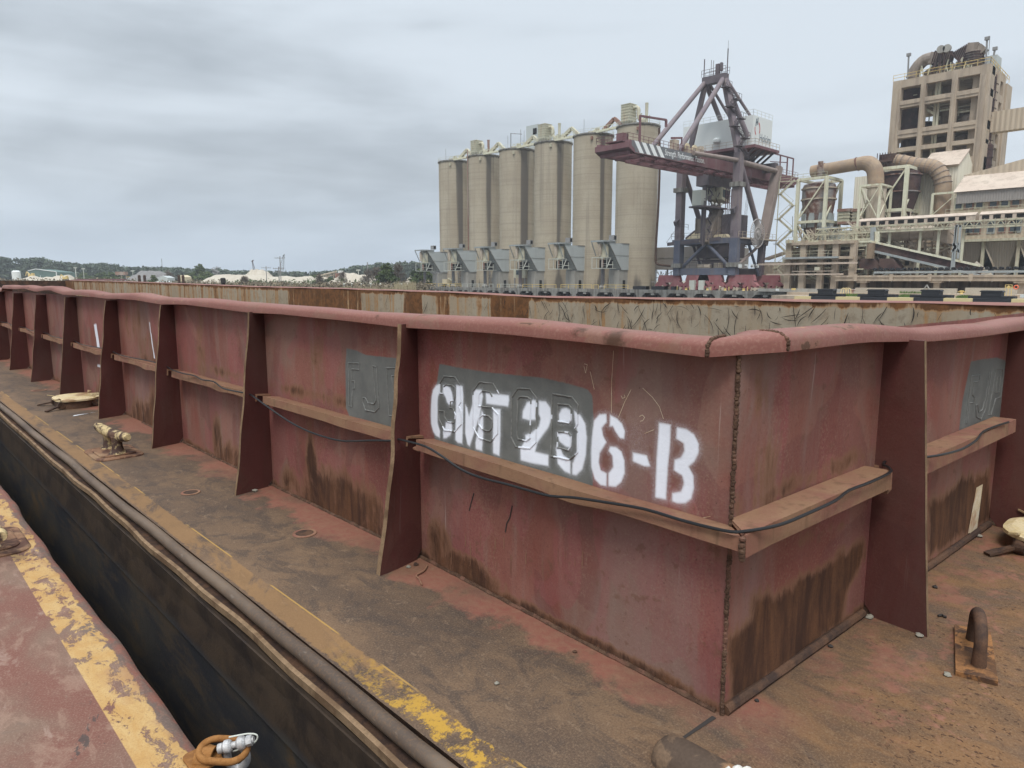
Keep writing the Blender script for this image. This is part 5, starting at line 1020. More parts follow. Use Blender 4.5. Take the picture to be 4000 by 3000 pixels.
# darker grey panel at the head of the near girder, with white chevrons
yn=YB0-.81
m=MB(); m.add([(XT+.9,yn,z0+.9),(XT+1.9,yn,z0+.02),(113,yn,z0+.02),(122,yn,z1-.02),(XT+.9,yn,z1-.02)],[(0,1,2,3,4)]); m.build('girder_panel','girder_grey',cr,fix=False)
m=MB()
for k in range(4): x=XT+1.6+k*2.1; m.quad((x+1.6,yn-.02,z0+.04),(x+2.8,yn-.02,z0+.04),(x+1.2,yn-.02,z1-.04),(x,yn-.02,z1-.04))
m.build('chevron','stripe_white',cr,fix=False)
def text(s,loc,size,mat,par,name='lettering',ext=.01,sx=1,wid=None):
    cu=bpy.data.curves.new('t','FONT'); cu.body=s; cu.size=size; cu.extrude=ext; o=bpy.data.objects.new('t',cu); S.collection.objects.link(o); bpy.context.view_layer.update()
    me=bpy.data.meshes.new_from_object(o.evaluated_get(bpy.context.evaluated_depsgraph_get())); bpy.data.objects.remove(o); bpy.data.curves.remove(cu)
    rot=Matrix.Rotation(math.radians(90),4,'X')
    if wid: sx=wid/max(v.co.x for v in me.vertices)
    me.transform(Matrix.Translation(Vector(loc)-world_loc(par))@rot@Matrix.Scale(sx,4,(1,0,0))); me.materials.clear(); me.materials.append(MATS[mat]); me.name=name
    ob=bpy.data.objects.new(name,me); S.collection.objects.link(ob); ob.parent=par; return ob
text('Strength. Performance. Passion.',(108.7,yn-.03,z0+.55),1.5,'stripe_white',cr,wid=13.3)
m=MB()
for X in np.arange(XT+1,XE,4.2): MB().box(X-.25,X+.25,YB0-.3,YB1+.3,z0-.35,z0+.2).build('cross_beam','crane_maroon',cr)
m=MB(); 
for Y in (YB0+1.3,YB1-1.3): m.bar((XT+6,Y,z0-.55),(XE-4,Y,z0-.55),.3,.4)
for X in np.arange(XT+7,XE-5,1.5): m.box(X-.1,X+.1,YB0+.9,YB0+1.4,z0-.6,z0-.1)
m.build('trolley_rail','crane_maroon',cr)
m=MB(); m.prism([(XT-.0,YB0-.9,z0+.6),(XT+1.8,YB0-.9,z0-.2),(XT+1.8,YB0-.9,z0+.4),(XT-.0,YB0-.9,z0+1.5)],(0,YB1-YB0+1.8,0)); m.build('boom_nose','crane_maroon',cr)
def railrun(pts,h=1.1,mat='crane_maroon',name='handrail',par=cr,sp=1.5,w=.06):
    m=MB()
    for a,b in zip(pts[:-1],pts[1:]):
        n=max(1,int(math.dist(a,b)/sp))
        for k in range(n+1): p=[a[j]+(b[j]-a[j])*k/n for j in range(3)]; m.bar(p,(p[0],p[1],p[2]+h),w)
        for z in (h*.5,h): m.bar((a[0],a[1],a[2]+z),(b[0],b[1],b[2]+z),w)
    return m.build(name,mat,par)
railrun([(XT,YB0-.6,z1),(XE,YB0-.6,z1)]); railrun([(XT,YB1+.6,z1),(XT,YB0-.6,z1)]); railrun([(XT,YB1+.6,z1),(XE,YB1+.6,z1)])
m=MB(); m.box(XT+.5,XT+4,YB0+1,YB1-1,z1,z1+.2); m.box(XT+1.5,XT+3,YB0+1.5,YB0+3,z1,z1+1.6); m.bar((XT+4.2,YB0,z1),(XT+4.2,YB0,z1+4.6),.3); m.bar((XT+4.2,YB0,z1+4.5),(XT+12,YB0,z1+5.0),.32); m.bar((XT+12,YB0,z1+5),(XT+12,YB0,z1+3.8),.35); m.build('nose_davit','crane_maroon',cr)
m=MB()
for (x,w,h) in ((112.2,1.4,1.9),(121,1.2,1.8),(118.5,.7,1.2),(116,.8,1.3)): m.box(x,x+w,YB0-.5,YB0+.6,z1,z1+h)
m.build('winch_box','dusty_steel',cr)
for x in (116.6,119.2): MB().lathe((x,YB0-.3,z1+1.),[(.3,-.15),(.8,-.15),(.8,.15),(.3,.15)],16,axis='y').build('cable_reel','sack_tarp',cr)
m=MB(); m.bar((115.2,YB0,z1),(115.2,YB0,z1+2.6),.2); m.bar((115.3,YB0,z1+2.6),(111.8,YB0,z1+2.1),.25,.35); m.build('davit','crane_maroon',cr)
# apex and stays
za=at(2833,287,Y=YR+1.5); print('apex',za)
XA,ZA_=132.5,42.6; YA0,YA1=YR+4.0,YL-4.2
tA=at(2833,290,X=XA); tB=at(2756,314,X=XA); YA0,YA1,ZA_=tA[1],tB[1],tA[2]; print('apexY',YA0,YA1,ZA_,tB[2])
MB().bar((XA,YA0-.4,ZA_-.6),(XA,YA1+.4,ZA_-.6),1.5,1.5).build('apex_beam','crane_dark',cr)
railrun([(XA-.8,YA0-.5,ZA_+.15),(XA-.8,YA1+.5,ZA_+.15)],1.3,'crane_dark'); railrun([(XA+.8,YA0-.5,ZA_+.15),(XA+.8,YA1+.5,ZA_+.15)],1.3,'crane_dark')
m=MB(); m.bar((XA,YA0-.4,ZA_),(XA,YA0-.4,ZA_+4.8),.16); m.bar((XA,YA1+.4,ZA_),(XA,YA1+.4,ZA_+3.9),.16); m.bar((XA,YA0-.4,ZA_+4.8),(XA,YA0-.4,ZA_+6.3),.05); m.bar((XA,YA1-1.2,ZA_),(XA,YA1-1.2,ZA_+3.4),.08); m.bar((XA,YA1-1.7,ZA_),(XA,YA1-1.7,ZA_+3.2),.08); m.box(XA-.3,XA+.3,YA0+1.3,YA0+2.1,ZA_+.3,ZA_+2.3); m.box(XA-.3,XA+.3,YA0+.7,YA0+1.1,ZA_+.8,ZA_+2.4); m.build('aerial','crane_dark',cr)
def stay(p,q_,r,mat='crane_purple'): MB().tube([p,q_],r,12).build('stay_tube',mat,cr,smooth=True)
stay((XA-.5,YA0+.2,ZA_-1.),(114.2,YB0,z1),.50); stay((XA-.5,YA1,ZA_-1.),(112.,YB1,z1),.48)
hbar((XA,YA0,ZA_-1),(XF+.4,YR,25.5),1.1,1.1,'mast_leg','crane_purple'); MB().tube([(XA,YA1,ZA_-1),(XF+.2,YL-1,25.5)],.58,14).build('mast_leg','crane_dark',cr,smooth=True)
xq=150
stay((XA+.3,YA0+.2,ZA_-1),(136.2,YR+1.6,30.5),.50); stay((XA+.6,YA0-.1,ZA_-1),(138.2,YR+2.3,34.9),.30); stay((XA+.3,YA1,ZA_-1),(139.6,YB1+.4,34.8),.5); stay((XA+.6,YA1-.6,ZA_-1),(141.,YB1-1.5,34.8),.3)
MB().tube([(117.5,YB0-1.2,25.2),(XF-.2,YR-.1,25.0)],.42,12).build('tie_tube','crane_tan',cr,smooth=True); MB().tube([(XF+.4,YR-.1,24.8),(XB+4.6,YR-.1,24.6)],.5,12).build('tie_tube','crane_tan',cr,smooth=True)
MB().bar((XB+4.6,YR,25.4),(XB+4.6,YL,25.4),1.6,1.8).build('rear_portal','crane_dark',cr)
# stairs up the mast leg
m=MB(); mt=[(XF+.2,YR-.2,25.5),(XA,YA0-.2,ZA_-3)]
N=7
for k in range(N):
    t0=k/N; t1=(k+1)/N; p=Vector(mt[0]).lerp(Vector(mt[1]),t0); q2=Vector(mt[0]).lerp(Vector(mt[1]),t1); s_=1 if k%2 else -1
    a=p+Vector((-1.5*s_,-.9,0)); b=q2+Vector((1.5*s_,-.9,0)); m.bar(a,b,.12,.3); m.bar(a+Vector((0,0,1)),b+Vector((0,0,1)),.07)
    for r in range(9): c=a.lerp(b,r/9); m.bar(c,c+Vector((0,-.7,0)),.22,.07)
    for r in range(5): c=a.lerp(b,r/4); m.bar(c,c+Vector((0,0,1)),.05)
    m.box(b.x-1,b.x+1,b.y-.8,b.y+.6,b.z-.1,b.z+.08)
    for dx in (-1,0,1): m.bar((b.x+dx,b.y-.8,b.z),(b.x+dx,b.y-.8,b.z+1.1),.06)
    m.bar((b.x-1,b.y-.8,b.z+1.1),(b.x+1,b.y-.8,b.z+1.1),.06)
m.build('zigzag_stair','crane_dark',cr)
# machinery house
ha=at(2670,498,X=137.); hb=at(2943,448,X=137.); hc=at(2943,565,X=137.); hd=at(3017,490,Y=hb[1]); print('house',ha,hb,hc,hd)
HX0,HX1=137.,float(hd[0]); HY0,HY1=float(hb[1]),float(ha[1]); HZ0,HZ1=float(hc[2]),float(hb[2])
m=MB(); m.box(HX0,HX1,HY0,HY1,HZ0,HZ1); m.build('machinery_house','house_white',cr)
railrun([(HX1,HY0,HZ1),(HX0,HY0,HZ1),(HX0,HY1,HZ1)],1.1,'handrail_pale',w=.045)
m=MB(); m.box(HX0-1.2,HX1+1.2,HY0-1.3,HY1+.6,HZ0-.7,HZ0-.15); m.build('house_floor','crane_maroon',cr); railrun([(HX1+1.2,HY0-1.3,HZ0-.1),(HX0-1.2,HY0-1.3,HZ0-.1),(HX0-1.2,HY1,HZ0-.1)],1.1,'dusty_steel')
m=MB()
for k in range(5): x=HX0+(HX1-HX0)*k/4; m.bar((x,HY0-.6,HZ0-.7),(x,YB0+1,z1),.35)
m.box(HX0-1,HX1,HY0+1,HY1-1,z1,z1+.8); m.box(HX0+1,HX1-2,YB0,YB1,z1+.8,HZ0-.7); m.build('house_support','crane_dark',cr)
hw=(HX1-HX0); hl=at(2966,545,Y=HY0-.03); hr=at(3009,560,Y=HY0-.03); print('hol',HX0,HX1,HZ0,HZ1,hl,hr); text('Holcim',(float(hl[0]),HY0-.03,float(hl[2])-.3),2.2,'logo_grey',cr,wid=float(hr[0]-hl[0]))
def logo():
    lc_=at(2959,503,Y=HY0-.04); cx_,cz=float(lc_[0]),float(lc_[2]); m=MB()
    def ring(r,a0,a1,w,mb):
        n=14; 
        for k in range(n):
            b0=math.radians(a0+(a1-a0)*k/n); b1=math.radians(a0+(a1-a0)*(k+1)/n); mb.quad((cx_+(r-w)*math.cos(b0),HY0-.04,cz+(r-w)*1.35*math.sin(b0)),(cx_+r*math.cos(b0),HY0-.04,cz+r*1.35*math.sin(b0)),(cx_+r*math.cos(b1),HY0-.04,cz+r*1.35*math.sin(b1)),(cx_+(r-w)*math.cos(b1),HY0-.04,cz+(r-w)*1.35*math.sin(b1)))
    ring(1.15,-35,65,.24,m); ring(1.15,170,240,.24,m); m.build('emblem','logo_red',cr,fix=False)
    m=MB(); m.bar((cx_-.75,HY0-.04,cz+.4),(cx_-.5,HY0-.04,cz+1.9),.3,.02,(0,1,0)); m.bar((cx_-.05,HY0-.04,cz+.8),(cx_+.1,HY0-.04,cz+2.2),.3,.02,(0,1,0)); m.bar((cx_-.6,HY0-.04,cz+1.1),(cx_,HY0-.04,cz+1.4),.3,.02,(0,1,0)); m.build('emblem','logo_grey',cr,fix=False)
logo()
m=MB(); m.lathe((HX0-.35,HY1-8.5,HZ0+1.2),[(.3,0),(.8,.3),(.8,.8),(.4,1.2)],12); m.build('vent_cowl','house_white',cr)
# counter boom gear
m=MB(); 
for X in (155,158.5,161.5): m.bar((X,YB0,z1),(X,YB0,z1+4.2),.25)
m.bar((151,YB0,z1+4.2),(161.5,YB0,z1+4.2),.25); m.bar((158.5,YB0,z1+3),(161.5,YB1,z1+4.2),.2); m.build('tail_frame','crane_maroon',cr)
# trolley leg: cabin, vertical marine leg, spout
cx0=at(2795,770,Y=78.); print('cab',cx0); XC=float(cx0[0])
m=MB(); m.box(XC-6.6,XC-4.8,77.4,79.4,16.6,19.6); m.build('electric_cabinet','handrail_pale',cr)
m=MB(); m.prism([(XC-.3,76.4,18.2),(XC+2.6,76.4,17.5),(XC+3.2,76.4,20.3),(XC-.3,76.4,20.6)],(0,3.4,0)); m.build('operator_cab','olive_steel',cr); m=MB(); m.quad((XC,76.38,18.7),(XC+2.4,76.38,18.2),(XC+2.8,76.38,20.),(XC,76.38,20.2)); m.build('cab_window','window_glass',cr,fix=False)
m=MB(); m.box(XC-6.8,XC+2.,76.4,80,16.2,16.5); m.box(XC-5,XC+4,76.8,79.6,20.6,22.6); rr=random.Random(4)
for k in range(26): a=(XC+rr.uniform(-5,4),76.5+rr.random()*3,rr.uniform(16.5,22)); m.bar(a,(a[0]+rr.uniform(-1,1),a[1],a[2]+rr.uniform(.6,2.2)),.14)
m.build('trolley_frame','crane_dark',cr)
m=MB(); m.box(XC+1.,XC+6.6,76.2,80,14.6,15.0)
for k in range(8): m.bar((XC+1.2+k*.75,76.3,15),(XC+1.2+k*.75,76.3,20.5),.12)
for z in (16.2,17.6,19): m.bar((XC+1.2,76.3,z),(XC+6.4,76.3,z),.1)
m.build('maintenance_cage','crane_maroon',cr)
MB().bar((XC-4.4,78,9),(XC-4.2,78,23),.75,.7).build('elevator_mast','crane_dark',cr)
MB().bar((XC-3.2,78,9),(XC+1.2,78,16.4),2.0,1.9).build('discharge_spout','duct_grey',cr)
m=MB()
for k in range(12): z=9+k*1.0; a=XC-3.9+(.0 if k%2 else 1.3); b=XC-3.9+(1.3 if k%2 else 0); m.bar((a,77.2,z),(b,77.2,z+1),.3,.1); m.bar((a,77.2,z+.7),(b,77.2,z+1.7),.06)
for k in range(16): m.bar((XC-5.6,77.2,8.6+k*.62),(XC-5.1,77.2,8.6+k*.62),.1)
m.bar((XC-5.6,77.2,8.4),(XC-5.6,77.2,17.5),.1); m.bar((XC-5.1,77.2,8.4),(XC-5.1,77.2,17.5),.1); m.build('leg_stair','crane_dark',cr)
for k,(x,z) in enumerate(((XC-3.6,17.1),(XC-2.2,17.0),(XC-.2,17.15))): MB().lathe((x,76.3,z),[(.22,0),(.3,.2)],10,axis='y').build('floodlight','lamp_white',cr)
# hopper and grab on the portal
a=at(2720,852,X=132.); b=at(2805,900,X=132.); print('hop',a,b)
m=MB(); m.prism([(132,b[1],10.5),(137,b[1],10.5),(137,b[1],a[2]-.2),(132,b[1],a[2]-.2)],(0,a[1]-b[1],0))
for k in range(5): y=b[1]+(a[1]-b[1])*k/4; m.bar((131.9,y,10.5),(131.9,y,a[2]),.2)
m.build('receiving_hopper','duct_grey',cr)
m=MB(); a2=at(2820,838,X=133.); b2=at(2862,905,X=133.); m.box(133,139,b2[1],a2[1],10,a2[2]); [m.box(132.9,133,b2[1],a2[1],z,z+.15) for z in (11.5,13,14.3)]; m.build('hopper_panel','crane_dark',cr)
s0=[at(2680,932,X=130.5),at(2755,926,X=130.5),at(2790,897,X=133),at(2715,903,X=133)]; m=MB(); m.prism([tuple(p) for p in s0],(0,0,-.25)); m.build('hopper_flap','sack_tarp',cr); m=MB(); [m.bar(tuple(s0[i]),tuple(s0[j]),.4) for i,j in ((0,3),(1,2))]; m.bar(tuple(s0[2]),(133,s0[2][1]-2,10.2),.3); m.build('flap_frame','crane_dark',cr)
MB().prism([(131,80,10.2),(131,73.6,10.2),(131,74.5,11.),(131,77,10.9)],(1.5,0,0)).build('spilled_load','sack_tarp',cr)
# machinery inside the portal
m=MB(); m.box(132,139,74.2,81.5,6.3,9.2); m.box(132.5,138,75,80.5,3.4,5.6); m.box(132,139.5,74,82.5,5.7,5.9); rr=random.Random(9)
for k in range(40): a=(131.5+rr.random()*8,73.5+rr.random()*9.5,2.6+rr.random()*6); m.bar(a,(a[0],a[1]+rr.uniform(-1.8,1.8),a[2]+rr.uniform(-.3,1.6)),.18)
m.build('portal_machinery','crane_dark',cr)
m=MB(); m.lathe((131.6,79.3,4.4),[(.5,-1.6),(.6,-1.5),(.6,1.5),(.5,1.6)],12,axis='y'); m.box(131.5,133,75.4,77,3.6,5.2); m.build('drive_motor','dusty_steel',cr)
railrun([(XF-.9,YR,10.3),(XF-.9,YL+1.4,10.3)],1.1,'crane_dark'); railrun([(XF-.7,YR,4.2),(XF-.7,YL,4.2)],1.1,'crane_dark'); railrun([(XF-.5,YR-1,10.2),(XB+4,YR-1,10.2)],1.1,'dusty_steel')
MB().box(XF+.6,XB+4,YR-1.4,YR,9.9,10.15).build('side_walkway','dusty_steel',cr)
rc=at(2959,912,Y=YR-1.6); print('reel',rc); c=(float(rc[0]),YR-1.6,float(rc[2])); m=MB()
for k in range(36): a=2*math.pi*k/36; m.bar((c[0]+.35*math.cos(a),c[1],c[2]+.35*math.sin(a)),(c[0]+2.9*math.cos(a),c[1],c[2]+2.9*math.sin(a)),.09)
P=[(c[0]+2.9*math.cos(a),c[1],c[2]+2.9*math.sin(a)) for a in np.linspace(0,2*math.pi,37)[:-1]]; m.tube(P,.09,6,closed=True); P=[(c[0]+1.2*math.cos(a),c[1],c[2]+1.2*math.sin(a)) for a in np.linspace(0,2*math.pi,25)[:-1]]; m.tube(P,.12,6,closed=True); m.lathe(c,[(.45,-.3),(.45,.3)],14,axis='y'); m.build('power_cable_reel','reel_grey',cr)
for Y in (YR,YL): # hooks on legs
    MB().prism([(XF-1.9,Y-.4,15.6 if Y==YR else 13.8),(XF-.7,Y-.4,16.3 if Y==YR else 14.5),(XF-.7,Y-.4,15.5 if Y==YR else 13.7),(XF-1.4,Y-.4,14.6 if Y==YR else 13.)],(0,.8,0)).build('rope_guide','crane_dark',cr)
railrun([(XF-2,YL-1.6,12.2),(XF+.8,YL-1.6,12.2)],1.1,'crane_dark')
for x in (2891,2915,2940,2958):
    p=at(x,1039,Y=YR-1.7); m=MB(); m.box(float(p[0])-.62,float(p[0])+.62,YR-1.75,YR-1.65,float(p[2])-.35,float(p[2])+.35); m.build('sign_board','house_white',cr)
for x,t in ((2905,'150000'),(2932,'ISMT'),(2949,'WEST')):
    p=at(x,1043,Y=YR-1.8); text(t,(float(p[0]),YR-1.79,float(p[2])-.05),.5,'crane_dark',cr,sx=.9)
# slender wires
m=MB(); 
for k in range(3): m.bar((XF+4+k*.5,YR-.3,24),(XF+2.2+k*.4,YR-.3,10.4),.04)
m.bar((XF-.4,YL+1,12),(XF-.4,YL+3,9.6),.05); m.bar((XF-1,YR+.5,14.8),(XF-.6,YR+5,10),.07); m.bar((XF-1,YR+.5,14.8),(XF-.6,YR+2.5,10),.05); m.build('hoist_rope','crane_dark',cr)
# bogies
def bogie(X,Y0,lab):
    b=bpy.data.objects.new('bogie_set',None); S.collection.objects.link(b); b.parent=cr; b.location=Vector((X,Y0,-.5))-world_loc(cr)
    w=3.1
    m=MB(); m.prism([(X-.5,Y0-w*.8,2.7),(X-.5,Y0+w*.8,2.7),(X-.5,Y0+w*.92,1.5),(X-.5,Y0+w*.45,1.1),(X-.5,Y0-w*.45,1.1),(X-.5,Y0-w*.92,1.5)],(1.,0,0)); m.build('equalizer','bogie_red',b)
    for s_ in (-1,1):
        yc=Y0+s_*w*.62; m=MB(); m.prism([(X-.62,yc-1.55,.55),(X-.62,yc-.6,1.5),(X-.62,yc+.6,1.5),(X-.62,yc+1.55,.55),(X-.62,yc+1.3,.0),(X-.62,yc+.5,.5),(X-.62,yc-.5,.5),(X-.62,yc-1.3,.0)],(1.24,0,0)); m.build('rocker_beam','bogie_red',b)
        for k in (-1.15,-.4,.4,1.15): m=MB(); m.lathe((X-.66,yc+k,-.12),[(.12,0),(.34,0),(.34,1.3),(.12,1.3)],14,axis='x'); m.build('wheel','dusty_steel' if k<0 else 'bogie_red',b)
        m=MB(); m.box(X-.9,X-.6,yc-.35,yc+.35,-.1,.5); m.build('drive_box','bogie_red',b)
for X in (XF,XB):
    for Y0 in (YR-2.,YR+5.,YL-5.,YL+2.) if X==XF else (YR-1.5,YR+5.): bogie(X,Y0,'')
m=MB(); [m.box(XF-1.2,XF-.4,y,y+1.2,-.4,1.6) for y in (77.6,79.8)]; m.build('electric_box','handrail_pale',cr)
for k,y in enumerate((67,71,75,80,83,86)): 
    m=MB(); m.bar((127.4,y,-.45),(127.4,y,.35),.12); m.lathe((127.9,y+1.1,-.45),[(.35,0),(.22,.2),(.3,.5)],10); tag(m.build('mooring_bollard','handrail_yellow',None),'small yellow bollard and post at the quay edge before the crane','bollard','yellow bollards before the crane')
# ================================================================ CEMENT PLANT (right)
def V(p): return tuple(float(c) for c in p)
def yz(x,y,X): p=at(x,y,X=X); return float(p[1]),float(p[2])
GZ=-.55
def frame(name,label,x0,x1,yt,yb,X,depth,levels,braces=True,mat='cream_steel',w=.5,cat='steel tower',group=None,diag='z'):
    ya,zt=yz((x0+x1)/2,yt,X); y0=yz(x0,yt,X)[0]; y1=yz(x1,yt,X)[0]; zb=yz((x0+x1)/2,yb,X)[1] if yb else GZ
    t=thing(name,(X,(y0+y1)/2,zb),label,cat,group)
    cs=[(X,y0),(X,y1),(X+depth,y0),(X+depth,y1)]
    for c in cs: MB().bar((*c,zb),(*c,zt),w).build('column',mat,t)
    zs=[zb]+[zb+(zt-zb)*l for l in levels]+[zt]
    for z in zs[1:]:
        m=MB(); m.bar((X,y0,z),(X,y1,z),w*.85); m.bar((X+depth,y0,z),(X+depth,y1,z),w*.85); m.bar((X,y0,z),(X+depth,y0,z),w*.85); m.bar((X,y1,z),(X+depth,y1,z),w*.85); m.build('beam',mat,t)
    if braces:
        m=MB()
        for i,(a,b) in enumerate(zip(zs[:-1],zs[1:])):
            bw=w*.38
            for (p,q) in (((X,y0),(X,y1)),((X,y1),(X+depth,y1)),((X+depth,y0),(X+depth,y1)),((X,y0),(X+depth,y0))):
                if i%2: p,q=q,p
                m.bar((*p,a),(*q,b),bw)
                if diag=='x': m.bar((*q,a),(*p,b),bw)
        m.build('brace',mat,t)
    return t,y0,y1,zb,zt
def bpx(m,x0,y0,x1,y1,X,depth,z0=None):
    a=yz(x0,y0,X); b=yz(x1,y0,X); c=yz((x0+x1)/2,y1,X); zt=(a[1]+b[1])/2; m.box(X,X+depth,a[0],b[0],z0 if z0 is not None else c[1],zt); return a[0],b[0],zt,c[1]
def rail2(par,a,b,h=1.1,mat='olive_steel',sp=2.,w=.07): return railrun([a,b],h,mat,'handrail',par,sp,w)
# ---- preheater tower
XT_=170.; tw_=thing('preheater_tower',(XT_+8,48,GZ),'tall open concrete preheater tower with three bays per floor and ducts on its roof','tower')
ya=yz(3489,319,XT_)[0]; yb=yz(3870,243,XT_)[0]; ZT=44.5; DP=13.
ybay=[ya,ya-3.3,0,0,0,0,yb+5.3,yb]
# bay openings measured at row 1: columns
def yy(x,y): return yz(x,y,XT_)[0]
cols=[(yy(3489,319),yy(3522,330)),(yy(3599,315),yy(3619,312)),(yy(3721,292),yy(3744,288)),(yy(3831,275),yy(3870,262))]
print('tower cols',cols)
rows=[yz(3560,y,XT_)[1] for y in (310,332,390,430,490,530,548,575,600,640,700)]
op=[(yz(3650,z0,XT_)[1],yz(3650,z1,XT_)[1]) for z0,z1 in ((305,372),(400,490),(522,560),(576,626))]; print('open',op)
lev=[]; 
m=MB()
for (a,b) in cols:
    m.box(XT_,XT_+1.6,b,a,GZ,ZT); m.box(XT_-.18,XT_,b+(a-b)*.3,b+(a-b)*.7,GZ,ZT-2)
m.build('column','tan_concrete',tw_)
ops=sorted([(43.0-1.2,43.0)]+[],reverse=True)
bands=[(ZT-1.6,ZT)]+[(op[i+1][1-1],op[i][1]) for i in range(3)]+[(op[3][1]-3.,op[3][1])]+[(12,14.5),(5,7)]
print('bands',bands)
m=MB()
for (z0_,z1_) in bands:
    for j in range(3):
        a=cols[j][1]; b=cols[j+1][0]; m=MB(); m.box(XT_+.12,XT_+1.3,b,a,z0_,z1_)
        if z1_<ZT: m.box(XT_-.05,XT_+.12,b,a,z1_-.9,z1_-.1)
        m.build('spandrel','tan_concrete',tw_)
for (z0_,z1_) in bands:
    m=MB(); m.box(XT_+1.3,XT_+DP-1.2,yb+.6,ya-.6,z0_+.1,z0_+.7); m.box(XT_+1.6,XT_+DP,ya-1.2,ya-.4,z0_,z1_); m.box(XT_+1.6,XT_+DP,yb,yb+1.,z0_,z1_); m.box(XT_+DP-1.3,XT_+DP,yb,ya,z0_,z1_); m.build('floor_slab','tan_concrete',tw_)
m=MB(); 
for (a,b) in cols: m.box(XT_+DP-1.6,XT_+DP,b,a,GZ,ZT)
m.box(XT_+1.6,XT_+4.2,yb,yb+3.2,GZ,ZT); m.box(XT_+DP,XT_+DP+4.5,yb-.4,yb+4,GZ,ZT-1.5); m.box(XT_+5.4,XT_+8,yb-.25,yb,GZ,ZT-.8); m.build('rear_column','tan_concrete',tw_)
m=MB(); m.box(XT_+DP-1.8,XT_+DP-1.5,cols[3][0],cols[1][1]+1,GZ,40); m.box(XT_+6,XT_+7,cols[2][0]+1,cols[1][1]-1,20,43.8); m.build('rear_screen','stained_wall',tw_)
# interior vessels
def vessel(x,y,z0,z1,r,mat,X=XT_+4.5): 
    p0=yz(x,y,X); m=MB(); pr=[(r*.8,z0),(r,z0+.3),(r,z1-.6),(r*.7,z1)]; m.lathe((X,p0[0],0),pr,18); k=z0+1
    while k<z1-1: m.lathe((X,p0[0],k),[(r+.01,-.06),(r+.12,-.06),(r+.12,.06),(r+.01,.06)],18,cap=False); k+=1.6
    m.build('process_vessel',mat,tw_,smooth=True)
vessel(3567,350,33,43.6,2.1,'cyclone_dark'); vessel(3562,440,14,33.2,1.7,'cyclone_dark'); vessel(3556,560,10,24,2.1,'cyclone_dark')
vessel(3852,350,15,43.9,2.0,'cyclone_dark',XT_+6); vessel(3838,560,10,30,2.,'cyclone_dark',XT_+5.5); vessel(3752+10,460,24,32,1.6,'duct_grey'); vessel(3735,620,12,19.5,1.8,'duct_grey',XT_+3); vessel(3660,480,22.5,31.,2.4,'duct_grey',XT_+7); vessel(3800,330,33.5,36,1.6,'duct_grey'); vessel(3625,340,33.4,36.4,2.2,'cyclone_dark',XT_+8); vessel(3610,600,16,19,1.6,'duct_grey')
m=MB()
for x in (3655,3667): y=yz(x,400,XT_+2)[0]; m.bar((XT_+2,y,10),(XT_+2,y,43.6),.45)
for (x0,x1,y) in ((3622,3718,330),(3750,3830,310),(3500,3590,350),(3625,3715,440),(3740,3830,440),(3630,3720,640)):
    a=yz(x0,y,XT_+2.6); b=yz(x1,y,XT_+2.6); z=a[1]; m.bar((XT_+2.6,a[0],z),(XT_+2.6,b[0],z),.35); m.bar((XT_+2.6,a[0],z+1.1),(XT_+2.6,b[0],z+1.1),.12); m.bar((XT_+2.6,a[0],z+.5),(XT_+2.6,b[0],z+.5),.08)
a=yz(3616,425,XT_+2); b=yz(3650,445,XT_+2); m.bar((XT_+2,a[0],a[1]),(XT_+2,b[0],b[1]),.5,.4); m.bar((XT_+2,a[0],a[1]+1.2),(XT_+2,b[0],b[1]+1.2),.12)
rr=random.Random(2)
for k in range(60): y=rr.uniform(yb+5,ya-3); z=rr.uniform(14,43); X=XT_+rr.uniform(2.2,9); L=rr.uniform(.6,2.6); (m.bar((X,y,z),(X,y,z+L),.2) if rr.random()<.5 else m.bar((X,y,z),(X,y-L,z),.16))
m.build('pipework','olive_steel',tw_)
# roof gear
def px(x,y,X): return V(at(x,y,X=X))
XR=XT_+4
MB().tube(smooth([px(3563,306,XR),px(3570,285,XR),px(3588,257,XR),px(3612,235,XR),px(3640,227,XR)],5),1.25,14,jit=.02).build('roof_duct','duct_grey',tw_)
MB().bar(px(3636,229,XR),px(3716,230,XR),2.1,2.3).build('roof_duct','duct_grey',tw_)
MB().tube(smooth([px(3805,258,XR),px(3805,235,XR),px(3803,205,XR)],4),1.7,14,jit=.02).build('roof_duct','duct_grey',tw_)
MB().bar(px(3742,228,XR),px(3790,200,XR),2.2,2.4).build('roof_duct','duct_grey',tw_); MB().bar(px(3782,193,XR),px(3824,190,XR),2.6,2.0).build('roof_duct','duct_grey',tw_); MB().bar(px(3815,196,XR),px(3836,214,XR),2.2,2.6).build('roof_duct','duct_grey',tw_)
for pp in ([(3742,228),(3790,200)],[(3652,229),(3716,230)]):
    a=Vector(px(*pp[0],XR)); b=Vector(px(*pp[1],XR)); d=(b-a).normalized()
    for k in range(9): c=a.lerp(b,k/8); MB().bar(c-d*.09,c+d*.09,2.5,2.7).build('duct_rib','cyclone_dark',tw_)
for y in (250,240,230,220,210): c=px(3804.5,y,XR); MB().lathe(c,[(1.7,-.12),(1.86,-.12),(1.86,.12),(1.7,.12)],16,cap=False).build('duct_rib','cyclone_dark',tw_)
m=MB(); m.prism([px(3600,288,XR+1),px(3648,252,XR+1),px(3718,240,XR+1),px(3718,272,XR+1)],(5,0,0)); m.prism([px(3733,243,XR+1),px(3778,226,XR+1),px(3790,225,XR+1),px(3790,256,XR+1),px(3733,266,XR+1)],(5,0,0)); m.build('roof_housing','duct_grey',tw_)
m=MB()
for (bx,by,tx,ty) in ((3640,285,3676,195),(3762,254,3700,192)):
    m.bar(px(bx,by,XR-2),px(tx,ty,XR-2),.35)
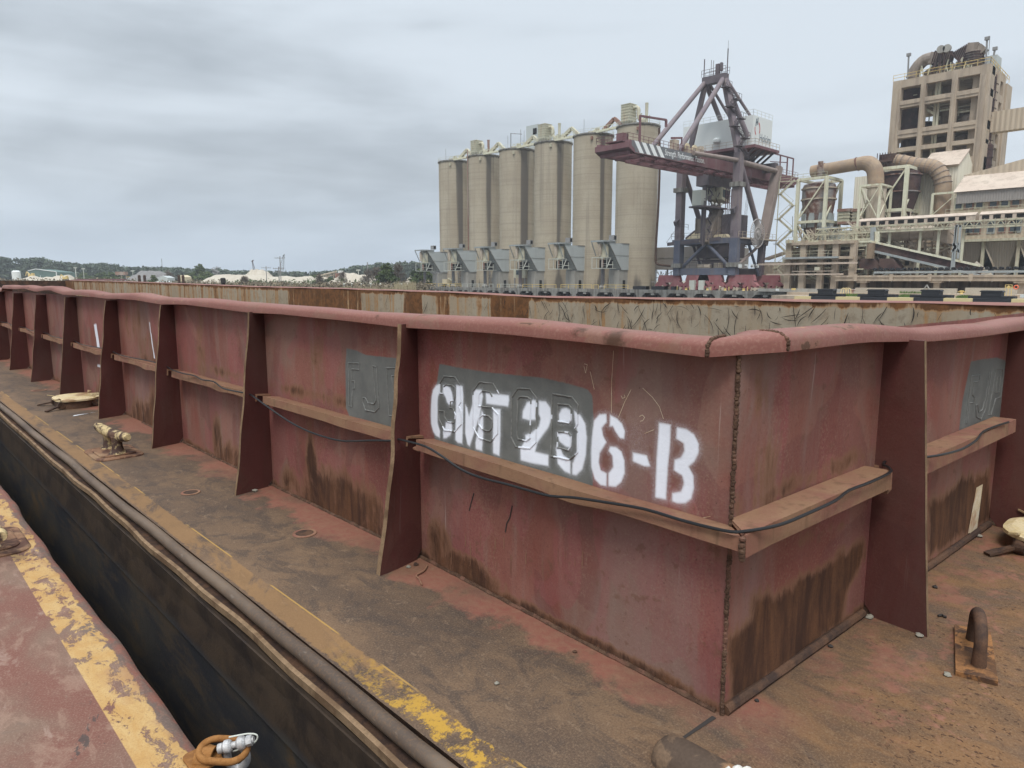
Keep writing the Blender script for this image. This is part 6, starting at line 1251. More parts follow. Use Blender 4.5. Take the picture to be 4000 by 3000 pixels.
for (x,y0_,y1_) in ((3677,195,288),(3692,192,278),(3672,200,285)): m.bar(px(x,y0_,XR-2),px(x-6,y1_,XR-2),.28)
m.build('davit_strut','cyclone_dark',tw_)
for (x,y) in ((3676,193),(3700,189)): m=MB(); c=px(x,y,XR-2.4); m.lathe(c,[(.2,-.3),(.78,-.3),(.78,.3),(.2,.3)],20,axis='x'); m.build('explosion_vent','pale_concrete',tw_,smooth=False)
m=MB(); q0_=px(3843,252,XR+1); q1_=px(3896,206,XR+1); m.box(XR+1,XR+5,q1_[1],q0_[1],ZT,q1_[2]-.3); m.build('roof_hut','grey_sheet',tw_)
for (x,y0_,y1_,w) in ((3545,318,214,.28),(3851,250,150,.3),(3862,215,140,.1),(3882,215,190,.3)):
    m=MB(); m.bar(px(x,y0_,XR-1),px(x+5,y1_,XR-1),w)
    if w>.2: c=px(x+5,y1_,XR-1); m.box(c[0]-.3,c[0]+.3,c[1]-.4,c[1]+.4,c[2]-.3,c[2]+.3)
    m.build('roof_mast','pole_grey',tw_)
railrun([(XT_,ya,ZT),(XT_,yb,ZT),(XT_+DP+3,yb,ZT-.8)],1.2,'handrail_yellow','handrail',tw_,2.,.08)
m=MB(); rr=random.Random(6)
for k in range(24): x=rr.uniform(3590,3840); a=px(x,262,XR-1.5); m.bar((a[0],a[1],ZT),(a[0],a[1]+rr.uniform(-1,1),ZT+rr.uniform(.8,3.)),.2)
m.build('roof_frame','olive_steel',tw_)
# covered conveyors on the right of the tower
def gallery(name,label,p,q,w,h,mat,cat='conveyor gallery'):
    o=MB().bar(p,q,w,h).build(name,mat,None); return tag(o,label,cat)
a=at(3872,482,X=176); b=at(4080,452,X=176); gallery('conveyor_gallery','brown covered conveyor entering the preheater tower side high up',V(a),V((176,b[1],b[2])),2.4,4.1,'dusty_sheet')
a=at(3778,722,X=158); b=at(4090,640,X=158); gallery('conveyor_gallery','brown covered conveyor sloping up right from the beige mill building',V(a),V(b),3,3.4,'dusty_sheet')
tr=thing('transfer_frame',V(at(3975,690,X=157)),'pinkish braced transfer frame at the right border above the grey roof','steel frame'); m=MB()
for k in range(5): m.bar(px(3955+k*12,685,157),px(3972+k*12,740,157),.35)
m.bar(px(3955,685,157),px(4020,672,157),.4); m.bar(px(3962,712,157),px(4020,700,157),.35); m.bar(px(3972,722,157),px(4020,735,157),1.5,.9); m.build('truss','dusty_steel',tr)
# ---- mill building
mb_=thing('mill_building',V(at(3700,1090,X=165)),'tall cream sheet-clad mill building with gable roof in front of the preheater tower','building')
m=MB(); a=yz(3340,692,166); b=yz(3640,692,166); m.box(166,180,b[0],a[0],GZ,a[1]); m.build('wall','beige_sheet',mb_)
ga=px(3668,652,160); gb=px(3735,652,160); z0_=ga[2]; y0_=yz(3738,700,160)[0]; y1_=yz(3600,700,160)[0]
m=MB(); m.box(160,172,y0_,y1_,GZ,z0_); m.prism([(160,y0_,z0_),(172,y0_,z0_),(166,y0_,z0_+3.4)],(0,y1_-y0_,0)); m.build('wall','beige_sheet',mb_)
m=MB(); m.prism([(159.6,y0_-.3,z0_-.2),(166,y0_-.3,z0_+3.5),(166,y0_-.3,z0_+3.8),(159.3,y0_-.3,z0_+.1)],(0,y1_-y0_+.6,0)); m.build('roof','sand_pile' if False else 'duct_pink',mb_)
m=MB(); m.box(161.5,163,y0_-.05,y0_,z0_-9.2,z0_-6.6); [bpx(m,x0,y0q,x1,y1q,159.9,.1) for x0,y0q,x1,y1q in ((3556,790,3568,812),(3580,788,3590,820))]; m.build('opening','dark_void',mb_)
# ---- tower A with rusty cyclone
XA1=146.
tA_,y0,y1,zb,zt=frame('steel_tower','leftmost cream steel tower around a rusty cone cyclone under the big tan pipe',3120,3230,697,None,XA1,7.5,[.30,.62],mat='cream_steel',w=.62)
cyA=(y0+y1)/2; XC1=XA1+3.6
m=MB(); m.lathe((XC1,cyA,0),[(.9,zt-19.5),(1.3,zt-15.5),(1.9,zt-11.2),(2.7,zt-8.6),(3.3,zt-4.0),(3.3,zt-1.6),(3.0,zt-.9),(1,zt-.4)],28); tA2=thing('cyclone_separator',(XC1,cyA,zt-20),'rusty striped cyclone hopper inside the leftmost cream steel tower','cyclone'); m.build('body','cyclone_rust',tA2,smooth=True)
m=MB()
for z,r in ((zt-1.8,3.32),(zt-4.,3.32),(zt-8.6,2.72),(zt-11.2,1.92)): m.lathe((XC1,cyA,z),[(r,-.12),(r+.2,-.12),(r+.2,.12),(r,.12)],28,cap=False)
m.build('stiffener_ring','dusty_steel',tA2)
m=MB()
for k in range(10): a=2*math.pi*k/10; c=(XC1+2.85*math.cos(a),cyA+2.85*math.sin(a)); m.prism([(c[0]-.7*math.sin(a),c[1]+.7*math.cos(a),zt-9.8),(c[0]+.7*math.sin(a),c[1]-.7*math.cos(a),zt-9.8),(c[0]+.45*math.sin(a),c[1]-.45*math.cos(a),zt-6.9),(c[0]-.45*math.sin(a),c[1]+.45*math.cos(a),zt-6.9)],(.3*math.cos(a),.3*math.sin(a),0))
m.build('skirt_plate','grey_steel',tA2)
# stair on the left of tower A
st_=thing('zigzag_stair',(XA1-1,y0+4,zb),'zigzag access stair hung on the left side of the leftmost steel tower','stair'); m=MB(); top=zt; n=9
for k in range(n): z0q=zt-2.6*(k+1); z1q=zt-2.6*k; ya_=y0+(.6 if k%2 else 3.6); yb_=y0+(3.6 if k%2 else .6); m.bar((XA1-.5,ya_,z0q),(XA1-.5,yb_,z1q),.18,.4); m.bar((XA1-.5,ya_,z0q+1),(XA1-.5,yb_,z1q+1),.07); m.bar((XA1-.5,ya_-.4,z0q),(XA1-.5,ya_+.8,z0q),.5,.12)
m.bar((XA1-.5,y0+3.9,zt-24),(XA1-.5,y0+3.9,zt),.15); m.bar((XA1-.5,y0+3.9,zt),(XA1-.5,y0,zt-.3),.2); m.build('flight','olive_steel',st_)
rail2(tA_,(XA1,y0+4,zt),(XA1,y1,zt))
# tan pipe 1
XP=XA1+3.6
o=thing('gas_duct',px(3280,650,XP),'large tan gas duct from the leftmost tower curving down into the second tower','duct')
MB().tube([px(3172,671,XP),px(3195,667,XP),px(3350,641,XP)],1.25,20).build('straight_run','duct_tan',o,smooth=True)
pts=smooth([px(3350,641,XP),px(3378,637,XP),px(3400,643,XP),px(3415,661,XP),px(3420,688,XP),px(3421,720,XP)],5); MB().tube(pts,[1.25+.25*min(1,i/8) for i in range(len(pts))],20).build('elbow','duct_grey' if False else 'duct_tan',o,smooth=False)
m=MB()
for (x,y) in ((3205,666),(3225,662),(3350,641)): c=Vector(px(x,y,XP)); d=Vector((0,-.97,.22)); m.tube([tuple(c-d*.12),tuple(c+d*.12)],1.38,20)
c=px(3215,664,XP); m.box(c[0]-1.5,c[0]-1.2,c[1]-.5,c[1]+.5,c[2]-1.3,c[2]+1.6); m.build('band','cyclone_rust',o)
m=MB(); 
for p in pts[::3]: m.lathe((p[0],p[1],p[2]),[(2.57,-.1),(2.66,-.1),(2.66,.1),(2.57,.1)],20,cap=False)
# tower B with vertical duct
tB_,y0,y1,zb,zt=frame('steel_tower','narrow cream steel tower enclosing the vertical duct left of the dark cyclone',3362,3440,723,None,XA1,6.,[.42,.68],mat='cream_steel',w=.42,diag='x')
cy=(y0+y1)/2-.2; m=MB(); m.lathe((XA1+3,cy,0),[(1.7,GZ+9),(1.7,zt-.3),(1.85,zt-.3),(1.85,zt+.2)],20); o=tag(m.build('vertical_duct','dusty_steel',None,smooth=True),'vertical dusty duct standing inside the narrow steel tower','duct')
# tower C with dark cyclone
tC_,y0,y1,zb,zt=frame('steel_tower','tallest cream steel tower around the black cone cyclone',3438,3545,655,None,152.,8,[.45,.66],mat='cream_steel',w=.7)
cyC=(y0+y1)/2; c=thing('cyclone_separator',(156.,cyC,10),'black cone cyclone inside the tallest cream steel tower','cyclone'); m=MB(); m.lathe((156.,cyC,0),[(1.2,zt-17.5),(2.0,zt-13.5),(2.7,zt-8.5),(3.7,zt-4.5),(3.8,zt-1.2),(3.4,zt-.5),(1,zt-.4)],28); m.build('body','cyclone_dark',c,smooth=True)
m=MB(); [m.lathe((156.,cyC,z),[(r,-.12),(r+.18,-.12),(r+.18,.12),(r,.12)],28,cap=False) for z,r in ((zt-1.2,3.82),(zt-4.5,3.72),(zt-8.5,2.72),(zt-13.5,2.02))]; m.build('stiffener_ring','cyclone_rust',c)
# duct 2
XP2=158.
o=thing('gas_duct',px(3600,650,XP2),'ribbed grey-brown gas duct curving down from the tallest tower to the right','duct')
pts=smooth([px(3498,629,XP2),px(3525,632,XP2),px(3569,642,XP2),px(3608,647,XP2),px(3637,651,XP2),px(3658,662,XP2),px(3675,687,XP2),px(3683,716,XP2),px(3683,745,XP2),px(3680,800,XP2),px(3678,860,XP2)],5); MB().tube(pts,[1.3+.2*min(1,i/30) for i in range(len(pts))],20).build('duct_body','duct_tan',o,smooth=False)
m=MB()
for i in range(2,len(pts)-14,3): a=Vector(pts[i]); b=Vector(pts[i+1]); d=(b-a).normalized(); m.tube([tuple(a-d*.08),tuple(a+d*.08)],1.46 if i<26 else 1.62,20)
m.build('stiffener_ring','duct_grey',o)
m=MB(); c=px(3486,628,XP2); m.box(c[0]-1.2,c[0]+1.2,c[1]-.8,c[1]+2.2,c[2]-1.3,c[2]+1.3); [m.bar((c[0]-1.4,c[1]+k*.5,c[2]-1.5),(c[0]-1.4,c[1]+k*.5,c[2]+1.6),.12) for k in range(6)]; m.bar((c[0]-1.7,c[1]-.5,c[2]),(c[0]-1.7,c[1]+5,c[2]-.3),.5); m.build('damper','cyclone_dark',o)
# tower D
tD_,y0,y1,zb,zt=frame('steel_tower','rightmost cream steel tower frame beside the grey-roofed filter building',3645,3745,754,None,156.,5.,[.45,.78],mat='cream_steel',w=.42)
# stacked cream filter boxes
for j,(x0,x1) in enumerate(((3278,3320),(3330,3372))):
    g=thing('filter_box',px((x0+x1)/2,870,150),['cream banded filter box with red roof, left of the pair','cream banded filter box with red roof, right of the pair'][j],'filter box'); m=MB(); a=bpx(m,x0,826,x1,865,150,3.5); m.build('casing','cream_panel',g); m=MB(); 
    for k in range(3): m.box(149.85,153.7,a[1]-.15,a[0]+.15,a[3]+(a[2]-a[3])*k/3,a[3]+(a[2]-a[3])*k/3+.25)
    m.build('band','olive_steel',g); m=MB(); m.box(149.7,153.8,a[1]-.3,a[0]+.3,a[2],a[2]+.55); m.box(149.8,153.6,a[1]-.2,a[0]+.2,a[3]-.5,a[3]); m.build('roof','rust_plant',g)
    m=MB(); a=bpx(m,x0,900,x1,935,149,3); m.build('lower_casing','cream_panel',g)
# crusher block under tower A
g=thing('crusher_house',px(3180,940,148),'rust-stained grid-windowed crusher house under the leftmost steel tower','building'); m=MB(); a=bpx(m,3140,870,3225,935,148,7); m.build('wall','stained_wall',g); m=MB(); bpx(m,3138,862,3228,878,147.8,7.4); m.build('cornice','cyclone_rust',g); m=MB(); [bpx(m,3146+k*14,885+j*16,3155+k*14,897+j*16,147.9,.1) for k in range(5) for j in range(2)]; m.build('window','window_glass',g)
# long level conveyor gallery with window slots
XG=141.
g=thing('window_gallery',px(3700,855,XG),'long level conveyor gallery with a row of dark window slots across the plant','conveyor gallery')
a=px(3355,862,XG); b=px(3812,843,XG); c_=px(3826,841,XG); d=px(4060,832,XG); zt_=(a[2]+b[2])/2
m=MB(); 
for (p,q_) in ((a,b),(c_,d)): m.box(XG,XG+2.2,q_[1],p[1],zt_-1.0,zt_); m.prism([(XG-.1,q_[1],zt_),(XG+2.3,q_[1],zt_),(XG+1.1,q_[1],zt_+.55)],(0,p[1]-q_[1],0))
m.build('gallery_wall','duct_pink',g)
for (p,q_) in ((a,b),(c_,d)):
    y=p[1]-.4
    while y-1.1>q_[1]: MB().box(XG-.03,XG,y-1.05,y,zt_-.8,zt_-.15).build('window','dark_void',g); y-=1.62
m=MB(); y=a[1]; zl=zt_-2.1
m.bar((XG,a[1]+8,zl),(XG,d[1],zl),.35); m.bar((XG,a[1]+8,zt_-1.05),(XG,d[1],zt_-1.05),.25); m.bar((XG-.2,a[1]+8,zl+.3),(XG-.2,d[1],zl+.3),.1)
y=a[1]+8
while y>d[1]: m.bar((XG,y,zl),(XG,y-.75,zt_-1.05),.13); m.bar((XG,y-.75,zt_-1.05),(XG,y-1.5,zl),.13); m.bar((XG-.3,y,zl),(XG-.3,y,zl+1.4),.07); y-=1.5
m.build('truss','olive_steel',g)
for x in (3395,3480,3600,3672,3768): p=px(x,870,XG+1); MB().bar((XG+1,p[1],GZ),(XG+1,p[1],zl),.4).build('support_leg','cream_steel',g)
# braced grey trestle
g=thing('trestle_support',px(3740,1050,138),'grey latticed A-shaped trestle in front of the gallery','trestle'); m=MB()
for (p,q_) in (((3718,1045),(3735,880)),((3742,1010),(3752,880)),((3726,1045),(3738,880)),((3718,985),(3745,950)),((3722,950),(3748,985)),((3735,880),(3755,885))): m.bar(px(*p,138),px(*q_,138),.32)
m.build('lattice','grey_steel',g)
# grey vertical post and white leg left
for (x,yt_,yb_,lab) in ((3411,888,960,'grey steel post under the long gallery near its left end'),(3425,905,945,'cream post right of the grey post under the gallery')):
    tag(MB().bar(px(x,yt_,138.5),px(x,yb_,138.5),.75).build('support_post','grey_steel' if x==3411 else 'cream_steel',None),lab,'post')
# pink horizontal duct
XH=145.; o=thing('dust_duct',px(3600,915,XH),'fat pink horizontal duct under the window gallery','duct')
pts=smooth([px(3446,885,XH),px(3452,905,XH),px(3475,915,XH),px(3510,915,XH),px(3660,911,XH)],4); MB().tube(pts,1.25,20).build('duct_body','duct_pink',o,smooth=True)
m=MB(); [m.tube([px(x,915-.027*(x-3510),XH),px(x+1.5,915-.027*(x-3510),XH)],1.33,20) for x in (3478,3560,3655)]; m.build('band','duct_grey',o); p=px(3690,909,XH); m=MB(); m.add([(XH-1.2,px(3655,907,XH)[1],p[2]-1.3),(XH-1.2,px(3655,907,XH)[1],p[2]+1.1),(XH+1.2,px(3655,907,XH)[1],p[2]+1.1),(XH+1.2,px(3655,907,XH)[1],p[2]-1.3),(XH-2,p[1]-1,p[2]-2.),(XH-2,p[1]-1,p[2]+2.),(XH+2,p[1]-1,p[2]+2.),(XH+2,p[1]-1,p[2]-2.)],[(0,1,5,4),(1,2,6,5),(2,3,7,6),(3,0,4,7),(4,5,6,7)]); m.build('flare','duct_pink',o)
# ---- filter building (baghouse)
XF2=150.; g=thing('filter_building',px(3900,1000,XF2),'long dusty filter building with grey upper cladding, two window rows and hoppers below','building')
yL_=yz(3740,760,XF2)[0]; yR_=yz(4200,760,XF2)[0]; zr=yz(3740,750,XF2)[1]; zg=yz(3740,797,XF2)[1]; zm=yz(3740,842,XF2)[1]; zl_=yz(3740,938,XF2)[1]
m=MB(); m.box(XF2-.5,XF2+12,yR_,yL_,zg,zr); m.build('upper_wall','dim_sheet',g)
m=MB(); m.prism([(XF2-.9,yR_,zr-.1),(XF2+5.5,yR_,zr+3.4),(XF2+12,yR_,zr)],(0,yL_-yR_+.5,0)); m.build('roof','duct_pink',g)
m=MB(); m.box(XF2+.3,XF2+12,yR_,yL_+1,zm-.1,zg-.003); m.build('middle_wall','dusty_sheet',g)
m=MB(); m.box(XF2-.6,XF2+12,yR_,yL_+.8,zl_,zm-.5); m.build('lower_wall','dusty_sheet',g)
m=MB(); [m.box(XF2-1.6,XF2+.3,yR_,yL_+1.3,z-.45,z) for z in (zm,zl_)]; m.build('walkway','olive_steel',g); railrun([(XF2-1.5,yL_+1.3,zm),(XF2-1.5,yR_,zm)],1.1,'olive_steel','handrail',g,1.8,.06); railrun([(XF2-1.5,yL_+1.3,zl_),(XF2-1.5,yR_,zl_)],1.1,'olive_steel','handrail',g,1.8,.06)
for k,x in enumerate((3744,3784,3825,3879,3923,3966)): p=yz(x,812,XF2+.2); f=MB().box(XF2+.17,XF2+.3,p[0]-.75,p[0]+.75,zm+1.0,zm+3.2).build('window','rust_plant' if k%2 else 'olive_steel',g); MB().box(XF2+.13,XF2+.17,p[0]-.5,p[0]+.5,zm+1.2,zm+3.0).build('pane','window_glass',f)
for k,x in enumerate((3774,3788,3815,3869,3910,3955,3972)): p=yz(x,912,XF2-.7); f=MB().box(XF2-.73,XF2-.6,p[0]-.6,p[0]+.6,zl_+.9,zl_+3.1).build('window','rust_plant' if k%3 else 'grey_steel',g); MB().box(XF2-.77,XF2-.73,p[0]-.42,p[0]+.42,zl_+1.1,zl_+2.9).build('pane','window_glass',f)
hy=[yz(x,960,XF2)[0] for x in (3738,3845,3982,4110)]
for a,b in zip(hy[:-1],hy[1:]):
    c=(a+b)/2; zb_=zl_-7.4; m=MB(); x0,x1=XF2-.4,XF2+8; cx_=(x0+x1)/2; m.add([(x0,b+.15,zl_-.5),(x1,b+.15,zl_-.5),(x1,a-.15,zl_-.5),(x0,a-.15,zl_-.5),(x0+2,c-.5,zb_),(x0+4,c-.5,zb_),(x0+4,c+.5,zb_),(x0+2,c+.5,zb_)],[(0,1,5,4),(1,2,6,5),(2,3,7,6),(3,0,4,7),(4,5,6,7)]); m.build('hopper','hopper_sheet',g)
for y in hy: MB().bar((XF2-.5,y,GZ),(XF2-.5,y,zl_-.4),.5).build('column','olive_steel',g)
m=MB(); [m.bar((XF2-.5,a,zl_-.7),(XF2-.5,a+(b-a)*.45,zl_-6),.22) or m.bar((XF2-.5,b,zl_-.7),(XF2-.5,b-(b-a)*.3,zl_-5),.22) for a,b in zip(hy[:-1],hy[1:])]; m.build('brace','dusty_steel',g)
m=MB(); m.box(XF2+9,XF2+9.5,yR_,yL_,GZ,zl_); m.build('rear_wall','dark_void',g)
# ---- inclined belt conveyor
XI=139.; g=thing('inclined_conveyor',px(3620,1000,XI),'dark sided inclined belt conveyor descending to the right across the plant','conveyor')
a=px(3405,946,XI); b=px(3835,1046,XI)
MB().bar((a[0],a[1],a[2]-.8),(b[0],b[1],b[2]-.6),1.6,1.5).build('side_truss','cyclone_dark',g); MB().bar((a[0]-.95,a[1],a[2]+.15),(b[0]-.95,b[1],b[2]+.3),.35,.35).build('top_pipe','cream_steel',g); MB().bar((a[0]-.95,a[1],a[2]-1.5),(b[0]-.95,b[1],b[2]-1.3),.3,.4).build('lower_chord','grey_steel',g)
m=MB(); m.bar((XI-.9,a[1]+11,a[2]+.25),(XI-.9,a[1],a[2]+.1),.35); m.bar((XI,a[1]+11,a[2]-.4),(XI,a[1],a[2]-.4),1.6,.7); m.build('head_section','cream_steel',g)
m=MB(); p=px(3845,1040,XI+1); m.add([(XI,p[1]+3,p[2]-2.3),(XI,p[1]-2.4,p[2]-2.3),(XI+3,p[1]-2,p[2]-2.3),(XI+3,p[1]+2,p[2]-2.3),(XI+1,p[1]+1.2,p[2]+.9)],[(0,1,4),(1,2,4),(2,3,4),(3,0,4)]); tag(m.build('spilled_heap','sand_pile',None),'small pale heap at the foot of the inclined conveyor','heap')
# black boxes
for j,(x0,x1,x2) in enumerate(((3357,3412,3448),(3434,3487,3517))):
    m=MB(); p=[px(x0,1010,137.5),px(x1,1010,137.5),px(x2,1052,137.5),px(x0-2,1052,137.5)]; m.prism(p,(3,0,0)); tag(m.build('chute_bunker','stained_wall' if False else 'cyclone_dark',None),['black weathered bunker with sloping right side, larger left one','black weathered bunker with sloping right side, smaller right one'][j],'bunker')
m=MB(); m.box(137,140,px(3412,945,137)[1],px(3388,945,137)[1],px(3400,1010,137)[2],px(3400,950,137)[2]); tag(m.build('chute_column','stained_wall',None),'dark stained vertical chute beneath the head of the inclined conveyor','chute')
# ---- lower belt conveyor with rollers and platform
XL=134.; g=thing('roller_conveyor',px(3700,1055,XL),'long low roller belt conveyor with pale frame on the lower platform','conveyor')
a=px(3415,1060,XL); d=px(4100,1045,XL); zc=a[2]-.2
m=MB(); m.bar((XL,a[1],zc),(XL,d[1],zc),.3,.35); m.bar((XL,a[1],zc-1.),(XL,d[1],zc-1.),.2,.2); y=a[1]
while y>d[1]: m.bar((XL,y,zc-1.7),(XL,y,zc),.14); m.bar((XL,y,zc-1),(XL,y-3,zc),.1); y-=3
m.build('frame','grey_steel',g); y=a[1]; m=MB()
while y>d[1]: m.lathe((XL-.2,y,zc+.55),[(.1,0),(.26,0),(.26,1.2),(.1,1.2)],8,axis='x'); y-=.95
m.build('roller','black_rubber',g); 
MB().bar((XL+1,a[1],zc+.35),(XL+1,d[1],zc+.35),1.,.1).build('belt','fender_black',g)
g=thing('conveyor_platform',px(3700,1080,XL),'weathered concrete platform on T-headed columns carrying the roller conveyor','platform')
a=px(3270,1078,XL); zc2=px(3700,1077,XL)[2]; m=MB(); m.box(XL-1,XL+5,d[1],a[1],zc2-.9,zc2); m.box(XL-1.15,XL-1,d[1],a[1],zc2-.25,zc2+.1); m.build('slab','tan_concrete',g)
for x in (3373,3660,3990): p=px(x,1110,XL); m=MB(); m.box(XL-.3,XL+.5,p[1]-.45,p[1]+.45,GZ,zc2-1.2); m.box(XL-.9,XL+.7,p[1]-.9,p[1]+.9,zc2-1.2,zc2-.9); m.build('column','tan_concrete',g)
for yk in np.arange(d[1]+10,a[1],6): MB().box(XL-1.2,XL-1.02,yk-.3,yk+.3,zc2-.9,zc2+.3).build('corbel','tan_concrete',g)
m=MB(); b=px(4200,1090,XL+5); c=px(3380,1090,XL+5); m.box(XL+5,XL+5.5,b[1],c[1],GZ,zc2-.9); tag(m.build('retaining_wall','stained_wall',None),'dark brown stained retaining wall below the roller conveyor platform','wall')
m=MB(); b=px(3380,1030,150); c=px(2985,1030,150); z=px(3100,1022,150)[2]; m.box(150,150.5,b[1],c[1],GZ,z); tag(m.build('buttress_wall','dusty_sheet',None),'tan ribbed wall behind the crane and concrete frame','wall')
# ---- concrete frame building on the left
XK=136.; g=thing('concrete_frame',px(3200,1000,XK),'dusty open concrete frame building with pipes and railings left of the roller conveyor','building')
xs_=[3078,3135,3205,3262,3330]
for x in xs_:
    for X in (XK,XK+6): p=px(x,1000,XK); MB().box(X,X+1.,p[1]-.55,p[1]+.55,GZ,px(x,938,XK)[2]).build('column','tan_concrete',g)
zz_=[px(3200,y,XK)[2] for y in (945,1003,1078)]
m=MB(); 
for z in zz_[:2]: m.box(XK-.4,XK+7,px(3335,1000,XK)[1],px(3073,1000,XK)[1],z-.5,z)
m.build('beam','tan_concrete',g); m=MB(); m.box(XK-1.2,XK-.4,px(3280,1010,XK)[1],px(3066,1010,XK)[1],zz_[1]-.35,zz_[1]); m.build('walkway','grey_steel',g)
railrun([(XK-1.1,px(3066,1010,XK)[1],zz_[1]),(XK-1.1,px(3280,1010,XK)[1],zz_[1])],1.1,'olive_steel','handrail',g,1.6,.06); railrun([(XK-.4,px(3073,945,XK)[1],zz_[0]),(XK-.4,px(3335,945,XK)[1],zz_[0])],1.1,'olive_steel','handrail',g,1.6,.06)
m=MB(); m.bar((XK-.7,px(2970,1030,XK)[1],px(3100,1031,XK)[2]),(XK-.7,px(3355,1027,XK)[1],px(3100,1031,XK)[2]),.35); m.bar((XK-.7,px(3000,1073,XK)[1],px(3100,1072,XK)[2]),(XK-.7,px(3300,1073,XK)[1],px(3100,1072,XK)[2]),.28); m.bar((XK-.7,px(3100,1062,XK)[1],px(3100,1060,XK)[2]),(XK-.7,px(3262,1060,XK)[1],px(3100,1060,XK)[2]),.12); m.build('pipe','duct_pink',g)
rr=random.Random(21); m=MB()
for k in range(170):
    x=rr.uniform(3075,3345); y=rr.uniform(950,1105); X=XK+rr.uniform(1,6); p=px(x,y,X); L=rr.uniform(.8,3.5)
    t=rr.random()
    if t<.4: m.bar(p,(p[0],p[1],min(p[2]+L,11)),.16)
    elif t<.75: m.bar(p,(p[0],p[1]-L,p[2]),.2)
    else: m.bar(p,(p[0],p[1]-L,p[2]+rr.uniform(-1.5,1.5)),.14)
m.build('pipework','olive_steel',g)
m=MB()
for k in range(16): x=rr.uniform(3085,3335); y=rr.uniform(960,1100); p=px(x,y,XK+3.5); w=rr.uniform(.6,1.8); h=rr.uniform(.6,2.2); MB().box(p[0],p[0]+2,p[1]-w,p[1]+w,p[2]-h/2,p[2]+h/2).build('machine_block','tan_concrete',g)
m=MB(); m.box(XK+7.1,XK+7.4,px(3340,1000,XK+7)[1],px(3075,1000,XK+7)[1],GZ,px(3200,965,XK+7)[2]); m.build('rear_wall','stained_wall',g)
for j,(x,y,x1,y1) in enumerate(((3182,1043,3202,1056),(3070,940,3090,950))): m=MB(); bpx(m,x,y,x1,y1,XK-.8,.5); m.build('cabinet','cream_panel',g)
# upper platform deck with machines between towers A and B
g=thing('upper_platform',px(3250,930,143),'cluttered railed platform with slanted struts below the leftmost steel tower','platform'); m=MB(); z=px(3200,940,143)[2]; m.box(141,150,px(3440,940,143)[1],px(3110,940,143)[1],z-.4,z); m.build('deck','olive_steel',g); railrun([(141,px(3110,940,141)[1],z),(141,px(3440,940,141)[1],z)],1.1,'olive_steel','handrail',g,1.6,.06)
m=MB(); z2=px(3200,890,142)[2]; m.box(141.5,146,px(3275,890,142)[1],px(3195,890,142)[1],z2-.3,z2); m.build('canopy','grey_steel',g)
m=MB(); [m.bar(px(x0,940,141.5),px(x1,892,141.5),.2) for x0,x1 in ((3192,3208),(3215,3208),(3240,3225),(3245,3262),(3268,3276))]; m.build('strut','grey_steel',g)
m=MB(); bpx(m,3213,905,3275,935,143,3); m.build('machine_housing','grey_steel',g); m=MB(); bpx(m,3222,908,3240,934,142.9,.1); m.build('doorway','crane_blue',g); MB().tube(smooth([px(3214,898,142),px(3220,905,142),px(3218,925,142)],3),.5,10).build('spout','cream_panel',g)
m=MB(); rr=random.Random(31)
for k in range(50): x=rr.uniform(3120,3430); X=rr.uniform(142,149); p=px(x,rr.uniform(905,938),X); m.bar(p,(p[0],p[1]+rr.uniform(-1.5,1.5),p[2]+rr.uniform(.3,1.8)),.17)
m.build('pipework','dusty_steel',g)
# mid clutter between gallery and platform
g=thing('process_steelwork',px(3550,1000,147),'dense dusty steelwork and floors behind the inclined conveyor','steelwork'); m=MB(); rr=random.Random(41)
for x in range(3350,3745,26): p=px(x,1000,147); m.bar((147,p[1],GZ),(147,p[1],px(x,885,147)[2]),.3)
for y in (890,925,960,990,1020,1045): p=px(3345,y,147); q_=px(3745,y,147); m.bar((147,p[1],p[2]),(147,q_[1],p[2]),.25)
for k in range(260): X=rr.uniform(144,150); p=px(rr.uniform(3350,3740),rr.uniform(880,1065),X); L=rr.uniform(.8,3); m.bar(p,(p[0],p[1]+(L if rr.random()<.6 else 0),p[2]+(rr.uniform(-1,1.5) if rr.random()<.6 else L)),rr.choice((.12,.18,.3)))
m.build('frame','dusty_steel',g)
m=MB(); 
for k in range(26): X=rr.uniform(148,153); p=px(rr.uniform(3380,3730),rr.uniform(950,1060),X); w=rr.uniform(.8,2.6); h=rr.uniform(.5,1.6); MB().box(p[0],p[0]+2,p[1]-w,p[1]+w,p[2]-h/2,p[2]+h/2).build('machine_block','tan_concrete',g); m=MB(); [bpx(m,x0,y0q,x1,y1q,148,2) for x0,y0q,x1,y1q in ((3450,1000,3560,1012),(3460,1020,3540,1035),(3440,948,3520,956))]; m.build('floor_slab','duct_pink',g)
m=MB(); m.box(157,158,px(3760,1000,157)[1],px(3345,1000,157)[1],GZ,px(3500,905,157)[2]); m.build('rear_wall','stained_wall',g)
m=MB(); m.prism([px(3350,980,146),px(3420,935,146),px(3425,942,146),px(3355,990,146)],(1.4,0,0)); m.build('slanting_chute','duct_pink',g)
# slanted roof left of concrete frame
tag(MB().bar(px(2995,1012,152),px(3075,985,152),2.,.5).build('slanted_conveyor','duct_pink',None),'thin pale slanted conveyor behind the crane bogies rising right','conveyor')
tag(MB().bar(px(3060,1015,139),px(3262,962,139),1.,.5).build('slanted_conveyor','olive_steel',None),'thin sloping conveyor inside the concrete frame building','conveyor')
for x,yt_ in ((3096,865),(3203,855)): tag(MB().bar(px(x,yt_+60,143),px(x,yt_-20,143),.1).build('lamp_pole','pole_grey',None),'slim lamp pole left of the leftmost steel tower' if x==3096 else 'slim lamp pole beside the cream filter boxes','pole')
